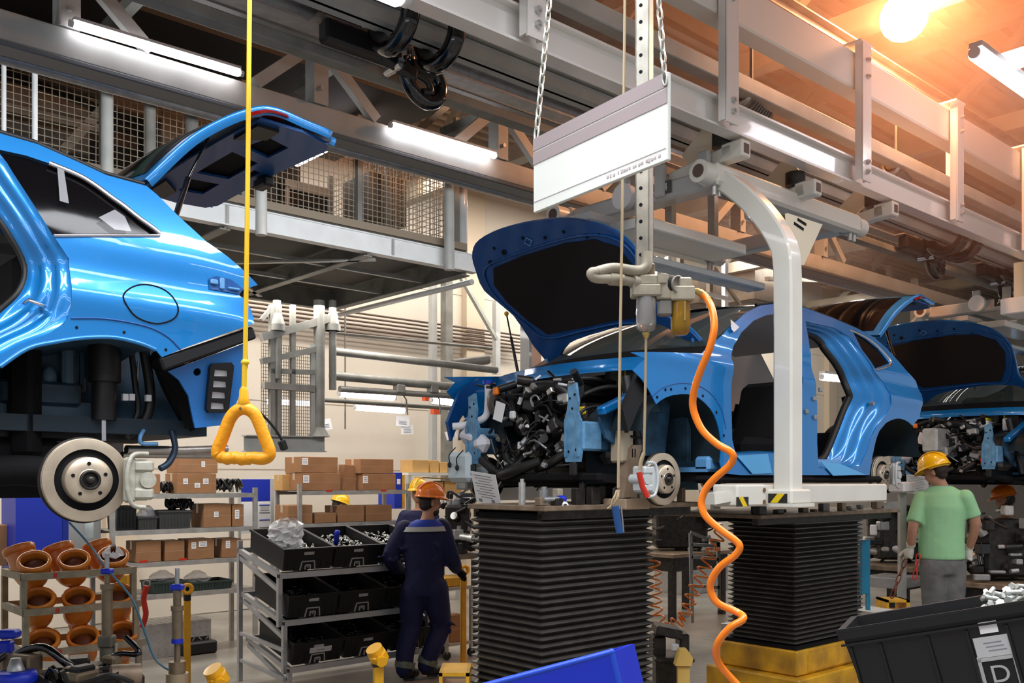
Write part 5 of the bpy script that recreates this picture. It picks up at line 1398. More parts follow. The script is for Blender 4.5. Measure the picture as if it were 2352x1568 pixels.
# motors above the rail
for (px, py, lab) in ((1702, 218, 'grey drive motor with round end seen above the white rail'), (2045, 383, 'small drive motor hanging under the warm flare glow')):
    p = PL(px, py, .35); t = thing('drive_motor', lab, 'motor', LM @ Matrix.Translation(p))
    b = MB(LM); b.cyl(p, p + Vector((.45, .1, .02)), .075, n=20)
    for k in range(8): b.cyl(p + Vector((.08 + k * .04, .0 + k * .009, 0)), p + Vector((.09 + k * .04, k * .009, 0)), .088, n=20)
    b.build('housing', GREYD, t)
    b = MB(LM); b.lathe([(.085, 0), (.085, .02), (.05, .03), (.045, .01), (0, .01)], p, (-1, -.2, 0), 22); b.build('end_shield', STEEL, t)
    b = MB(LM); b.cyl(p - Vector((.012, .002, 0)), p - Vector((.03, .006, 0)), .03, n=16); b.build('shaft_cap', mat('brass', (.6, .42, .15), .3, .8), t)
    b = MB(LM); b.cyl(p + Vector((.2, .05, .07)), p + Vector((.2, .05, .5)), .012, n=8); b.build('hanger_rod', GREYD, t)

# ------------------------------------------------------------------ bellows lifts
BEL1 = mat('bellows_rubber', (.060, .055, .048), .33, 0, .4, var=.3, vscale=12)
def lift(name, lab, pxc, dep, pxr, pxl, ztop, zbot, pitch, pleat_w=.035):
    c = LP(pxc, 1200, dep); x0, y0 = c.x, c.y
    x1 = PL(pxr, 1200, y0).x; y1 = PX(pxl, 1200, x0).y
    M = LM @ Matrix.Translation(((x0 + x1) / 2, (y0 + y1) / 2, 0))
    t = thing('bellows_lift', lab, 'lift', M, 'bellows lifts under the cars')
    n = int((ztop - zbot) / pitch); b = MB(LM); rows = []
    for i in range(n * 2 + 1):
        z = zbot + (ztop - zbot) * i / (2 * n); o = .0 if i % 2 else pleat_w
        tw = 0
        xx0, yy0, xx1, yy1 = x0 + o, y0 + o, x1 - o, y1 - o
        rows.append([Vector((xx0, yy0, z)), Vector((xx1, yy0, z)), Vector((xx1, yy1, z)), Vector((xx0, yy1, z))])
        if i % 2: rows.append([v + Vector((0, 0, .006)) for v in rows[-1]])
    b.loft(rows, True, False); b.build('bellows', BEL1, t)
    b = MB(LM); b.bb((x0 + .02, y0 + .02, ztop), (x1 - .02, y1 - .02, ztop + .03)); b.build('top_frame', BLACKM, t)
    b = MB(LM); b.bb((x0 - .02, y0 - .02, zbot - .025), (x1 + .02, y1 + .02, zbot)); b.build('bottom_frame', BLACKM, t)
    YB_ = mat('grimy_yellow_paint', (.80, .42, .015), .42, 0, .1, var=.55, vscale=4, col2=(.30, .15, .02))
    b = MB(LM); b.bb((x0 - .05, y0 - .05, zbot - .22), (x1 + .10, y1 + .05, zbot - .026), .012); b.build('base_box', YB_, t)
    b = MB(LM); b.bb((x0 - .14, y0 - .12, .08), (x1 + .22, y1 + .12, zbot - .222), .012); b.build('chassis', YB_, t)
    for (xx, yy) in ((x0 - .05, y0 - .03), (x1 + .12, y0 - .03), (x0 - .05, y1 + .03), (x1 + .12, y1 + .03)):
        b = MB(LM); b.cyl((xx, yy - .03, .08), (xx, yy + .03, .08), .08, n=18); b.build('wheel', BLACKP, t)
    b = MB(LM); b.bb((x0 + .1, y0 - .056, zbot - .20), (x1 - .3, y0 - .049, zbot - .06), .002); b.build('cover_plate', YB_, t)
    return t, (x0, x1, y0, y1)
l1, R1 = lift('bellows_lift', 'nearer black bellows lift, tall pleated box under the middle car front', 1243, 5.2, 1502, 1082, 1.665, .52, .040)
l2, R2 = lift('bellows_lift', 'farther black bellows lift on a yellow base, behind the orange hose', 1826, 7.2, 1982, 1672, 1.56, .60, .036)
# tables on the lifts with their support tooling
def table(lab, R, z, ex, parent_lab, fix):
    x0, x1, y0, y1 = R
    t = thing('lift_table', lab, 'table', LM @ Matrix.Translation(((x0 + x1) / 2, (y0 + y1) / 2, z)), 'tooling tables on the lifts')
    b = MB(LM); b.bb((x0 - ex[0], y0 - .06, z), (x1 + ex[1], y1 + ex[2], z + .03), .004); b.build('table_plate', TIMB, t)
    b = MB(LM); b.bb((x0 - ex[0] + .05, y0, z - .05), (x1 + ex[1] - .05, y0 + .05, z - .001)); b.bb((x0 - ex[0] + .05, y1 - .05, z - .05), (x1 + ex[1] - .05, y1, z - .001)); b.build('table_rail', DKSTEEL, t)
    for f in fix: f(t)
    return t
zt1 = 1.712
def blk(x, y, h, w=.05, d=.05, m=TIMB, nm='support_block'):
    def f(t):
        b = MB(LM); b.bb((x - w / 2, y - d / 2, zt1 + .03), (x + w / 2, y + d / 2, zt1 + .03 + h), .004); b.build(nm, m, t)
    return f
def pin(x, y, h, r, m, nm='locating_pin'):
    def f(t):
        b = MB(LM); b.cyl((x, y, zt1 + .03), (x, y, zt1 + .03 + h), r, n=14); b.cyl((x, y, zt1 + .03 + h), (x, y, zt1 + .05 + h), r * .6, n=14); b.build(nm, m, t)
    return f
fx = []
yf = R1[2]
rn = random.Random(4)
for k in range(13):
    xx = R1[0] - .0 + k * .105; fx.append(blk(xx, yf - .01 + rn.uniform(-.02, .12), rn.uniform(.04, .11), rn.uniform(.03, .08), .05, rn.choice([TIMB, DKSTEEL, DUST])))
for k in range(7):
    fx.append(pin(R1[0] + .05 + k * .18, yf + rn.uniform(.05, .4), rn.uniform(.06, .13), rn.uniform(.012, .028), rn.choice([GALV, DKSTEEL, ALU])))
def clampf(t):
    p = PL(1268, 1146, yf - .02)
    b = MB(LM); b.cyl((p.x - .07, p.y, p.z), (p.x + .05, p.y, p.z), .014, n=12); b.build('clamp_rod', GALV, t)
    b = MB(LM); b.cyl((p.x + .05, p.y, p.z), (p.x + .09, p.y, p.z), .02, n=14); b.sph((p.x + .09, p.y, p.z), .02, 12); b.build('blue_knob', BLUEP, t)
    p = PL(1295, 1161, yf - .03); b = MB(LM); b.lathe([(.012, 0), (.022, 0), (.024, .01), (.022, .02), (.012, .02)], p, (-.4, -1, 0), 18); b.build('ring_bush', PAPER, t)
fx.append(clampf)
def bracket(t):
    y = yf - .10
    a = [PL(u, v, y) for u, v in ((1424, 1142), (1440, 1030), (1447, 1022), (1465, 1022), (1463, 1060), (1452, 1100), (1448, 1142))]
    b = MB(LM); b.prism([(p.x, p.z) for p in a], lambda u, v, k: Vector((u, y + k, v)), -.03, .03); o = b.build('wedge_bracket', mat('oiled_brown_steel', (.40, .29, .20), .42, .3, var=.4), t)
    for k in (-.012, .012):
        p = PL(1456, 1040, y - .032); b = MB(LM); b.box((p.x + k, y - .031, p.z), (.007, .003, .05)); b.build('slot', BLACKM, o)
    a, c = PL(1420, 1062, y + .02), PL(1448, 985, y + .02)
    b = MB(LM); b.bb((a.x, y - .01, a.z), (c.x, y + .09, c.z), .012); b.build('stop_block', mat('pale_brown_block', (.52, .44, .32), .55, var=.25), t)
    a, c = PL(1425, 1170, y - .02), PL(1482, 1144, y - .02)
    b = MB(LM); b.bb((a.x, y - .06, a.z), (c.x, y + .12, c.z), .006); b.build('bracket_base', mat('dull_tan_steel', (.42, .30, .20), .55), t)
fx.append(bracket)
table('brown steel tooling table on the nearer lift, under the engine', R1, zt1, (.03, .42, .0), '', fx)
zt1 = 1.60
fx = []
for k in range(12):
    fx.append(blk(R2[0] - .5 + k * .17, R2[2] + rn.uniform(-.03, .2), rn.uniform(.02, .08), rn.uniform(.04, .1), .05, rn.choice([TIMB, DKSTEEL, GREYD])))
table('dark tooling table on the farther lift, under the car sill', R2, zt1, (.55, .55, .35), '', fx)
# ================================================================== HUNG THINGS NEAREST THE LENS
# yellow pull cord with triangular grip
zs = 2.3
t = thing('pull_cord', 'yellow cord with a triangular orange-yellow grip before the first car', 'pull cord', Matrix.Translation(U(560, 1000, zs)))
b = MB(); a = [U(577, -4900, zs), U(575, -260, zs), U(573, 0, zs), U(569, 400, zs), U(563, 832, zs)]
rows = []
for p in a[:1] + spline(a[1:], 8): rows.append([p + Vector((dx, dy, 0)) for dx, dy in ((-.006, 0), (-.003, -.002), (.003, -.002), (.006, 0), (.003, .002), (-.003, .002))])
b.loft(rows, True); b.build('strap', STRAPY, t)
b = MB(); b.tube([U(562, 828, zs), U(561, 880, zs), U(560, 912, zs)], .0065, 10); b.build('lower_cord', STRAPY, t)
b = MB(); b.sph(U(563, 832, zs), .011, 10, (1, .8, .8)); b.cyl(U(563, 832, zs), U(572, 832, zs), .003, n=6); b.build('knot', STRAPY, t)
b = MB(); b.lathe([(.006, .03), (.011, .02), (.012, .0), (.016, -.012), (.012, -.02)], U(560, 915, zs), n=12); b.build('ferrule', YEL, t)
tri = [U(560, 938, zs), U(577, 944, zs), U(590, 960, zs), U(606, 1000, zs), U(619, 1035, zs), U(616, 1048, zs), U(602, 1053, zs), U(580, 1051, zs), U(560, 1054, zs), U(540, 1051, zs), U(520, 1052, zs), U(504, 1046, zs), U(500, 1034, zs), U(513, 1000, zs), U(528, 962, zs), U(543, 944, zs)]
b = MB(); sp = spline(tri, 6, True); rs = []
for i, p in enumerate(sp):
    u = i / len(sp); rs.append(.0155 + (.0012 * sin(i * 1.3) if .42 < u < .72 else 0))
b.tube(sp, rs, 14, True); o = b.build('grip', mat('orange_yellow_rubber', (.90, .36, .006), .48, bump=.25, bscale=60), t)
b = MB(); b.cyl(U(552, 938, zs - .014), U(552, 938, zs - .0165), .0035, n=8); b.build('rivet', TIMB, o)

# hanging board with two chains
zr, zl = 2.30, 2.76
TL_, TR_, BL_ = U(1225, 320, zl), U(1533, 192, zr), U(1222, 489, zl)
ex = (TR_ - TL_); Wd = ex.length; ex.normalize(); ezv = Vector((0, 0, 1)); ex = Vector((ex.x, ex.y, 0)).normalized(); ey = ezv.cross(ex)
Hh = (TL_ - BL_).z
MBD = Matrix((( ex.x, ey.x, 0, TL_.x), (ex.y, ey.y, 0, TL_.y), (0, 0, 1, TL_.z), (0, 0, 0, 1)))   # x right, y away, z up; origin top left
t = thing('hanging_board', 'white information board with mauve stripes hung on two chains', 'board', Matrix.Translation(TL_))
b = MB(MBD); b.box((Wd / 2, .006, -Hh / 2), (Wd, .012, Hh), None, .002); b.build('panel', BOARD, t)
for z0, z1 in ((0, .036), (.041, .076)):
    b = MB(MBD); b.box((Wd / 2, -.001, -(z0 + z1) / 2 * Hh / .215), (Wd - .002, .002, (z1 - z0) * Hh / .215)); b.build('stripe', BOARDG, t)
b = MB(MBD); b.box((Wd / 2, -.001, -Hh * .86), (Wd - .01, .001, .0012))
b.build('rule_line', mat('pale_mauve_line', (.52, .44, .46), .6), t)
b = MB(MBD); rr = random.Random(2); x = Wd * .60
while x < Wd * .96:
    w = rr.uniform(.004, .009); b.box((x, -.001, -Hh * .925 + rr.uniform(-.001, .001)), (w, .001, rr.choice([.006, .006, .009]))); x += w + rr.choice([.003, .003, .009])
b.build('small_print', mat('pale_mauve_line', ()), t)
def chain(nm, lab, p, q, r=.0085, wire=.0022, m=GALV, par=None, cat='chain'):
    p, q = Vector(p), Vector(q); d = q - p; L = d.length; d.normalize(); n = int(L / (r * 2.5)); b = MB()
    s = d.orthogonal().normalized(); s2 = d.cross(s)
    for i in range(n):
        c = p + d * (L * (i + .5) / n); w = s if i % 2 else s2
        pts = []
        for k in range(10):
            a = 2 * pi * k / 10; pts.append(c + w * (r * .62 * cos(a)) + d * ((r * .75 * sin(a)) + (r * .75 if sin(a) > .01 else (-r * .75 if sin(a) < -.01 else 0))))
        b.tube(pts, wire, 6, True)
    return one(b, nm, m, lab, cat, 'chains of the hanging board')
cg = mat('pale_chain_zinc', (.60, .61, .54), .4, .5)
chain('sign_chain', 'left chain of the white board, grey green links', U(1231, 318, zl), U(1231, 318, zl) + (U(1268, -60, zl) - U(1231, 318, zl)) * 10.2, .0125, .003, cg)
chain('sign_chain', 'right chain of the white board, running up to the roof', U(1528, 193, zr), U(1528, 193, zr) + (U(1508, -60, zr) - U(1528, 193, zr)) * 17.3, .0105, .0027, cg)

# slotted strut with air service unit
zp = 2.72
SR = Matrix.Translation(U(1480, 0, zp)) @ Matrix.Rotation(-.45, 4, 'Z')
ztop, zbot = 4.25, U(0, 618, zp).z - U(0, 0, zp).z
t = thing('slotted_strut', 'perforated steel strut hanging behind the white board', 'strut', Matrix.Translation(U(1480, 620, zp)))
b = MB(SR); b.bb((-.021, -.021, zbot), (.021, -.017, ztop)); b.bb((-.021, -.021, zbot), (-.017, .021, ztop)); b.bb((.017, -.021, zbot), (.021, .021, ztop)); b.bb((-.021, .017, zbot), (-.008, .021, ztop)); b.bb((.008, .017, zbot), (.021, .021, ztop)); b.build('channel', mat('aged_zinc', (.44, .42, .36), .42, .4, var=.3, vscale=18), t)
z = ztop - .05
while z > zbot + .03:
    b = MB(SR); b.cyl((-.004, -.0205, z), (-.004, -.0216, z), .0055, n=10); b.build('hole', BLACKM, t)
    z -= .048
def rel(px, py, dz=0): return U(px, py, zp + dz)
t = thing('air_service_unit', 'dusty air filter and lubricator unit with amber oil bowl', 'air unit', Matrix.Translation(rel(1520, 690)))
b = MB(); b.tube(spline([rel(1485, 580, -.03), rel(1484, 612, -.035), rel(1462, 600 + 22, -.04), rel(1410, 616, -.06), rel(1372, 624, -.075)], 6), .0155, 12); b.tube(spline([rel(1372, 624, -.075), rel(1358, 627, -.08), rel(1368, 638, -.075), rel(1410, 640, -.06), rel(1462, 648, -.03)], 6), .0145, 12)
b.build('supply_pipe', DUST, t)
b = MB(); b.tube([rel(1400, 640, -.062), rel(1430, 643, -.05)], .0185, 12); b.cyl(rel(1452, 646, -.04), rel(1466, 648, -.03), .02, n=12); b.build('coupling', DUST, t)
def boxpx(px0, py0, px1, py1, dy, m, nm, par=t, bev=.004, dz=-.02):
    a, c = rel(px0, py1, dz), rel(px1, py0, dz); b = MB(); b.bb((a.x, a.y - dy / 2, a.z), (c.x, a.y + dy / 2, c.z), bev); return b.build(nm, m, par)
boxpx(1450, 656, 1516, 683, .06, DUST, 'filter_head'); boxpx(1466, 634, 1508, 658, .055, DUST, 'filter_cap'); boxpx(1505, 650, 1550, 690, .05, DUST, 'bridge_block'); boxpx(1538, 660, 1592, 693, .06, DUST, 'lubricator_head'); boxpx(1556, 640, 1586, 662, .05, DUST, 'lubricator_cap'); boxpx(1512, 690, 1542, 725, .04, GREYD, 'regulator_block'); boxpx(1462, 606, 1503, 640, .03, TIMB, 'mount_plate', dz=.0)
b = MB(); b.cyl(rel(1520, 652, -.03), rel(1520, 632, -.03), .02, n=16); b.build('regulator_knob', DUST, t)
b = MB(); c = rel(1556, 654, -.04); b.cyl(c + Vector((-.016, .02, 0)), c, .026, n=22); o = b.build('pressure_gauge', BLACKP, t)
b = MB(); b.lathe([(.026, 0), (.027, .006), (.022, .006), (.021, .002), (0, .002)], c, (.6, -.8, 0), 22); b.build('gauge_face', mat('gauge_grey', (.22, .20, .17), .3), o)
cb = rel(1484, 683, -.02)
b = MB(); b.lathe([(.027, 0), (.029, -.01), (.029, -.075), (.026, -.09), (.018, -.097), (.004, -.099), (0, -.099)], cb, n=24); b.lathe([(.025, 0), (.026, -.01), (.026, -.074), (.022, -.086), (0, -.092)], cb, n=24); b.build('filter_bowl', CLEARB, t)
b = MB(); b.lathe([(.014, .0), (.014, -.02), (.02, -.04), (.02, -.058), (.012, -.066), (0, -.066)], cb, n=16); b.build('filter_element', mat('grey_element', (.36, .34, .36), .6), t)
b = MB(); b.lathe([(.008, -.097), (.011, -.103), (.006, -.118), (0, -.12)], cb, n=12); b.build('drain_cock', mat('brass', ()), t)
cb = rel(1563, 692, -.02)
b = MB(); b.lathe([(.027, 0), (.028, -.008), (.028, -.07), (.026, -.088), (.018, -.097), (0, -.099)], cb, n=24); b.build('oil_bowl', OILC, t)
b = MB(); b.lathe([(0, -.004), (.023, -.004), (.023, -.07), (.02, -.084), (0, -.09)], cb, n=20); b.build('oil_fill', mat('amber_oil', (.95, .48, .01), .2, emit=None), t)
b = MB(); b.cyl(cb + Vector((.008, -.026, -.004)), cb + Vector((.008, -.026, -.06)), .003, n=8); b.build('sight_tube', mat('brass', ()), t)
b = MB(); b.cyl(rel(1586, 668, -.02), rel(1602, 668, -.02), .008, n=6, smooth=False); b.cyl(rel(1600, 668, -.02), rel(1612, 674, -.02), .0095, n=14); b.build('hose_fitting', mat('brass', ()), t)

# thick orange coil hose
pts = [(1606, 670), (1622, 684), (1634, 705), (1640, 735), (1639, 765), (1628, 805), (1610, 848), (1596, 890), (1591, 925), (1597, 955), (1615, 990), (1648, 1020), (1676, 1036), (1684, 1050), (1674, 1070), (1642, 1098), (1620, 1125), (1611, 1155), (1621, 1185), (1655, 1216), (1688, 1240), (1699, 1256), (1688, 1275), (1655, 1300), (1635, 1330), (1632, 1355), (1648, 1384), (1690, 1404), (1707, 1415), (1703, 1425), (1678, 1440), (1652, 1470), (1644, 1500), (1656, 1530), (1688, 1566), (1720, 1600)]
P = []
for i, (px, py) in enumerate(pts): P.append(U(px, py, zp + .03 * cos(i * .75)))
b = MB(); b.tube(spline(P, 6), .0108, 12); one(b, 'coil_hose', ORANGE, 'thick orange coil hose hanging from the air unit', 'hose')

# two hemp cords with tools
t = thing('hanging_tool', 'long hemp cord with a dark blue handle at its end', 'cord', Matrix.Translation(U(1420, 1200, zp)))
b = MB(); b.tube([U(1440, -3300, zp + .06), U(1437, -200, zp + .05), U(1434, 100, zp + .04), U(1428, 560, zp - .08), U(1424, 800, zp - .08), U(1420, 1120, zp - .08)], .0042, 7); b.build('cord', ROPE, t)
b = MB(); rr = random.Random(5)
for k in range(5): b.tube(spline([U(1420 + rr.uniform(-4, 4), 1125, zp - .08), U(1412 + rr.uniform(-8, 8), 1145, zp - .085), U(1402 + rr.uniform(-8, 8), 1168, zp - .08)], 4), .0025, 6)
b.build('frayed_knot', ROPE, t)
b = MB(); b.tube([U(1413, 1162, zp - .08), U(1419, 1200, zp - .08), U(1424, 1224, zp - .08)], .0105, 12); b.build('handle', mat('dark_blue_grip', (.012, .07, .22), .4), t)
b = MB(); b.tube([U(1426, 1160, zp - .078), U(1432, 1222, zp - .078)], .003, 8); b.build('handle_edge', STEEL, t)
t = thing('hanging_tool', 'shorter hemp cord ending in a red tool handle by the brake disc', 'cord', Matrix.Translation(U(1478, 1100, zp)))
b = MB(); b.tube([U(1484, 755, zp - .02), U(1482, 900, zp - .02), U(1479, 1040, zp - .02)], .004, 7); b.tube(spline([U(1479, 1040, zp - .02), U(1472, 1060, zp - .02), U(1470, 1080, zp - .02)], 4), .006, 7); b.build('cord', ROPE, t)
b = MB(); b.tube([U(1468, 1084, zp - .02), U(1476, 1118, zp - .02), U(1488, 1142, zp - .02)], .0085, 10); b.build('handle', RED, t)

# thin orange coils farther back
def helix(pts, r, n, wr, m, lab, z):
    P = [U(a, c, z) for a, c in pts]; sp = along(spline(P, 8), n * 14); q = []
    for i, p in enumerate(sp):
        a = 2 * pi * i / 14; tg = (sp[min(i + 1, len(sp) - 1)] - sp[max(0, i - 1)]).normalized(); s = tg.orthogonal().normalized(); s2 = tg.cross(s)
        q.append(p + (s * cos(a) + s2 * sin(a)) * r)
    b = MB(); b.tube(q, wr, 6); return one(b, 'coil_hose', m, lab, 'hose', 'thin orange coil hoses on the floor')
helix([(1655, 1222), (1635, 1265), (1615, 1310), (1590, 1365), (1570, 1415), (1540, 1438)], .05, 11, .0075, ORANGE, 'thin orange coil hose sagging between the two bellows lifts', 7.4)
helix([(1502, 1280), (1506, 1340), (1508, 1400), (1525, 1440), (1550, 1438)], .045, 9, .007, ORANGE, 'thin orange coil hose along the right edge of the nearer lift', 7.2)

# big black bin, lower right: turned and tipped, right side up
MBn = Matrix.Translation(U(1930, 1447, 3.0)) @ Matrix.Rotation(-radians(27), 4, 'Z') @ Matrix.Rotation(-radians(13.5), 4, 'Y')
def crate(t, M, w, d, h, taper, wall, m, rim=.02):
    """open crate, origin at top front left, x right, y away, z up"""
    b = MB(M)
    def ring(o, z, k=0): 
        i = taper * (-z / h)
        return [Vector((o + i, o + i, z)), Vector((w - o - i, o + i, z)), Vector((w - o - i, d - o - i, z)), Vector((o + i, d - o - i, z))]
    b.loft([ring(wall, -h + wall), ring(wall, 0), ring(-rim * .4, 0), ring(-rim * .4, -rim), ring(0, -rim), ring(0, -h)], True, False)
    b.add(ring(wall, -h + wall), [(0, 1, 2, 3)], False); b.add(ring(0, -h), [(3, 2, 1, 0)], False)
    return b.build('shell', m, t)
BINB = mat('charcoal_bin_plastic', (.0095, .0095, .010), .36, bump=.05, bscale=60)
t = thing('parts_bin', 'big black bin at the lower right with a framed letter on its side', 'bin', MBn)
w_, d_, h_ = .78, .34, .30
crate(t, MBn, w_, d_, h_, .03, .012, BINB, .03)
b = MB(MBn); b.bb((-.008, -.006, -.052), (w_ + .008, .0, -.045)); b.bb((-.012, -.012, -.004), (w_ + .012, -.004, .004)); b.build('rim_bead', BINB, t)
for x in (.02, .11, .25, .36, .47):
    b = MB(MBn); b.bar((x, .006, -.06), (x + .004, .02, -h_), .008, .014); b.build('rib', BINB, t)
fc = lambda x, z, o=0: MBn @ Matrix.Translation((x, .03 * (-z / h_) - .0015 - o, z)) @ Matrix.Rotation(pi / 2 + atan2(.03, h_), 4, 'X')
b = MB(fc(.42, -.06)); b.box((0, 0, .001), (.05, .035, .002)); b.build('torn_sticker', PAPER, t)
b = MB(fc(.42, -.118)); b.box((0, 0, .001), (.10, .062, .002)); o = b.build('paper_label', mat('grey_label', (.48, .48, .48), .6), t)
b = MB(fc(.42, -.118, .0022))
for k in range(3): b.box((0.005 * k, .012 - k * .012, .0002), (.05, .003, .0006))
b.build('label_print', INK, o)
b = MB(fc(.42, -.205))
for (x, y, a, c) in ((0, .05, .105, .01), (0, -.06, .105, .01), (-.048, 0, .01, .12), (.048, 0, .01, .12)): b.box((x, y, .002), (a, c, .004))
o = b.build('letter_frame', mat('pale_worn_print', (.40, .40, .39), .6), t)
text_mesh('letter', 'D', .075, fc(.42, -.205, .002), mat('pale_worn_print', ()), o)
# bolts heaped at its far end
rr = random.Random(8)
b = MB(MBn)
for k in range(60):
    c = Vector((rr.uniform(.40, .74), rr.uniform(.06, .29), -.06 + rr.uniform(0, .09) * (1 if True else 0))); d = Vector((rr.uniform(-1, 1), rr.uniform(-1, 1), rr.uniform(-.5, .5))).normalized() * .022
    b.cyl(c - d, c + d, .0075, n=8); b.cyl(c + d, c + d * 1.25, .0125, n=6, smooth=False)
one(b, 'loose_bolts', mat('zinc_bolts', (.62, .64, .60), .35, .5), 'pale grey bolts heaped in the big black bin', 'bolts', None, 'stuff')
# blue tote at the bottom edge
t = thing('blue_tote', 'royal blue tote corner rising at the bottom edge, before the nearer lift', 'tote', Matrix.Translation(U(1300, 1560, 3.0)))
z = 3.0
A_, B_, C_, D_ = U(1100, 1578, z), U(1404, 1497, z), U(1452, 1700, z), U(1060, 1760, z)
off = Vector((.10, .26, -.02)); nrm_ = Vector((.0, .012, 0))
b = MB()
for (p, q_, r, s_) in ((A_, B_, C_, D_), (A_ + off, B_ + off, C_ + off, D_ + off), (B_, B_ + off, C_ + off, C_), (A_, A_ + off, D_ + off, D_)):
    nn = (q_ - p).cross(s_ - p).normalized() * .008
    b.add([p + nn, q_ + nn, r + nn, s_ + nn, p - nn, q_ - nn, r - nn, s_ - nn], [(0, 1, 2, 3), (7, 6, 5, 4), (0, 4, 5, 1), (1, 5, 6, 2), (2, 6, 7, 3), (3, 7, 4, 0)], False)
b.build('shell', BLUEP, t)
b = MB(); b.tube([A_, B_], .011, 8); b.tube([B_, C_], .011, 8); b.sph(B_, .012, 10); b.build('rolled_rim', mat('lighter_blue_rim', (.015, .07, .55), .4), t)
# ================================================================== SHELVES, BOXES, RACKS
SHELFM = mat('dull_zinc_shelf', (.42, .41, .39), .42, .25, var=.3, vscale=9)
def Zat(px, py, y): return PL(px, py, y).z
def shelf(lab, x0, x1, y0, dep, zs, ztop, name='shelving_unit', tags=()):
    t = thing(name, lab, 'shelf', LM @ Matrix.Translation((x0, y0, 0)))
    for (x, y) in ((x0, y0), (x1, y0), (x0, y0 + dep), (x1, y0 + dep)):
        b = MB(LM); b.bb((x - .022, y - .022, 0), (x + .022, y + .022, ztop))
        zz = .1
        while zz < ztop - .05:
            b.box((x, y - .0225, zz), (.008, .002, .016)); zz += .06
        b.build('upright', SHELFM, t)
    for z in zs:
        b = MB(LM); b.bb((x0 + .02, y0 - .02, z - .05), (x1 - .02, y0 + .0, z)); b.bb((x0 + .02, y0, z - .012), (x1 - .02, y0 + dep, z - .002)); b.bb((x0 + .02, y0 + dep - .02, z - .05), (x1 - .02, y0 + dep, z)); b.build('shelf_board', SHELFM, t)
    for (px, py) in tags:
        p = PL(px, py, y0 - .022); b = MB(LM); b.box((p.x, y0 - .022, p.z), (.08, .003, .022)); b.build('red_label', RED, t)
    return t
Y1_ = 6.28
zL = [Zat(430, v, Y1_) for v in (1133, 1213, 1286, 1359)]
shelf('grey shelving left of centre, behind the orange pipe elbows', PL(258, 1140, Y1_).x, PL(586, 1135, Y1_).x, Y1_, .6, zL, zL[0] + .06, tags=((330, 1289), (420, 1284)))
Y2_ = 6.38
zM = [Zat(800, v, Y2_) for v in (1126, 1199, 1275)]
shelf('grey shelving in the middle with red labels on its top beam', PL(688, 1125, Y2_).x, PL(938, 1125, Y2_).x, Y2_, .55, zM, zM[0] + .08, tags=((756, 1127), (881, 1126)))

def carton(lab, px0, px1, pyt, z0, y, dep, m=CARD, labs=(), grp=None, rot=0.0, opened=False, tape=True):
    a = PL(px0, pyt, y); c = PL(px1, pyt, y); h = PL((px0 + px1) / 2, pyt, y).z - z0
    w = c.x - a.x
    M = LM @ Matrix.Translation((a.x, y, z0 + .001)) @ Matrix.Rotation(rot, 4, 'Y')
    t = thing('cardboard_box', lab, 'box', M, grp)
    b = MB(M)
    b.bb((0, 0, 0), (w, dep, h), .004)
    b.build('carton', m, t)
    if tape:
        b = MB(M); b.bb((0, dep / 2 - .025, h), (w, dep / 2 + .025, h + .0015)); b.bb((-.0015, dep / 2 - .025, h * .6), (0, dep / 2 + .025, h)); b.bb((.0, -.001, h * .48), (w, 0, h * .49)); b.build('tape', TAPE, t)
    for (u, v, lw, lh) in labs:
        b = MB(M); b.box((u * w, -.002, v * h), (lw, .002, lh)); o = b.build('shipping_label', PAPER, t)
        b = MB(M)
        for k in range(3): b.box((u * w, -.0035, v * h + lh * (.28 - .25 * k)), (lw * .7, .001, lh * .08))
        b.build('label_print', INK, o)
    return t
G = 'cartons on the left shelving'
yb = Y1_ + .02
zA, zB, zC, zD = zL
carton('lower of the two stacked cartons with torn white labels, left shelving', 408, 497, 1087, zA, yb, .34, CARD, ((.2, .6, .05, .06), (.5, .4, .06, .05), (.72, .6, .06, .06)), G)
carton('upper of the two stacked cartons beside the yellow grip', 411, 500, 1045, Zat(450, 1087, yb) + .003, yb, .34, CARD, ((.62, .5, .04, .06),), G)
carton('small plain carton at the left end of the top shelf, by the brake disc', 312, 368, 1088, zA, yb, .3, CARD, (), G)
carton('carton with one white label on the second shelf, left shelving', 468, 531, 1157, zB, yb, .34, CARD, ((.45, .55, .05, .06),), G)
carton('carton with a tall label at the right end of the second shelf', 534, 560, 1158, zB, yb, .3, CARD, ((.4, .55, .05, .1),), G)
for k, (a, c, v, lb) in enumerate(((313, 370, 1243, ()), (379, 424, 1242, ()), (433, 492, 1238, ((.2, .7, .05, .07), (.55, .75, .09, .06))), (510, 554, 1237, ((.3, .7, .05, .08),)))):
    carton(['plain carton at the left end of the third shelf', 'plain carton second from the left on the third shelf', 'carton with two white labels on the third shelf', 'carton with one label at the right end of the third shelf'][k], a, c, v, zC, yb, .3, CARD, lb, G)
G = 'cartons on the middle shelving'
yb = Y2_ + .02
zA2, zB2, zC2 = zM
carton('lower carton at the left of the middle top shelf', 694, 782, 1086, zA2, yb, .4, CARD, ((.1, .65, .08, .09),), G)
carton('upper carton at the left of the middle top shelf', 692, 776, 1049, Zat(735, 1086, yb) + .003, yb, .4, CARD, ((.1, .7, .08, .08),), G)
carton('lower carton at the right of the middle top shelf', 833, 909, 1088, zA2, yb, .36, CARD, ((.08, .65, .07, .09),), G)
carton('upper carton at the right of the middle top shelf', 828, 904, 1054, Zat(870, 1088, yb) + .003, yb, .36, CARD, (), G)
carton('tilted carton leaning between the two stacks', 786, 818, 1066, zA2, yb + .12, .3, CARD, (), G, .10)
carton('tan carton behind the left stack of the middle shelf', 648, 672, 1090, zA2, yb + .3, .2, CARD2, (), G)
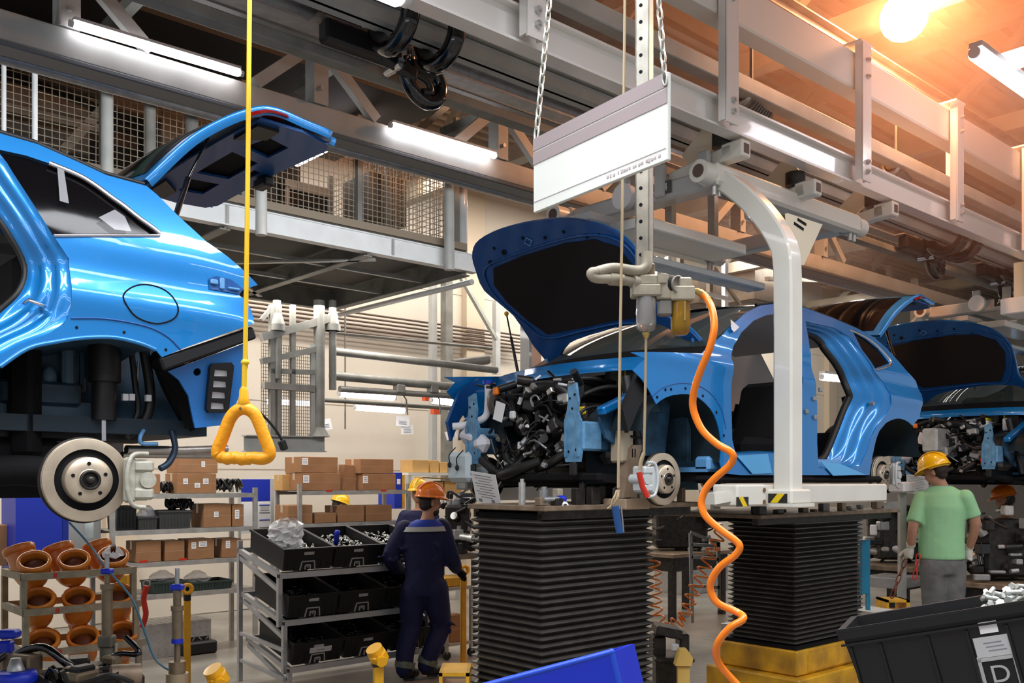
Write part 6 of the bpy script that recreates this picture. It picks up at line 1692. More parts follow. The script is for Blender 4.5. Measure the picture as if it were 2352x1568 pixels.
for k, (a, c, v) in enumerate(((662, 718, 1160), (724, 772, 1178), (777, 837, 1161), (841, 900, 1160))):
    carton(['carton at the left end of the middle second shelf', 'low open carton on the middle second shelf', 'third carton on the middle second shelf', 'carton at the right end of the middle second shelf'][k], a, c, v, zB2, yb, .32, CARD, (), G)

# loose stuff on the shelves: cable heaps, crates, bags
def heap(name, lab, cat, c, r, n, wr, m, seed, flat=.5):
    rr = random.Random(seed); b = MB(LM)
    for k in range(n):
        a = rr.uniform(0, 6.28); q = Vector(c) + Vector((rr.uniform(-r, r), rr.uniform(-r, r) * .6, 0)); rad = rr.uniform(.3, .6) * r; pts = []
        for j in range(9):
            aa = a + j * .75; pts.append(q + Vector((cos(aa) * rad, sin(aa) * rad * .7, wr + abs(sin(aa * 1.3 + k)) * r * flat)))
        b.tube(spline(pts, 3), wr, 6)
    return one(b, name, m, lab, cat)
heap('cable_heap', 'heap of black looms between the boxes, top left shelf', 'cables', (PL(388, 1130, Y1_ + .2).x, Y1_ + .2, zA), .12, 12, .013, GLOSSB, 3, .9)
heap('cable_heap', 'heap of black looms right of the stacked boxes, top left shelf', 'cables', (PL(520, 1130, Y1_ + .2).x, Y1_ + .2, zA), .14, 13, .013, GLOSSB, 9, 1.0)
def plastic_crate(lab, px0, px1, pyt, z0, y, dep, m, seed=0):
    a = PL(px0, pyt, y); c = PL(px1, pyt, y); h = PL((px0 + px1) / 2, pyt, y).z - z0; w = c.x - a.x
    M = LM @ Matrix.Translation((a.x, y, z0 + h + .001))
    t = thing('plastic_crate', lab, 'crate', M)
    crate(t, M, w, dep, h, .01, .008, m, .02)
    b = MB(M)
    k = .03
    while k < w - .02:
        b.bb((k, -.004, -h * .9), (k + .006, .006, -.025)); k += .035
    b.build('rib', m, t)
    return t
DKGRN = mat('dark_green_crate', (.035, .055, .048), .55); DKGRY = mat('dark_grey_crate', (.05, .052, .052), .55)
plastic_crate('dark grey crate heaped with hoses on the second left shelf', 366, 440, 1172, zB, Y1_ + .02, .36, DKGRY)
plastic_crate('small dark tub with a clear bag on the second left shelf', 318, 362, 1186, zB, Y1_ + .02, .3, DKGRY)
plastic_crate('black bin at the left end of the second left shelf', 268, 314, 1162, zB, Y1_ + .02, .3, BLACKP)
plastic_crate('dark green crate on the lowest left shelf, left one', 352, 430, 1335, zD, Y1_ + .02, .36, DKGRN)
plastic_crate('dark green crate on the lowest left shelf, right one', 438, 534, 1334, zD, Y1_ + .02, .36, DKGRN)
heap('cable_heap', 'black hoses sticking out of the dark grey crate', 'cables', (PL(402, 1170, Y1_ + .2).x, Y1_ + .2, Zat(402, 1176, Y1_ + .2)), .13, 9, .012, BLACKP, 12, 1.0)
def bag(lab, px, z0, y, r, seed, m=POLY, h=1.0):
    rr = random.Random(seed); p = PL(px, 1200, y); b = MB(LM); rows = []
    for i in range(9):
        s = i / 8; rad = r * (1 - .75 * s ** 1.5) * (.8 + .4 * sin(s * 3)); row = []
        for k in range(18):
            a = 2 * pi * k / 18; q = rad * (1 + rr.uniform(-.18, .18)); row.append(Vector((p.x + cos(a) * q, y + sin(a) * q * .7, z0 + .003 + s * r * 1.5 * h)))
        rows.append(row)
    b.loft(rows, True, False); return one(b, 'plastic_bag', m, lab, 'bag')
bag('crumpled clear bag in the tub on the second left shelf', 338, Zat(338, 1200, Y1_ + .17), Y1_ + .17, .12, 1)
bag('clear film bundle on the left green crate', 372, Zat(372, 1338, Y1_ + .2), Y1_ + .2, .15, 2, FILM, .6)
bag('clear film bundle on the right green crate', 452, Zat(452, 1338, Y1_ + .2), Y1_ + .2, .15, 4, FILM, .6)

# notice boards and cabinets behind
def panelpx(name, lab, cat, m, px0, py0, px1, py1, y, th=.04, bev=.004):
    a, c = PL(px0, py1, y), PL(px1, py0, y); b = MB(LM); b.bb((a.x, y, a.z), (c.x, y + th, c.z), bev); return one(b, name, m, lab, cat)
t = thing('notice_board', 'white framed notice board with blue head between the two shelvings', 'board', LM @ Matrix.Translation(PL(590, 1230, 7.3)))
def sub(nm, m, px0, py0, px1, py1, y, th=.03):
    a, c = PL(px0, py1, y), PL(px1, py0, y); b = MB(LM); b.bb((a.x, y, a.z), (c.x, y + th, c.z), .003); return b.build(nm, m, t)
sub('blue_head', BLUEC, 552, 1100, 626, 1152, 7.3); sub('white_panel', PAPER, 552, 1152, 626, 1225, 7.3); sub('post', WHITEG, 622, 1098, 630, 1330, 7.28); sub('post', WHITEG, 548, 1098, 554, 1330, 7.28)
for k in range(4): sub('sheet', INK if k % 2 else BLUEC, 596, 1158 + k * 17, 620, 1161 + k * 17, 7.29, .005)
sub('sheet', WHITEG, 598, 1162, 618, 1172, 7.29, .005)
t = thing('tool_cabinet', 'royal blue cabinet at the left behind the orange elbows', 'cabinet', LM @ Matrix.Translation(PL(90, 1300, 5.9)))
sub('body', BLUEC, 36, 1140, 143, 1330, 5.9, .5); sub('side_panel', mat('darker_blue', (.01, .03, .30), .5), 143, 1150, 158, 1330, 5.95, .4)
panelpx('grey_cabinet', 'grey cabinet between the blue cabinet and the left shelving', 'cabinet', mat('grey_cab', (.30, .31, .30), .5), 162, 1190, 232, 1330, 6.6, .4)
panelpx('tan_carton_stack', 'tan carton at the left frame edge', 'box', CARD, -20, 1205, 18, 1300, 6.2, .3)
b = MB(LM); p = PL(205, 1235, 6.3); b.lathe([(0, 0), (.04, 0), (.042, .15), (.02, .2), (.018, .23), (0, .23)], p, n=16); one(b, 'plastic_bottle', mat('pale_bottle', (.55, .62, .62), .2, alpha=.6), 'clear bottle with blue cap above the orange elbows', 'bottle')
t = thing('supply_cabinet', 'dark blue cabinet edged in yellow behind the middle shelving', 'cabinet', LM @ Matrix.Translation(PL(920, 1160, 7.2)))
sub('body', BLUEC, 906, 1085, 924, 1168, 7.2, .4); sub('yellow_edge', YELP, 924, 1090, 930, 1168, 7.2, .4); sub('sheet', PAPER, 912, 1100, 920, 1112, 7.19, .004)
# side table with tan cartons, behind the orange helmet
Y3_ = 7.4
zT = Zat(1000, 1085, Y3_)
t = thing('side_table', 'white framed table behind the orange helmet, topped by tan cartons', 'table', LM @ Matrix.Translation((PL(945, 1085, Y3_).x, Y3_, 0)))
x0, x1 = PL(938, 1085, Y3_).x, PL(1118, 1085, Y3_).x
b = MB(LM); b.bb((x0, Y3_, zT - .04), (x1, Y3_ + .7, zT)); b.build('table_top', WHITE, t)
for (x, y) in ((x0 + .03, Y3_ + .03), (x1 - .03, Y3_ + .03), (x0 + .03, Y3_ + .67), (x1 - .03, Y3_ + .67)):
    b = MB(LM); b.bb((x - .025, y - .025, 0), (x + .025, y + .025, zT - .041)); b.build('leg', WHITEG, t)
zT2 = Zat(1000, 1135, Y3_)
b = MB(LM); b.bb((x0 + .05, Y3_ + .05, zT2 - .03), (x1 - .05, Y3_ + .65, zT2)); b.build('lower_shelf', WHITE, t)
carton('tan carton, left one on the white table', 947, 985, 1056, zT, Y3_ + .1, .3, CARD2, (), 'tan cartons on the white table', tape=False)
carton('tan carton, middle one on the white table', 988, 1008, 1057, zT, Y3_ + .14, .3, CARD2, (), 'tan cartons on the white table', tape=False)
carton('tan carton, right one on the white table', 1011, 1028, 1061, zT, Y3_ + .14, .3, CARD2, (), 'tan cartons on the white table', tape=False)
carton('tan carton, left one on the low shelf of the white table', 962, 1018, 1106, zT2, Y3_ + .1, .3, CARD2, (), 'tan cartons under the table top', tape=False)
carton('tan carton, right one on the low shelf of the white table', 1022, 1060, 1104, zT2, Y3_ + .1, .3, CARD2, (), 'tan cartons under the table top', tape=False)
b = MB(LM); p = PL(1000, 1101, Y3_ + .1); b.box((p.x + .25, Y3_ + .2, p.z + .015), (.8, .4, .008), Matrix.Rotation(.04, 3, 'Y')); one(b, 'carton_flap', CARD2, 'flat tan carton sheet lying over the low shelf cartons', 'sheet')

# ------------------------------------------------------------------ flow rack with nine black bins
ALUP = mat('aluminium_profile', (.50, .51, .52), .38, .5, var=.15)
xr0 = PL(643, 1315, 3.98).x
tiers = []
TILT = radians(13)
for k, (px, py, y) in enumerate(((643, 1316, 3.98), (660, 1424, 3.93), (676, 1531, 3.88))):
    p = PL(px, py, y); tiers.append((xr0 + .02 * k, y, p.z))
XL = 1.56
t = thing('flow_rack', 'aluminium flow rack with three sloping tiers of black bins', 'rack', LM @ Matrix.Translation((xr0, 3.98, 0)))
DEP = .78
for k, (x, y, z) in enumerate(tiers):
    zz = z - .025; yb_ = y + DEP; zb_ = zz + DEP * math.tan(TILT)
    b = MB(LM); b.bar((x - .02, y, zz), (x + XL + .02, y, zz), .04, .05); o = b.build('front_rail', ALUP, t)
    b = MB(LM); b.bb((x - .022, y - .021, zz - .015), (x - .012, y - .02, zz + .015)); b.bb((x - .021, y - .015, zz - .015), (x - .02, y + .015, zz + .015)); b.build('rail_cap', BLACKP, o)
    b = MB(LM); b.bar((x - .02, yb_, zb_), (x + XL + .02, yb_, zb_), .04, .05); b.build('rear_rail', ALUP, t)
    for xx in (x, x + XL):
        b = MB(LM); b.bar((xx, y, zz), (xx, yb_, zb_), .04, .045); b.build('side_rail', ALUP, t)
        b = MB(LM); b.bar((xx, y + .0, zz - .13), (xx, yb_, zb_ - .06), .03, .04) ; b.build('side_stay', ALUP, t)
    for f in (.17, .5, .83):
        b = MB(LM); b.bar((x + XL * f, y + .02, zz + .0), (x + XL * f, yb_, zb_ + .0), .10, .03); b.build('roller_track', GREYD, t)
    nz = tiers[k + 1][2] - .0 if k < 2 else 0.0
    for xx in (x, x + XL):
        b = MB(LM); b.bar((xx, y + .01, zz - .02), (xx, (y + .01), max(0.0, nz - .06)), .04, .04, (1, 0, 0)); b.build('upright', ALUP, t)
for xx in (xr0, xr0 + XL):
    b = MB(LM); b.bar((xx, 3.98 + DEP, 0), (xx, 3.98 + DEP, tiers[0][2] + .25), .04, .04, (1, 0, 0)); b.build('upright', ALUP, t)
for zz in (.45, .2):
    b = MB(LM); b.bar((xr0, 3.98 + DEP, zz), (xr0, 3.9, zz - .05), .03, .03); b.build('side_stay', ALUP, t)
BINK = mat('black_bin_plastic', (.0055, .0055, .006), .5)
def kit_bin(M, lab, w=.50, d=.66, h=.205):
    t = thing('storage_bin', lab, 'bin', M, 'black bins on the flow rack')
    crate(t, M, w, d, h, .012, .010, BINK, .022)
    b = MB(M)
    for x in (.05, .12, w - .12, w - .05): b.bb((x, .004, -h + .01), (x + .008, .016, -.03))
    b.build('rib', BINK, t)
    fm = M @ Matrix.Translation((w * .5, .004, 0))
    b = MB(fm); b.box((.0, -.002, -.05), (.10, .004, .028), None, .002); b.build('label_card', mat('worn_label', (.50, .50, .49), .6, var=.5, vscale=60), t)
    g = mat('grey_handle_frame', (.33, .335, .32), .5)
    b = MB(fm)
    for (p, q_) in (((-.075, -.205), (-.062, -.125)), ((-.062, -.125), (.062, -.125)), ((.062, -.125), (.075, -.205)), ((-.025, -.16), (.025, -.16)), ((-.025, -.16), (-.025, -.2)), ((.025, -.16), (.025, -.2)), ((-.008, -.175), (.008, -.175))):
        b.bar((p[0], .002, p[1]), (q_[0], .002, q_[1]), .010, .012, (0, 1, 0))
    b.build('handle_frame', g, t)
    return t
POS = ['left', 'middle', 'right']; TN = ['top', 'middle', 'bottom']
EXTRA = {(0, 0): 'with a plastic bag inside', (0, 1): 'with a blue cap among its bolts', (0, 2): 'with a heap of pale bolts', (2, 0): 'with a wide white label'}
for k, (x, y, z) in enumerate(tiers):
    for j in range(3):
        h = .205
        M = LM @ Matrix.Translation((x + .015 + j * .515, y - .01, z + .012)) @ Matrix.Rotation(TILT, 4, 'X') @ Matrix.Translation((0, 0, h))
        tb = kit_bin(M, 'black bin, %s of %s tier of flow rack%s' % (POS[j], TN[k], ' ' + EXTRA[(k, j)] if (k, j) in EXTRA else ''))
        if (k, j) == (2, 0):
            b = MB(M); b.box((.27, .0, -.085), (.22, .004, .05), None, .002); o = b.build('wide_label', mat('grey_label', ()), tb)
            b = MB(M); b.box((.27, -.003, -.085), (.08, .001, .008)); b.build('label_print', INK, o)
        rr = random.Random(k * 7 + j); b = MB(M)
        for q_ in range(110 if k == 0 else 60):
            c = Vector((rr.uniform(.05, .45), rr.uniform(.05, .60), -.135 + rr.uniform(0, .035) + .04 * (1 if k == 0 else 0))); d = Vector((rr.uniform(-1, 1), rr.uniform(-1, 1), rr.uniform(-.4, .4))).normalized() * rr.uniform(.012, .02)
            b.cyl(c - d, c + d, .007, n=6); b.cyl(c + d, c + d * 1.3, .0115, n=6, smooth=False)
        one(b, 'loose_bolts', mat('zinc_bolts', ()) if k == 0 else mat('dark_screws', (.05, .055, .052), .4, .5), ('pale bolts filling the %s bin of the top tier' % POS[j]) if k == 0 else 'dark screws in the %s bin of the %s tier' % (POS[j], TN[k]), 'bolts', None, 'stuff')
# bag and blue cap in the top bins
M0 = LM @ Matrix.Translation((tiers[0][0] + .015, tiers[0][1] - .01, tiers[0][2] + .012)) @ Matrix.Rotation(TILT, 4, 'X') @ Matrix.Translation((0, 0, .205))
rr = random.Random(6); b = MB(M0); rows = []
for i in range(11):
    s = i / 10; row = []
    for k in range(22):
        a = 2 * pi * k / 22; rad = (.15 * (1 - s) ** .6 + .09 * s) * (1 + rr.uniform(-.14, .14) * (1 + s)); row.append(Vector((.20 + cos(a) * rad, .36 + sin(a) * rad, -.10 + s * .26 + rr.uniform(-.012, .012))))
    rows.append(row)
b.loft(rows, True, False); one(b, 'plastic_bag', POLY, 'crumpled clear bag standing in the left bin of the top tier', 'bag')
b = MB(M0); b.lathe([(.0, 0), (.024, 0), (.024, .09), (.028, .095), (.028, .125), (.02, .14), (0, .142)], (.70, .3, -.08), (0.1, .15, 1), 16); one(b, 'plastic_sleeve', BLUEP, 'blue plastic sleeve sticking out of the bolts, top tier', 'sleeve')

# ------------------------------------------------------------------ orange pipe elbows on their rack
y = 3.08; xp0, xp1 = PL(48, 1312, y).x, PL(306, 1300, y).x
zP = [Zat(150, v, y) for v in (1311, 1389, 1480)]
OLIVE = mat('worn_beige_frame', (.34, .30, .21), .5, .1, var=.35, vscale=14)
t = thing('elbow_rack', 'worn beige rack holding orange pipe elbows, lower left', 'rack', LM @ Matrix.Translation((xp0, y, 0)))
RD = .46
for k, z in enumerate(zP):
    oy = -.05 * k
    b = MB(LM); b.bb((xp0, y + oy - .02, z - .045), (xp1 + .03 * k, y + oy, z)); b.build('front_rail', OLIVE, t)
    b = MB(LM); b.bb((xp0, y + RD, z - .045), (xp1, y + RD + .02, z)); b.build('rear_rail', OLIVE, t)
    for xx in (xp0, xp1):
        b = MB(LM); b.bar((xx + .01, y + oy, z - .022), (xx + .01, y + RD, z - .022), .03, .045); b.build('side_rail', OLIVE, t)
    for dx in (.0, .235, .47):
        b = MB(LM); b.box((xp0 + .2 + dx, y + oy - .0215, z - .022), (.022, .003, .03)); b.build('red_tape', RED, t) if dx == .0 else None
for xx in (xp0 + .015, xp1 - .0):
    for k in range(3):
        b = MB(LM); b.bb((xx - .018, y - .05 * k - .018, 0 if k == 2 else zP[k + 1]), (xx + .018, y - .05 * k + .018, zP[k] - .046)); b.build('upright', OLIVE, t)
    b = MB(LM); b.bb((xx - .018, y + RD - .018, 0), (xx + .018, y + RD + .018, zP[0] - .046)); b.build('upright', OLIVE, t)
def elbow(lab, rear=True):
    t = thing('pipe_elbow', lab, 'pipe elbow', I4, 'orange pipe elbows on the rack')
    path = spline([Vector((0, -.07, .055)), Vector((0, -.03, .0)), Vector((-.01, .02, -.055)), Vector((-.05, .08, -.03)), Vector((-.085, .13, .06)), Vector((-.11, .155, .135))], 6)
    if not rear: path = spline([Vector((0, -.07, .055)), Vector((0, -.03, .0)), Vector((0, .0, -.06)), Vector((0, .02, -.11)), Vector((0, .03, -.15))], 6)
    n = len(path)
    b = MB(); b.tube(path, [.088 if rear else .088 * (1 - max(0, i / n - .45) ** 2 * 2.2) for i in range(n)], 26, cap=False); b.sph(path[-1], .05 if not rear else .01, 12)
    b.tube([p + Vector((0, 0, 0)) for p in path[:10]], .080, 26, cap=False); o = b.build('pipe', CLAY, t)
    d0 = (path[0] - path[1]).normalized()
    b = MB(); b.lathe([(.080, -.02), (.100, -.024), (.104, -.014), (.104, .006), (.098, .014), (.084, .014), (.080, .0)], path[0], d0, 30); b.build('socket_rim', CLAY, t)
    b = MB(); b.sph(path[5] - d0 * .03, .0815, 16); b.build('dark_bore', mat('dark_bore_brown', (.10, .025, .008), .6), t)
    if rear:
        d1 = (path[-1] - path[-2]).normalized()
        b = MB(); b.lathe([(.088, -.05), (.100, -.045), (.102, -.005), (.098, .0), (.085, .0)], path[-1], d1, 30); b.build('socket_rim', CLAY, t)
    return t
e1 = elbow('orange elbow, left of the top row, its rear end rising behind'); e2 = elbow('orange elbow, left of the middle row', False)
LBL = [['', 'orange elbow, middle of the top row, its rear end rising behind', 'orange elbow, right of the top row, stuffed with white film'], ['', 'orange elbow, middle of the second row', 'orange elbow, right of the second row, behind the clamp column'], ['orange elbow, left of the bottom row with a dark part inside', 'orange elbow, middle of the bottom row', 'orange elbow, right of the bottom row']]
PXX = [[(87, 1288), (178, 1284), (268, 1276)], [(96, 1373), (188, 1371), (279, 1363)], [(106, 1470), (199, 1462), (290, 1450)]]
for k in range(3):
    for j in range(3):
        px, py = PXX[k][j]; yy = y - .05 * k + .165; p = PL(px, py, yy - .07)
        M = LM @ Matrix.Translation((p.x, yy, p.z - .055)) @ Matrix.Rotation(-.32, 4, 'Z')
        if (k, j) == (0, 0): place(e1, M)
        elif (k, j) == (1, 0): place(e2, M)
        else: dup(e1 if k == 0 else e2, M, LBL[k][j])
        if (k, j) == (0, 2):
            rr = random.Random(3); b = MB(M); rows = []
            for i in range(5):
                row = []
                for q_ in range(14):
                    a = 2 * pi * q_ / 14; r_ = .07 * (1 - i / 5) + .004; row.append(Vector((cos(a) * r_, -.055 + sin(a) * r_ * .8, .068 + .035 * (i / 4) + rr.uniform(-.014, .014) + sin(a) * .03)))
                rows.append(row)
            b.loft(rows, True, False); one(b, 'film_wad', PAPER, 'white film wad stuffed in the top right elbow', 'film')
for k in (1, 2):
    for j in range(3):
        px, py = PXX[k][j]; p = PL(px, py, y - .05 * k + .03)
        dup(e2, LM @ Matrix.Translation((p.x + .07, y - .05 * k + .37, p.z - .085)) @ Matrix.Rotation(-.1, 4, 'Z'), 'orange elbow standing behind the %s elbow of the %s row' % (POS[j], ['', 'second', 'bottom'][k]))
# ================================================================== THINGS ON THE FLOOR
def button_post(px, py, ztop, lab, name='push_button_post', head=1, w=.055):
    dep = (HC - ztop) * F / (py - CY)
    c = U(px, py, dep)
    t = thing(name, lab, 'post', Matrix.Translation((c.x, c.y, 0)), 'yellow push button posts')
    R = Matrix.Translation((c.x, c.y, 0)) @ Matrix.Rotation(.3, 4, 'Z')
    b = MB(R); b.bb((-w / 2, -w / 2, 0), (w / 2, w / 2, ztop - .14), .006); b.build('post', YELP, t)
    b = MB(R); b.bb((-.09, -.09, 0), (.09, .09, .012)); b.build('base_plate', YELP, t)
    if head:
        b = MB(R @ Matrix.Translation((0, 0, ztop - .10)) @ Matrix.Rotation(-.5, 4, 'Y') @ Matrix.Rotation(.3, 4, 'X')); b.box((0, 0, 0), (.10, .09, .085), None, .02); b.cyl((0, 0, .03), (0, 0, .062), .047, n=20); b.cyl((0, -.045, 0), (0, -.075, 0), .03, n=16); o = b.build('button_head', YEL, t)
        b = MB(R @ Matrix.Translation((0, 0, ztop - .145))); b.box((0, 0, 0), (.075, .07, .02), None, .006); b.build('collar', BLACKP, t)
    else:
        b = MB(R); b.lathe([(.02, 0), (.05, .0), (.05, .035), (.02, .035), (.02, 0)], (-.0, -.03, ztop - .04), (.2, -1, .1), 20); b.build('ring_head', YEL, t)
        b = MB(R); b.cyl((0, 0, ztop - .14), (0, 0, ztop - .07), .03, n=14); b.build('collar', BLACKP, t)
    return t
button_post(869, 1466, 1.0, 'yellow button post in front of the flow rack')
button_post(501, 1511, 1.0, 'yellow button post near the bottom edge, left of the flow rack')
button_post(430, 1340, 1.02, 'yellow ring-headed post behind the clamp column', head=0)
button_post(1064, 1298, 1.02, 'yellow ring-headed post at the gloved hand of the worker in blue', head=0)
b = MB(); c = U(286, 1320, 7.4); b.bb((c.x - .03, c.y - .03, 0), (c.x + .03, c.y + .03, c.z)); one(b, 'yellow_post', YELP, 'plain yellow post behind the elbow rack', 'post')

# clamp columns of the near fixture, lower left
BRN = mat('brown_bare_steel', (.26, .20, .13), .36, .5, var=.35, vscale=16)
def clamp_column(px, ytop, dep, lab, kind):
    c = U(px, ytop, dep); s = dep / F
    t = thing('clamp_column', lab, 'clamp', Matrix.Translation((c.x, c.y, 0)), 'steel clamp columns of the near fixture')
    Z = lambda py: HC + (CY - py) * s
    def cy_(y0, y1, r, m, nm, n=18):
        b = MB(); b.cyl((c.x, c.y, Z(y1)), (c.x, c.y, Z(y0)), r * s, n=n); return b.build(nm, m, t)
    if kind == 0:
        cy_(1270, 1310, 5, GALV, 'rod'); b = MB(); b.box((c.x, c.y, Z(1311)), (24 * s, 24 * s, 12 * s), None, .006); b.build('blue_clamp', BLUEP, t)
        cy_(1316, 1345, 6, BRN, 'rod'); cy_(1345, 1460, 12, BRN, 'sleeve'); cy_(1340, 1352, 15, BRN, 'collar')
        b = MB(); b.box((c.x, c.y, Z(1472)), (34 * s, 30 * s, 28 * s), None, .008); b.build('lug_block', mat('dusty_steel', (.22, .20, .15), .6, .3, var=.4), t)
        cy_(1486, 1540, 16, mat('dusty_steel', ()), 'cylinder'); 
        b = MB(); b.cyl((c.x + 20 * s, c.y, Z(1540)), (c.x + 20 * s, c.y, Z(1478)), 4 * s, n=10); b.build('side_rod', DUST, t)
        b = MB(); b.cyl((c.x, c.y, 0), (c.x, c.y, Z(1540)), .05, n=18); b.build('pedestal', DKSTEEL, t)
    else:
        cy_(1304, 1342, 5, GALV, 'rod'); b = MB(); b.box((c.x, c.y, Z(1348)), (28 * s, 22 * s, 14 * s), None, .006); b.build('blue_clamp', BLUEP, t)
        cy_(1354, 1394, 9, BRN, 'rod'); cy_(1390, 1402, 14, BRN, 'collar'); cy_(1402, 1475, 12, BRN, 'sleeve'); cy_(1466, 1476, 13, BLUEP, 'blue_band')
        cy_(1476, 1520, 7, BRN, 'rod'); cy_(1518, 1545, 19, BRN, 'ring_nut'); cy_(1545, 1600, 25, mat('tan_steel', (.40, .31, .20), .4, .4), 'cylinder')
        b = MB(); b.cyl((c.x, c.y, 0), (c.x, c.y, Z(1600)), .06, n=18); b.build('pedestal', DKSTEEL, t)
    return t
clamp_column(246, 1270, 4.6, 'clamp column with thin rod before the elbow rack', 0)
clamp_column(407, 1304, 4.6, 'clamp column with blue band right of the elbow rack', 1)
# blue cord running over the rack
b = MB(); b.tube(spline([U(160, 1200, 5.3), U(205, 1250, 5.2), U(245, 1305, 5.0), U(300, 1370, 4.9), U(325, 1430, 4.9), U(352, 1505, 4.9), U(375, 1530, 4.8), U(392, 1540, 4.75), Vector((U(396, 1500, 4.75).x, 4.75, .9)), Vector((U(396, 1500, 4.75).x, 4.75, .01))], 5), .006, 7); one(b, 'air_line', mat('dull_blue_cord', (.06, .16, .24), .6), 'dull blue cord slung across the elbow rack', 'cord')
# blue valve fitting, dark gear in the very corner
c = U(20, 1470, 4.4)
t = thing('blue_valve', 'royal blue valve block at the lower left corner', 'valve', Matrix.Translation((c.x, c.y, 0)))
s = 4.4 / F
b = MB(); b.box(U(22, 1455, 4.4), (42 * s, .07, 20 * s), None, .01); b.box(U(14, 1485, 4.4), (28 * s, .06, 30 * s), None, .01); b.build('valve_body', BLUEP, t)
b = MB(); b.cyl(U(14, 1550, 4.4), U(14, 1500, 4.4), 13 * s, n=16); b.build('stem', BRN, t)
b = MB(); b.lathe([(26 * s, 0), (42 * s, 0), (44 * s, .02), (40 * s, .05), (24 * s, .06), (24 * s, .02)], U(38, 1568, 4.2), n=28); b.build('blue_ring', BLUEP, t)
b = MB(); b.lathe([(0, .1), (10 * s, .1), (20 * s, .04), (22 * s, 0)], U(36, 1562, 4.2), n=18); b.build('hub', GALV, t)
b = MB(); b.cyl((c.x, c.y, 0), (c.x, c.y, U(14, 1560, 4.4).z), .05, n=14); b.build('pedestal', DKSTEEL, t)
def clutter(name, lab, cat, c, size, n, seed, mats, M=I4, base=None):
    """an assembled machine: casing, fittings, pipes"""
    rr = random.Random(seed); t = thing(name, lab, cat, M @ Matrix.Translation(c))
    c = Vector(c)
    b = MB(M); b.box(c + Vector((0, 0, size[2] * .45)), (size[0] * .7, size[1] * .7, size[2] * .8), None, .03); b.build('casing', base or DKSTEEL, t)
    for k in range(n):
        q_ = c + Vector((rr.uniform(-.5, .5) * size[0], rr.uniform(-.5, .2) * size[1], rr.uniform(.05, 1) * size[2])); m = rr.choice(mats); b = MB(M); u = rr.random()
        if u < .4: b.box(q_, (rr.uniform(.04, .16), rr.uniform(.04, .14), rr.uniform(.03, .12)), Matrix.Rotation(rr.uniform(-.5, .5), 3, 'Z'), .01); b.build('housing', m, t)
        elif u < .7:
            d = Vector((rr.uniform(-1, 1), rr.uniform(-1, .3), rr.uniform(-.5, .5))).normalized() * rr.uniform(.03, .10); b.cyl(q_ - d, q_ + d, rr.uniform(.015, .06), n=14); b.build('cylinder', m, t)
        else:
            p = [q_]
            for j in range(4): p.append(p[-1] + Vector((rr.uniform(-.12, .12), rr.uniform(-.08, .06), rr.uniform(-.08, .08))))
            b.tube(spline(p, 4), rr.uniform(.008, .02), 8); b.build('hose', rr.choice([BLACKP, RUBBER, GLOSSB]), t)
    return t
clutter('fixture_head', 'dark greasy fixture with blue fittings at the bottom left', 'fixture', (U(150, 1600, 4.4).x, 4.4, U(150, 1600, 4.4).z), (.5, .3, .18), 16, 5, [DKSTEEL, BRN, BLACKP, BRN, DKSTEEL])
clutter('fixture_head', 'brown fixture block with a blue strip beside the clamp column, bottom edge', 'fixture', (U(265, 1600, 4.3).x, 4.3, U(265, 1600, 4.3).z), (.3, .3, .13), 12, 15, [BRN, DUST, BLACKP, DKSTEEL, TIMB])

# tread plate boxes
def treadbox(lab, c, size, rz=TH):
    M = Matrix.Translation(c) @ Matrix.Rotation(rz, 4, 'Z'); w, d, h = size
    t = thing('tread_plate_box', lab, 'box', M, 'tread plate boxes')
    b = MB(M); b.bb((-w / 2, -d / 2, 0), (w / 2, d / 2, h), .004); b.build('body', TREAD, t)
    b = MB(M)
    nx, nz = int(w / .075), int(h / .06)
    for i in range(nx):
        for k in range(nz):
            R = Matrix.Rotation(.785 if (i + k) % 2 else -.785, 3, 'Y'); b.box((-w / 2 + .05 + i * .075, -d / 2 - .001, .04 + k * .06), (.042, .003, .011), R)
    for i in range(nx):
        for k in range(int(d / .075)):
            R = Matrix.Rotation(.785 if (i + k) % 2 else -.785, 3, 'Z'); b.box((-w / 2 + .05 + i * .075, -d / 2 + .05 + k * .075, h + .001), (.042, .011, .003), R)
    b.build('tread_pattern', GALV, t)
    return t
def at_floor(px, py): 
    dep = HC * F / (py - CY); return Vector(((px - CX) * dep / F, dep, 0))
treadbox('tread plate box on the floor behind the clamp columns', at_floor(352, 1512) + Vector((.0, .3, 0)), (.85, .5, .36))
treadbox('tread plate box seen between the two bellows lifts', at_floor(1585, 1362) + Vector((.1, .4, 0)), (1.1, .7, .45))
treadbox('tread plate step before the engine stands, left of the worker in green', Vector((U(2050, 1345, 9.4).x, 9.4, U(2050, 1345, 9.4).z)), (.5, .4, .10))
treadbox('tread plate box by the foot of the farther lift', at_floor(1682, 1512) + Vector((.05, .1, 0)), (.22, .2, .36))
p = at_floor(452, 1500); b = MB(); R = Matrix.Translation(p) @ Matrix.Rotation(TH, 4, 'Z'); b.M = R; b.box((0, 0, .07), (.38, .22, .14), None, .02); b.box((0, .05, .16), (.3, .12, .08), None, .02); one(b, 'black_case', BLACKP, 'black case lying on the floor beside the tread plate box', 'case')
p = U(327, 1420, 7.4)
t = thing('red_tool_hook', 'red ribbed tool hung beside the elbow rack', 'tool', Matrix.Translation(p))
b = MB(); b.tube(spline([U(337, 1345, 7.4), U(330, 1375, 7.4), U(335, 1410, 7.4), U(326, 1440, 7.4)], 5), .022, 10); b.build('grip', RED, t)
b = MB(); b.lathe([(.02, 0), (.03, 0), (.03, .012), (.02, .012), (.02, 0)], U(337, 1340, 7.4), (.2, -1, 0), 16); b.build('ring', GALV, t)
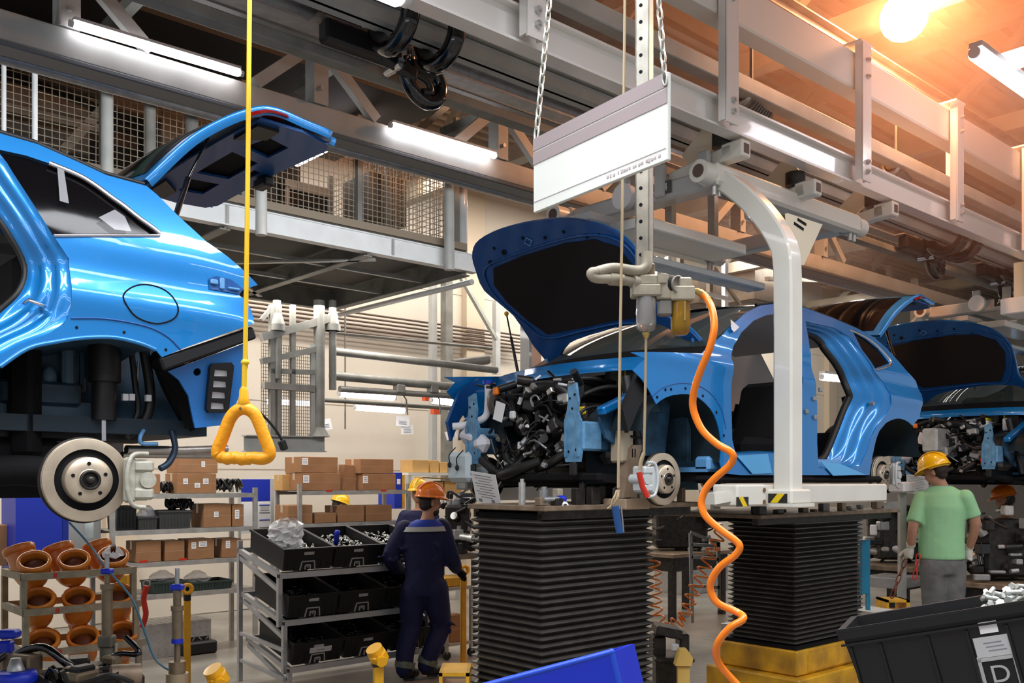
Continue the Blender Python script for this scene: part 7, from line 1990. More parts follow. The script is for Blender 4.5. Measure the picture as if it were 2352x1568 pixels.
# cart beside the worker in blue, with its carton
y = 4.25
a, c = PL(1028, 1340, y), PL(1084, 1340, y)
t = thing('hand_cart', 'small grey cart at the hand of the worker in blue', 'cart', LM @ Matrix.Translation((a.x, y, 0)))
z1 = Zat(1060, 1347, y); z2 = Zat(1060, 1474, y)
for zz in (z1, z2):
    b = MB(LM); b.bb((a.x, y, zz - .03), (c.x, y + .5, zz)); b.build('deck', GREY, t)
for (xx, yy) in ((a.x, y), (c.x, y), (a.x, y + .48), (c.x, y + .48)):
    b = MB(LM); b.bb((xx - .015, yy - .0, .06), (xx + .015, yy + .03, z1)); b.build('leg', GREY, t)
    b = MB(LM); b.cyl((xx, yy, .045), (xx, yy + .03, .045), .045, n=14); b.build('wheel', BLACKP, t)
b = MB(LM); b.bb((a.x + .02, y + .05, z1 + .001), (c.x - .02, y + .3, z1 + .10), .008); one(b, 'yellow_tray', YELP, 'yellow tray on the small grey cart', 'tray')
carton('open brown carton on the lower deck of the small grey cart', 1034, 1064, 1412, z2, y + .03, .25, CARD, ())
# front parts tray beside the lift: engine clutter between worker and bellows
clutter('engine_unit', 'dark engine assembly standing behind the worker in blue', 'engine', LM @ PL(1052, 1268, 4.6), (.38, .4, .62), 40, 31, [BLACKP, BLACKP, DKSTEEL, GALV, ALU, GLOSSB])
t = thing('engine_stand', 'brown stand under the dark engine behind the worker in blue', 'stand', LM @ Matrix.Translation(PL(1052, 1268, 4.6)))
p = PL(1052, 1268, 4.6); b = MB(LM); b.box((p.x, p.y, p.z - .03), (.6, .5, .05)); b.build('top', TIMB, t)
for s in (-1, 1): b = MB(LM); b.bb((p.x + s * .24 - .03, p.y - .03, 0), (p.x + s * .24 + .03, p.y + .03, p.z - .056)); b.build('leg', DKSTEEL, t)

# engine stands on the right, round the worker in green
def engine_station(lab_e, lab_s, px, py, dep, size, n, seed, mats, base):
    c = U(px, py, dep)
    clutter('engine_unit', lab_e, 'engine', c + Vector((0, 0, .002)), size, n, seed, mats, base=base)
    M = Matrix.Translation((c.x, c.y, 0)) @ Matrix.Rotation(TH, 4, 'Z')
    t = thing('engine_stand', lab_s, 'stand', M)
    b = MB(M); b.box((0, 0, c.z - .025), (size[0] * 1.5, size[1] * 1.4, .05), None, .004); b.build('top', TIMB, t)
    b = MB(M); b.box((0, 0, c.z - .15), (size[0] * 1.2, size[1] * 1.1, .19), None, .01); b.build('apron', DKSTEEL, t)
    for s in (-1, 1):
        for q_ in (-1, 1): b = MB(M); b.bb((s * size[0] * .55 - .04, q_ * size[1] * .45 - .04, 0), (s * size[0] * .55 + .04, q_ * size[1] * .45 + .04, c.z - .246)); b.build('leg', DKSTEEL, t)
    for k in range(3):
        b = MB(M); b.cyl((-.3 + k * .3, -size[1] * .6, c.z), (-.3 + k * .3, -size[1] * .6, c.z + .07), .03, n=12); b.build('pin', GALV, t)
    b = MB(M); b.cyl((-.1, -size[1] * .66, c.z + .03), (.1, -size[1] * .66, c.z + .03), .014, n=10); o = b.build('clamp_rod', GALV, t)
    b = MB(M); b.cyl((.1, -size[1] * .66, c.z + .03), (.14, -size[1] * .66, c.z + .03), .02, n=12); b.build('blue_knob', BLUEP, o)
ms = [BLACKP, GLOSSB, ALU, ALU, GALV, DKSTEEL, PAPER, BLACKP]
engine_station('black and silver engine left of the worker in green', 'brown engine stand left of the worker in green', 2062, 1290, 10.2, (.75, .6, .72), 60, 41, ms, DKSTEEL)
engine_station('black and silver engine at the right edge behind the worker in green', 'brown engine stand at the right edge behind the worker in green', 2300, 1330, 9.6, (.75, .6, .72), 60, 43, ms, DKSTEEL)
engine_station('dark engine assembly far back, between the lifts', 'far engine stand between the lifts', 1560, 1262, 13.0, (1.0, .7, .6), 40, 47, [BLACKP, DKSTEEL, GREYD, ALU, GREYD], DKSTEEL)
c = U(2072, 1118, 8.8); b = MB(); b.M = Matrix.Translation(c) @ Matrix.Rotation(TH, 4, 'Z'); b.box((0, 0, 0), (.24, .16, .10), None, .015); one(b, 'white_block', PAPER, 'white block under the rear brake of the middle car', 'block')
b = MB(); a = U(2072, 1131, 8.8); b.bb((a.x - .03, a.y - .03, 0), (a.x + .03, a.y + .03, a.z + .003)); one(b, 'support_stand', GREY, 'slim stand carrying the white block', 'stand')
t = thing('teal_panel', 'teal blue panel standing by the right face of the farther lift', 'panel', Matrix.Translation((U(1988, 1400, 8.3).x, 8.3, 0)))
a, c = U(1978, 1364, 8.3), U(1999, 1240, 8.3)
b = MB(); b.bb((a.x, 8.3, a.z), (c.x, 8.34, c.z), .004); b.build('panel', TEAL, t)
b = MB(); b.bb((c.x - .03, 8.3, 0), (c.x, 8.34, a.z)); b.build('leg', TEAL, t)
t = thing('platform_step', 'low steel platform on which the worker in green stands', 'platform', Matrix.Translation((U(2150, 1500, 8.6).x, 8.6, 0)))
b = MB(Matrix.Translation((U(2150, 1500, 8.6).x + .2, 8.9, 0)) @ Matrix.Rotation(TH, 4, 'Z')); b.bb((-1.1, -.75, .26), (1.1, .6, .30)); b.build('deck', TREAD, t)
for s in (-1, 1):
    for q_ in (-.7, .55): b = MB(Matrix.Translation((U(2150, 1500, 8.6).x + .2, 8.9, 0)) @ Matrix.Rotation(TH, 4, 'Z')); b.bb((s * 1.0 - .03, q_ - .03, 0), (s * 1.0 + .03, q_ + .03, .26)); b.build('leg', DKSTEEL, t)
# yellow floor channel piece and white plate with the hoist chain
c = at_floor(2065, 1420); 
t = thing('yellow_bracket', 'yellow open box bracket on the floor left of the worker in green', 'bracket', Matrix.Translation((U(2065, 1405, 8.4).x, 8.4, 0)))
a, e = U(2037, 1408, 8.4), U(2090, 1378, 8.4)
b = MB()
b.bb((a.x, 8.4, a.z), (a.x + .02, 8.65, e.z)); b.bb((e.x - .03, 8.4, a.z), (e.x, 8.65, e.z)); b.bb((a.x, 8.4, e.z - .02), (e.x, 8.65, e.z)); b.bb((a.x, 8.4, a.z), (e.x, 8.65, a.z + .015)); b.build('box_frame', YELP, t)
b = MB(); b.bb((a.x + .05, 8.45, 0), (e.x - .05, 8.6, a.z)); b.build('foot', DKSTEEL, t)
b = MB(); a = U(1972, 1408, 8.2); e = U(2036, 1378, 8.2); b.box(((a.x + e.x) / 2 + .05, 8.35, a.z), (.32, .35, .03), Matrix.Rotation(.5, 3, 'Z')); b.box(((a.x + e.x) / 2 + .05, 8.35, a.z / 2), (.26, .26, a.z - .031)); one(b, 'white_plinth', mat('white_plinth', (.62, .60, .55), .5), 'pale topped plinth right of the farther lift', 'plinth')
chain('hoist_chain', 'dark red and steel chain hanging from the left glove of the worker in green', U(2080, 1285, 8.35), U(2048, 1372, 8.35), .028, .006, mat('rusty_red_chain', (.20, .06, .04), .4, .6))
chain('hoist_chain', 'red lifting chain beside the hip of the worker in green', U(2110, 1272, 8.5), U(2100, 1330, 8.5), .028, .006, RED)
# dark pedal machine on the floor between the lifts
p = Vector((U(1540, 1500, 6.6).x, 6.6, 0))
t = thing('pedal_box', 'dark steel foot pedal housing beside the nearer lift', 'pedal', Matrix.Translation(p))
zz = U(1540, 1505, 6.6).z
def bx(nm, m, px0, py0, px1, py1, y0, y1, bev=.01, R=None):
    a, c = U(px0, py1, 6.6), U(px1, py0, 6.6); b = MB(); b.box(((a.x + c.x) / 2, 6.6 + (y0 + y1) / 2, (a.z + c.z) / 2), (c.x - a.x, y1 - y0, c.z - a.z), R, bev); return b.build(nm, m, t)
bx('hood', DKSTEEL, 1505, 1440, 1565, 1462, -.05, .2, .01, Matrix.Rotation(.2, 3, 'Y')); bx('side_plate', DKSTEEL, 1500, 1462, 1530, 1512, -.0, .2); bx('side_plate', DKSTEEL, 1562, 1456, 1584, 1500, .0, .2); bx('pedal', PAPER, 1540, 1476, 1558, 1494, -.04, -.02); bx('sole', DKSTEEL, 1500, 1505, 1590, 1516, -.1, .25)
b = MB(); b.bb((p.x - .1, 6.62, 0), (p.x + .1, 6.78, U(1540, 1515, 6.6).z)); b.build('pedestal', DKSTEEL, t)
c = U(1572, 1512, 6.3); b = MB(); 
pr = [(-.06, -.05), (.05, -.05), (.06, .0), (.02, .06), (-.03, .06)]
b.prism(pr, lambda u, v, k: Vector((c.x + u, c.y + k, c.z + v)), 0, .09); b.bb((c.x - .04, c.y + .02, 0), (c.x + .04, c.y + .07, c.z - .051)); one(b, 'wedge_block', mat('tan_yellow_block', (.62, .40, .10), .6), 'tan yellow wedge block in front of the pedal housing', 'block')
# aluminium frame between the lifts
t = thing('handrail_frame', 'white aluminium handrail frame seen between the two lifts', 'frame', Matrix.Translation(U(1590, 1430, 8.6)))
for (a, c) in (((1586, 1225), (1590, 1430)), ((1650, 1245), (1652, 1400)), ((1586, 1222), (1652, 1248)), ((1588, 1250), (1652, 1254)), ((1588, 1278), (1650, 1284)), ((1592, 1345), (1652, 1348))):
    b = MB(); b.bar(U(*a, 8.6), U(*c, 8.6), .03, .03); b.build('bar', ALUP, t)
# yellow channel lower right of blue worker and grating floor
b = MB(); c = at_floor(1042, 1600); z_ = 5.4
a, e = U(1008, 1590, z_), U(1078, 1545, z_); b.bb((a.x, z_, a.z), (a.x + .02, z_ + .3, e.z)); b.bb((a.x, z_, e.z - .02), (e.x, z_ + .3, e.z)); b.bb((e.x - .02, z_, a.z), (e.x, z_ + .3, e.z)); b.bb((a.x + .05, z_ + .1, 0), (e.x - .05, z_ + .2, a.z + .0)); b.bb((a.x, z_, a.z), (e.x, z_ + .3, a.z + .015))
one(b, 'yellow_channel', YELP, 'yellow steel channel at the bottom edge left of the nearer lift', 'channel')
# structures far right: racks and brown steel frames behind the cars
FARM = mat('far_brown_steel', (.24, .18, .13), .55, var=.35)
for k, (a, c, y_, w, lab) in enumerate((((1850, 605), (2095, 690), 3.2, .11, 'grey box beam passing behind the white gusset plate'), ((1760, 640), (2060, 650), 7.0, .08, 'brown far beam above the roof of the middle car'),
        ((2100, 640), (2100, 800), 4.2, .10, 'grey post behind the open tailgate of the middle car'), ((2042, 610), (2042, 660), 5.4, .1, 'brown stub post far behind the rail'), ((2160, 600), (2160, 760), 6.0, .1, 'brown far post right of the tailgate of the middle car'),
        ((2100, 655), (2300, 700), 5.0, .12, 'brown far beam above the bonnet of the last car'), ((1640, 615), (1700, 700), 5.5, .05, 'dark raking bar between the load bar and the roof'))):
    b = MB(LM); b.bar(PL(*a, y_), PL(*c, y_), w, w); one(b, 'far_beam', FARM if k else GREYD, lab, 'beam')
for k, px in enumerate((1510, 1535, 1562, 1630, 1665)):
    a, c = PL(px, 740, 6.9), PL(px, 590, 6.9); b = MB(LM); b.bb((a.x - .05, 6.86, 2.2), (a.x + .05, 6.94, c.z)); one(b, 'far_post', PAPER if k in (0, 1, 4) else FARM, ['white far post just right of the slotted strut', 'second white far post right of the slotted strut', 'brown far post beside the white far posts', 'brown far post above the windscreen', 'white far post above the windscreen edge'][k], 'post')
for k, (py, lab) in enumerate(((650, 'white far rail behind the air unit'), (700, 'lower white far rail behind the air unit'))):
    a, c = PL(1505, py, 6.84), PL(1680, py - 8, 6.84); b = MB(LM); b.bar(a, (c.x, 6.84, a.z), .05, .07); one(b, 'far_rail', PAPER, lab, 'rail')
for k, (px, py, w, h, lab) in enumerate(((1600, 680, .9, .5, 'brown far cabinet behind the amber oil bowl'), (1720, 660, .8, .7, 'brown far cabinet behind the white column'), (1960, 640, 1.6, .5, 'dark far machine box above the middle car tail'))):
    p = PL(px, py, 7.6); b = MB(LM); b.box(p, (w, .8, h), None, .02); one(b, 'far_cabinet', mat('dark_brown_cabinet', (.13, .085, .055), .6, var=.5), lab, 'cabinet')
# post with crinkled film at the right frame edge
t = thing('wrapped_post', 'white post with crinkled film at the right frame edge', 'post', LM @ Matrix.Translation(PL(2345, 700, .1)))
a, c = PL(2345, 690, .1), PL(2345, 250, .1); b = MB(LM); b.bb((a.x - .05, .05, a.z), (a.x + .05, .15, 4.05)); b.build('post', WHITE, t)
b = MB(LM); b.box((a.x + .08, .1, a.z - .06), (.42, .3, .16), None, .01); b.build('foot_block', PAPER, t)
rr = random.Random(3); b = MB(LM); rows = []
for i in range(16):
    zz = a.z + (PL(2345, 470, .1).z - a.z) * i / 15; rows.append([Vector((a.x - .07 + rr.uniform(-.015, .01), .04, zz)), Vector((a.x - .055, .02 + rr.uniform(-.01, .01), zz)), Vector((a.x - .03, .04, zz))])
b.loft(rows, smooth=False); b.build('film_wrap', mat('crinkled_film', (.72, .65, .52), .25), t)
# ================================================================== PEOPLE
def remesh(name, mb, vox, m, par, smooth=6):
    """fuse the builder's limbs into one continuous skin"""
    me = bpy.data.meshes.new(name)
    me.from_pydata(mb.v, [], mb.f)
    o = bpy.data.objects.new(name, me); COL.objects.link(o)
    md = o.modifiers.new('r', 'REMESH'); md.mode = 'VOXEL'; md.voxel_size = vox
    ms = o.modifiers.new('s', 'SMOOTH'); ms.iterations = smooth; ms.factor = .5
    bpy.context.view_layer.update()
    dg = bpy.context.evaluated_depsgraph_get()
    n = bpy.data.meshes.new_from_object(o.evaluated_get(dg))
    bpy.data.objects.remove(o, do_unlink=True); bpy.data.meshes.remove(me)
    W = WM[par.name]; n.transform(W.inverted())
    n.materials.clear(); n.materials.append(m)
    for p in n.polygons: p.use_smooth = True
    r = bpy.data.objects.new(name, n); COL.objects.link(r); r.parent = par; WM[r.name] = W
    return r
def limb(b, pts, rs, k=5, n=14, end=True):
    P = [Vector(p) for p in pts]; sp = spline(P, k)
    R = []
    for i in range(len(sp)):
        u = i / k; j = min(int(u), len(rs) - 2); R.append(rs[j] + (rs[j + 1] - rs[j]) * (u - j))
    b.tube(sp, R, n)
    for p, r in ((sp[0], R[0]), (sp[-1], R[-1]))[:2 if end else 1]: b.sph(p, r, 12)
def torso(b, rows, ax, fw, n=22):
    """rows: (centre, half width, half depth)"""
    R = []
    for c, w, d in rows:
        r = []
        for k in range(n):
            a = 2 * pi * k / n; r.append(Vector(c) + ax * (w * cos(a)) + fw * (d * sin(a)))
        R.append(r)
    b.loft(R, True); b.add(R[0], [list(range(n))[::-1]]); b.add(R[-1], [list(range(n))])
def hand(b, wrist, dr, pal, th, s=1.0, curl=.9, grip=None):
    """palm, four curled fingers of unequal length, side thumb. dr: along the hand, pal: palm normal, th: thumb side"""
    dr, pal, th = Vector(dr).normalized(), Vector(pal).normalized(), Vector(th).normalized()
    w = Vector(wrist)
    b.tube([w, w + dr * .03 * s, w + dr * .06 * s, w + dr * .088 * s], [.026 * s, .033 * s, .036 * s, .033 * s], 12)
    b.box(w + dr * .055 * s, (.01, .01, .01))
    L = [.070, .078, .072, .058]
    for k in range(4):
        q = w + dr * .085 * s + th * (.030 - .020 * k) * s; pts = [q]; d = dr.copy(); R = [.0105]
        for j, f in enumerate((.45, .32, .25)):
            a = curl * (.55 + .35 * j); d2 = d * cos(a) + pal * sin(a); pts.append(pts[-1] + d2 * L[k] * f * s); d = d2.normalized(); pal2 = pal; R.append(.0105 - .0012 * (j + 1))
            pal = (pal - d * pal.dot(d)).normalized() if (pal - d * pal.dot(d)).length > .05 else pal
        pal = Vector(pal2)
        b.tube(pts, [r * s for r in R], 8); b.sph(pts[-1], R[-1] * s, 8)
    q = w + dr * .03 * s + th * .03 * s
    b.tube([q, q + (th * .6 + dr * .7 + pal * .25).normalized() * .04 * s, q + (th * .35 + dr * .8 + pal * .5).normalized() * .075 * s], [.0145 * s, .0125 * s, .010 * s], 8)
def head(b, c, up, face, side, s=1.0):
    c = Vector(c)
    M3 = Matrix((side, face, up)).transposed()
    def e(o, r): 
        m = MB(); m.sph((0, 0, 0), 1.0, 18)
        b.add([c + M3 @ (Vector(o) * s + Vector((v.x * r[0], v.y * r[1], v.z * r[2])) * s) for v in m.v], m.f, True)
    e((0, -.005, .03), (.076, .094, .092)); e((0, .025, -.045), (.060, .066, .075)); e((0, .045, -.088), (.034, .034, .028))
    e((0, .098, -.018), (.013, .020, .025)); e((0, .085, .012), (.012, .014, .03)); e((0, .088, -.055), (.026, .010, .009)); e((0, .084, .022), (.05, .014, .012))
    for q in (-1, 1):
        e((q * .077, -.008, -.01), (.010, .022, .034)); e((q * .034, .080, -.005), (.016, .01, .009)); e((q * .05, .05, -.035), (.02, .03, .03))
def eyes(par, c, up, face, side, s=1.0):
    M3 = Matrix((side, face, up)).transposed(); b = MB()
    for q in (-1, 1): b.sph(Vector(c) + M3 @ Vector((q * .033, .085, .004)) * s, .0075 * s, 10)
    b.build('eye', GLOSSB, par)
def helmet(par, c, up, face, side, m, s=1.0, badge=False):
    M3 = Matrix((side, face, up)).transposed(); C = Vector(c) + up * .055 * s
    b = MB(); rows = []
    for i in range(10):
        a = (pi / 2) * i / 9; r = cos(a); z = sin(a) * .115 * s
        rows.append([C + M3 @ Vector((.108 * s * r * cos(2 * pi * k / 28), .130 * s * r * sin(2 * pi * k / 28), z)) for k in range(28)])
    b.loft(rows, True)
    rim = []
    for k in range(28):
        a = 2 * pi * k / 28; br = 1.07 + .30 * max(0, sin(a)) ** 3; rim.append(C + M3 @ Vector((.108 * s * br * cos(a), .130 * s * br * sin(a), -.012 * s - .012 * max(0, sin(a)) ** 2 * s)))
    b.loft([rows[0], rim, [p - up * .006 * s for p in rim], [p - up * .004 * s for p in rows[0]]], True)
    for q in (-.03, 0, .03):
        b.tube([C + M3 @ Vector((q * s, .130 * s * cos(a) * .97, .116 * s * sin(a) + .002)) for a in [pi * j / 14 for j in range(2, 13)]], .006 * s, 6)
    o = b.build('helmet', m, par)
    b = MB(); b.tube([C + M3 @ Vector((.098 * s * cos(a), .112 * s * sin(a), -.02 * s)) for a in [pi + pi * j / 10 for j in range(11)]], .010 * s, 6); b.build('headband', BLACKP if not badge else m, o)
    if badge:
        b = MB(); p = C + M3 @ Vector((.095 * s, -.03 * s, .055 * s)); b.box(p, (.03, .03, .02), M3 @ Matrix.Rotation(.6, 3, 'Y'), .004); b.build('helmet_mark', mat('dark_mark', (.12, .02, .01), .5), o)
    return o

def worker_blue():
    z = 8.8
    J = lambda px, py, dz=0: U(px, py, z + dz)
    foot = J(950, 1548)
    t = thing('person', 'worker in navy overalls and orange helmet walking beside the flow rack', 'person', Matrix.Translation((foot.x, foot.y, 0)), None)
    ax = Vector((.93, .36, 0)).normalized(); fw = Vector((-.36, .93, 0)).normalized()    # across the shoulders, away from us
    face = Vector((.86, .50, -.08)).normalized(); up = Vector((.05, .03, 1)).normalized(); side = face.cross(up).normalized(); up = side.cross(face).normalized()
    hd = J(988, 1153, -.0)
    hl, hr = J(952, 1352), J(1000, 1350); kl, kr = J(944, 1440, .02), J(1012, 1438, .12); al, ar = J(928, 1538, -.05), J(978, 1530, .05)
    sl, sr = J(925, 1215, -.05), J(1018, 1210, .08); el, er = J(897, 1278, -.02), J(1038, 1282, .12); wl, wr = J(918, 1312, .22), J(1050, 1308, .30)
    ch, wa, pe, ne = J(972, 1225), J(975, 1300), J(975, 1345), J(983, 1185)
    b = MB()
    head(b, hd, up, face, side); b.tube([J(985, 1172), J(981, 1195)], [.055, .062], 14)
    torso(b, [(J(981, 1193), .07, .06), (J(975, 1207), .16, .09), (ch, .19, .115), (wa, .155, .10), (pe, .165, .115), (J(975, 1362), .15, .10)], ax, fw)
    for S_, E_, W_ in ((sl, el, wl), (sr, er, wr)): limb(b, [S_, E_, W_], [.062, .046, .030])
    for H_, K_, A_ in ((hl, kl, al), (hr, kr, ar)): limb(b, [H_, K_, A_], [.092, .060, .042])
    for A_, fd in ((al, Vector((.5, .85, 0))), (ar, Vector((.75, .6, 0)))): b.tube([A_ + Vector((0, 0, -.02)), A_ + Vector((0, 0, -.06)) + fd * .08, A_ + Vector((0, 0, -.065)) + fd * .17], [.042, .042, .03], 10)
    hand(b, wl, (.3, .6, -.3), (-.3, .5, -.3), (.5, .2, .7)); hand(b, wr, (.55, .25, -.55), (-.2, .4, -.8), (-.3, .6, .3))
    body = remesh('body', b, .011, SKIN, t, 3); eyes(t, hd, up, face, side)
    b = MB()
    torso(b, [(J(981, 1196), .085, .075), (J(975, 1207), .185, .112), (ch, .218, .140), (wa, .185, .128), (J(975, 1330), .185, .138), (pe, .185, .138), (J(975, 1368), .165, .120)], ax, fw)
    for S_, E_, W_ in ((sl, el, wl), (sr, er, wr)): limb(b, [S_ + (ch - S_) * .1, E_, E_.lerp(W_, .88)], [.095, .078, .058])
    limb(b, [hl, hl.lerp(kl, .5) + Vector((-.01, 0, 0)), kl, kl.lerp(al, .5) + Vector((-.015, -.02, 0)), al + Vector((0, 0, .01))], [.125, .118, .098, .09, .082])
    limb(b, [hr, hr.lerp(kr, .5), kr, kr.lerp(ar, .5) + Vector((0, -.03, 0)), ar + Vector((0, 0, .01))], [.125, .118, .098, .09, .082])
    rr = random.Random(4)
    for k in range(40):       # cloth folds
        p = [ch, wa, kl, kr, el, er, pe][k % 7]; q = p + Vector((rr.uniform(-.12, .12), -.09 + rr.uniform(-.03, .03), rr.uniform(-.08, .08))); b.tube([q, q + Vector((rr.uniform(-.08, .08), .02, rr.uniform(-.06, .06)))], [.018, .012], 6)
    ov = remesh('overall', b, .013, NAVY, t, 5)
    # yoke, reflective bands, cuffs, boots, gloves
    def band(rows, m, nm, par=t): 
        q = MB(); q.loft([[Vector(c) + ax * (w * cos(2 * pi * k / 28)) + fw * (d * sin(2 * pi * k / 28)) for k in range(28)] for c, w, d in rows], True); return q.build(nm, m, par)
    band([(J(981, 1192), .092, .082), (J(976, 1204), .192, .120), (J(974, 1213), .222, .138)], NAVYY, 'yoke')
    band([(J(974, 1208), .214, .134), (J(973, 1219), .236, .150)], REFL, 'reflective_band')
    b = MB(); limb(b, [sl + (ch - sl) * .3 + Vector((0, 0, .02)), sl.lerp(el, .25)], [.09, .092]); limb(b, [sr + (ch - sr) * .3 + Vector((0, 0, .02)), sr.lerp(er, .25)], [.09, .092]); 
    for K_, A_ in ((kl, al), (kr, ar)):
        a, c = K_.lerp(A_, .80), K_.lerp(A_, .95); b2 = MB(); b2.tube([a, c], [.098, .095], 18); b2.build('leg_band', mat('dim_reflective', (.16, .19, .15), .5, var=.5, vscale=40), t)
    for A_, fd in ((al, Vector((.5, .85, 0))), (ar, Vector((.75, .6, 0)))):
        b3 = MB(); b3.tube([A_ + Vector((0, 0, .03)), A_ + Vector((0, 0, -.03)), A_ + Vector((0, 0, -.05)) + fd * .09, A_ + Vector((0, 0, -.06)) + fd * .2], [.055, .056, .052, .036], 14); b3.box(A_ + Vector((0, 0, -.09)) + fd * .08, (.1, .1, .02)); b3.build('boot', BLACKP, t)
    b = MB(); hand(b, wl, (.3, .6, -.3), (-.3, .5, -.3), (.5, .2, .7), 1.12); b.tube([wl - Vector((.0, .03, -.02)), wl], [.045, .04], 12); remesh('glove', b, .008, BLACKM, t, 3)
    b = MB(); hand(b, wr, (.55, .25, -.55), (-.2, .4, -.8), (-.3, .6, .3), 1.15); b.tube([wr - Vector((.02, .01, -.04)), wr], [.045, .04], 12); remesh('glove', b, .008, BLACKM, t, 3)
    M3 = Matrix((side, face, up)).transposed()
    b = MB()
    for o, r in (((0, -.03, .0), (.082, .085, .075)), ((0, -.055, -.03), (.070, .05, .055)), ((0, .045, -.085), (.056, .052, .045)), ((0, .068, -.065), (.042, .022, .03))):
        m = MB(); m.sph((0, 0, 0), 1, 14); b.add([hd + M3 @ (Vector(o) + Vector((v.x * r[0], v.y * r[1], v.z * r[2]))) for v in m.v], m.f, True)
    b.build('hair_and_beard', HAIR, t)
    helmet(t, hd, (up + face * -.05).normalized(), face, side, HATO, 1.1)
    return t
def worker_green():
    z = 8.6
    J = lambda px, py, dz=0: U(px, py, z + dz)
    t = thing('person', 'worker in green T-shirt and yellow helmet, seen from behind', 'person', Matrix.Translation((J(2165, 1400).x, z, .301)), None)
    ax = Vector((.96, -.28, 0)).normalized(); fw = Vector((.28, .96, 0)).normalized()
    face = Vector((-.62, .72, -.32)).normalized(); up = Vector((-.10, .12, 1)).normalized(); side = face.cross(up).normalized(); up = side.cross(face).normalized()
    hd = J(2149, 1085)
    ne, ch, wa, pe = J(2163, 1113), J(2165, 1165), J(2162, 1240), J(2163, 1290)
    sl, sr = J(2115, 1143, .05), J(2219, 1140, -.1); el, er = J(2098, 1206, -.02), J(2240, 1200, -.10); wl, wr = J(2092, 1255, .05), J(2226, 1258, .05)
    hl, hr = J(2143, 1300), J(2188, 1298); kl, kr = J(2146, 1405, .05), J(2188, 1400, .0); 
    al, ar = Vector((kl.x - .01, kl.y - .05, .38)), Vector((kr.x, kr.y - .06, .38))
    b = MB(); head(b, hd, up, face, side); b.tube([J(2153, 1098), J(2164, 1125)], [.058, .068], 14)
    torso(b, [(J(2164, 1118), .08, .065), (J(2165, 1132), .17, .09), (ch, .19, .115), (wa, .155, .105), (pe, .165, .115), (J(2164, 1310), .15, .10)], ax, fw)
    for S_, E_, W_ in ((sl, el, wl), (sr, er, wr)): limb(b, [S_, E_, W_], [.062, .048, .034])
    for H_, K_, A_ in ((hl, kl, al), (hr, kr, ar)): limb(b, [H_, K_, A_], [.092, .062, .044])
    for A_ in (al, ar): b.tube([A_ + Vector((0, 0, -.02)), A_ + Vector((0, .08, -.045)), A_ + Vector((0, .17, -.05))], [.042, .034, .026], 10)
    hand(b, wl, (-.12, .25, -.95), (.3, .9, -.1), (-.5, .6, 0)); hand(b, wr, (-.05, .2, -.95), (-.8, .4, 0), (.1, .9, 0))
    remesh('body', b, .011, SKIN, t, 3); eyes(t, hd, up, face, side)
    b = MB()
    torso(b, [(J(2163, 1115), .085, .075), (J(2164, 1122), .13, .095), (J(2165, 1136), .20, .118), (ch, .222, .142), (J(2163, 1210), .20, .136), (wa, .198, .136), (J(2163, 1278), .198, .142), (J(2163, 1284), .195, .14)], ax, fw)
    limb(b, [sl + (ch - sl) * .03, sl.lerp(el, .5), sl.lerp(el, .92)], [.072, .070, .074], end=False); limb(b, [sr + (ch - sr) * .03, sr.lerp(er, .5), sr.lerp(er, .78)], [.072, .070, .074], end=False)
    rr = random.Random(9)
    remesh('t_shirt', b, .012, SHIRT, t, 4)
    b = MB()
    torso(b, [(J(2163, 1268), .175, .125), (J(2163, 1285), .18, .13), (pe, .185, .135), (J(2164, 1318), .175, .125)], ax, fw)
    for H_, K_, A_ in ((hl, kl, al), (hr, kr, ar)): limb(b, [H_, H_.lerp(K_, .5), K_, K_.lerp(A_, .5), A_], [.122, .112, .100, .095, .092])
    for k in range(22):
        K_ = (kl, kr, hl, hr)[k % 4]; q = K_ + Vector((rr.uniform(-.08, .08), -.09, rr.uniform(-.05, .14))); b.tube([q, q + Vector((rr.uniform(-.09, .09), .02, rr.uniform(-.07, .0)))], [.017, .010], 6)
    remesh('trousers', b, .013, PANTS, t, 4)
    for A_ in (al, ar):
        b3 = MB(); b3.tube([A_ + Vector((0, 0, .02)), A_ + Vector((0, 0, -.03)), A_ + Vector((0, .09, -.04)), A_ + Vector((0, .2, -.045))], [.055, .05, .04, .032], 14); b3.build('shoe', BLACKP, t)
    for W_, a in ((wl, ((-.12, .25, -.95), (.3, .9, -.1), (-.5, .6, 0))), (wr, ((-.05, .2, -.95), (-.8, .4, 0), (.1, .9, 0)))):
        b = MB(); hand(b, W_, *a, 1.18, 1.1); b.tube([W_ + Vector((0, -.005, .045)), W_], [.043, .042], 12); remesh('glove', b, .008, GLOVE, t, 3)
    M3 = Matrix((side, face, up)).transposed(); b = MB()
    for o, r in (((0, -.035, .01), (.081, .082, .075)), ((0, -.05, -.035), (.060, .045, .045))):
        m = MB(); m.sph((0, 0, 0), 1, 14); b.add([hd + M3 @ (Vector(o) + Vector((v.x * r[0], v.y * r[1], v.z * r[2]))) for v in m.v], m.f, True)
    b.build('hair', HAIR, t)
    b = MB(); p0 = wr + Vector((0, 0, .05)); b.lathe([(.044, -.006), (.047, 0), (.044, .006)], p0, (0, 0, 1), 16); b.build('wrist_band', BLACKP, t)
    helmet(t, hd, (up - face * .0).normalized(), face, side, HATY, 1.1, True)
    return t
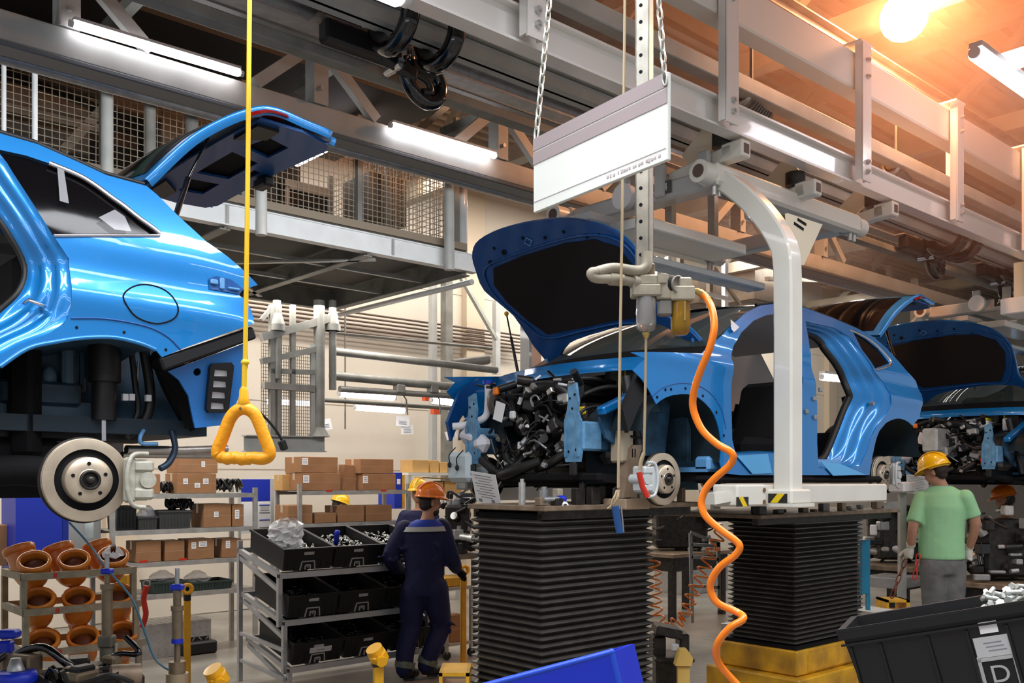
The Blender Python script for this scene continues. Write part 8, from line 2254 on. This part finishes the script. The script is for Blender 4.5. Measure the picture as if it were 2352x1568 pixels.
def worker_back(px, py, z, lab, hat, cloth, facing, extra=0.0):
    """distant worker: head at the given place, standing on the floor"""
    hd = U(px, py, z); s = 1.0
    zf = 0.0; Ht = hd.z
    t = thing('person', lab, 'person', Matrix.Translation((hd.x, hd.y, 0)), None)
    face = Vector(facing).normalized(); up = Vector((0, 0, 1)); side = face.cross(up).normalized(); fw = Vector((face.x, face.y, 0)).normalized(); ax = fw.cross(up).normalized(); up2 = side.cross(face).normalized()
    V = lambda a, f, h: Vector((hd.x, hd.y, 0)) + ax * a + fw * (f + extra * max(0, (h - .9)) * .0) + up * h
    sh = Ht - .26; hp = Ht * .53
    b = MB(); head(b, hd, up2, face, side); b.tube([V(0, -.02, Ht - .08), V(0, -.02, sh + .02)], [.055, .06], 12)
    torso(b, [(V(0, 0, sh + .06), .08, .07), (V(0, 0, sh), .18, .1), (V(0, 0, sh - .15), .2, .12), (V(0, 0, hp + .15), .17, .11), (V(0, 0, hp), .17, .12)], ax, fw)
    arms = [(V(q * .2, 0, sh - .03), V(q * .26, .12, sh - .28), V(q * .16, .34, sh - .30)) for q in (-1, 1)]
    legs = [(V(q * .09, 0, hp), V(q * .1, .02, hp * .52), V(q * .11, 0, .08)) for q in (-1, 1)]
    for a in arms: limb(b, a, [.06, .046, .032])
    for l in legs: limb(b, l, [.09, .06, .045]); b.tube([l[2], l[2] + fw * .16 - up * .04], [.045, .032], 10)
    for q, a in zip((-1, 1), arms): hand(b, a[2], fw * .9 - up * .2, -up, -ax * q)
    remesh('body', b, .013, SKIN, t, 3); eyes(t, hd, up2, face, side)
    b = MB(); torso(b, [(V(0, 0, sh + .05), .09, .08), (V(0, 0, sh), .205, .12), (V(0, 0, sh - .15), .225, .145), (V(0, 0, hp + .15), .195, .135), (V(0, 0, hp - .02), .195, .14)], ax, fw)
    for a in arms: limb(b, [a[0], a[1], a[1].lerp(a[2], .85)], [.085, .066, .052])
    for l in legs: limb(b, l, [.12, .095, .085])
    remesh('work_clothes', b, .016, cloth, t, 4)
    M3 = Matrix((side, face, up2)).transposed(); b = MB(); m = MB(); m.sph((0, 0, 0), 1, 12); b.add([hd + M3 @ (Vector((0, -.03, .0)) + Vector((v.x * .082, v.y * .085, v.z * .085))) for v in m.v], m.f, True); b.build('hair', HAIR, t)
    helmet(t, hd, up2, face, side, hat, 1.08)
    return t
worker_blue()
worker_green()
worker_back(2308, 1148, 11.3, 'worker in dark grey with orange helmet bending at the right edge', HATO, mat('dark_grey_cloth', (.045, .042, .045), .8, bump=.3, bscale=16), (-.75, .35, -.2))
worker_back(962, 1132, 11.6, 'distant worker with yellow helmet behind the orange helmet', HATY, NAVY, (-.4, -.8, 0))
worker_back(779, 1160, 14.0, 'distant worker with yellow helmet seen between shelf and cartons', HATY, mat('mid_grey_cloth', (.14, .14, .15), .8), (.7, .5, -.3))
# ================================================================== ADDED HAZE, spreads the sun flare round the added lamp
m = bpy.data.materials.new('flare_haze'); m.use_nodes = True
nt = m.node_tree; nt.nodes.clear()
ou = nt.nodes.new('ShaderNodeOutputMaterial'); vs = nt.nodes.new('ShaderNodeVolumeScatter')
vs.inputs['Color'].default_value = (1.0, .60, .45, 1); vs.inputs['Density'].default_value = .065; vs.inputs['Anisotropy'].default_value = .35
nt.links.new(vs.outputs[0], ou.inputs['Volume'])
b = MB(); c = U(2076, 40, 8.2); b.sph(c, 3.9, 24, (1.1, 1.1, .62))
o = b.build('haze', m); tag(o, 'thin warm haze added to spread the sun flare around the added lamp', 'haze', None, 'stuff')
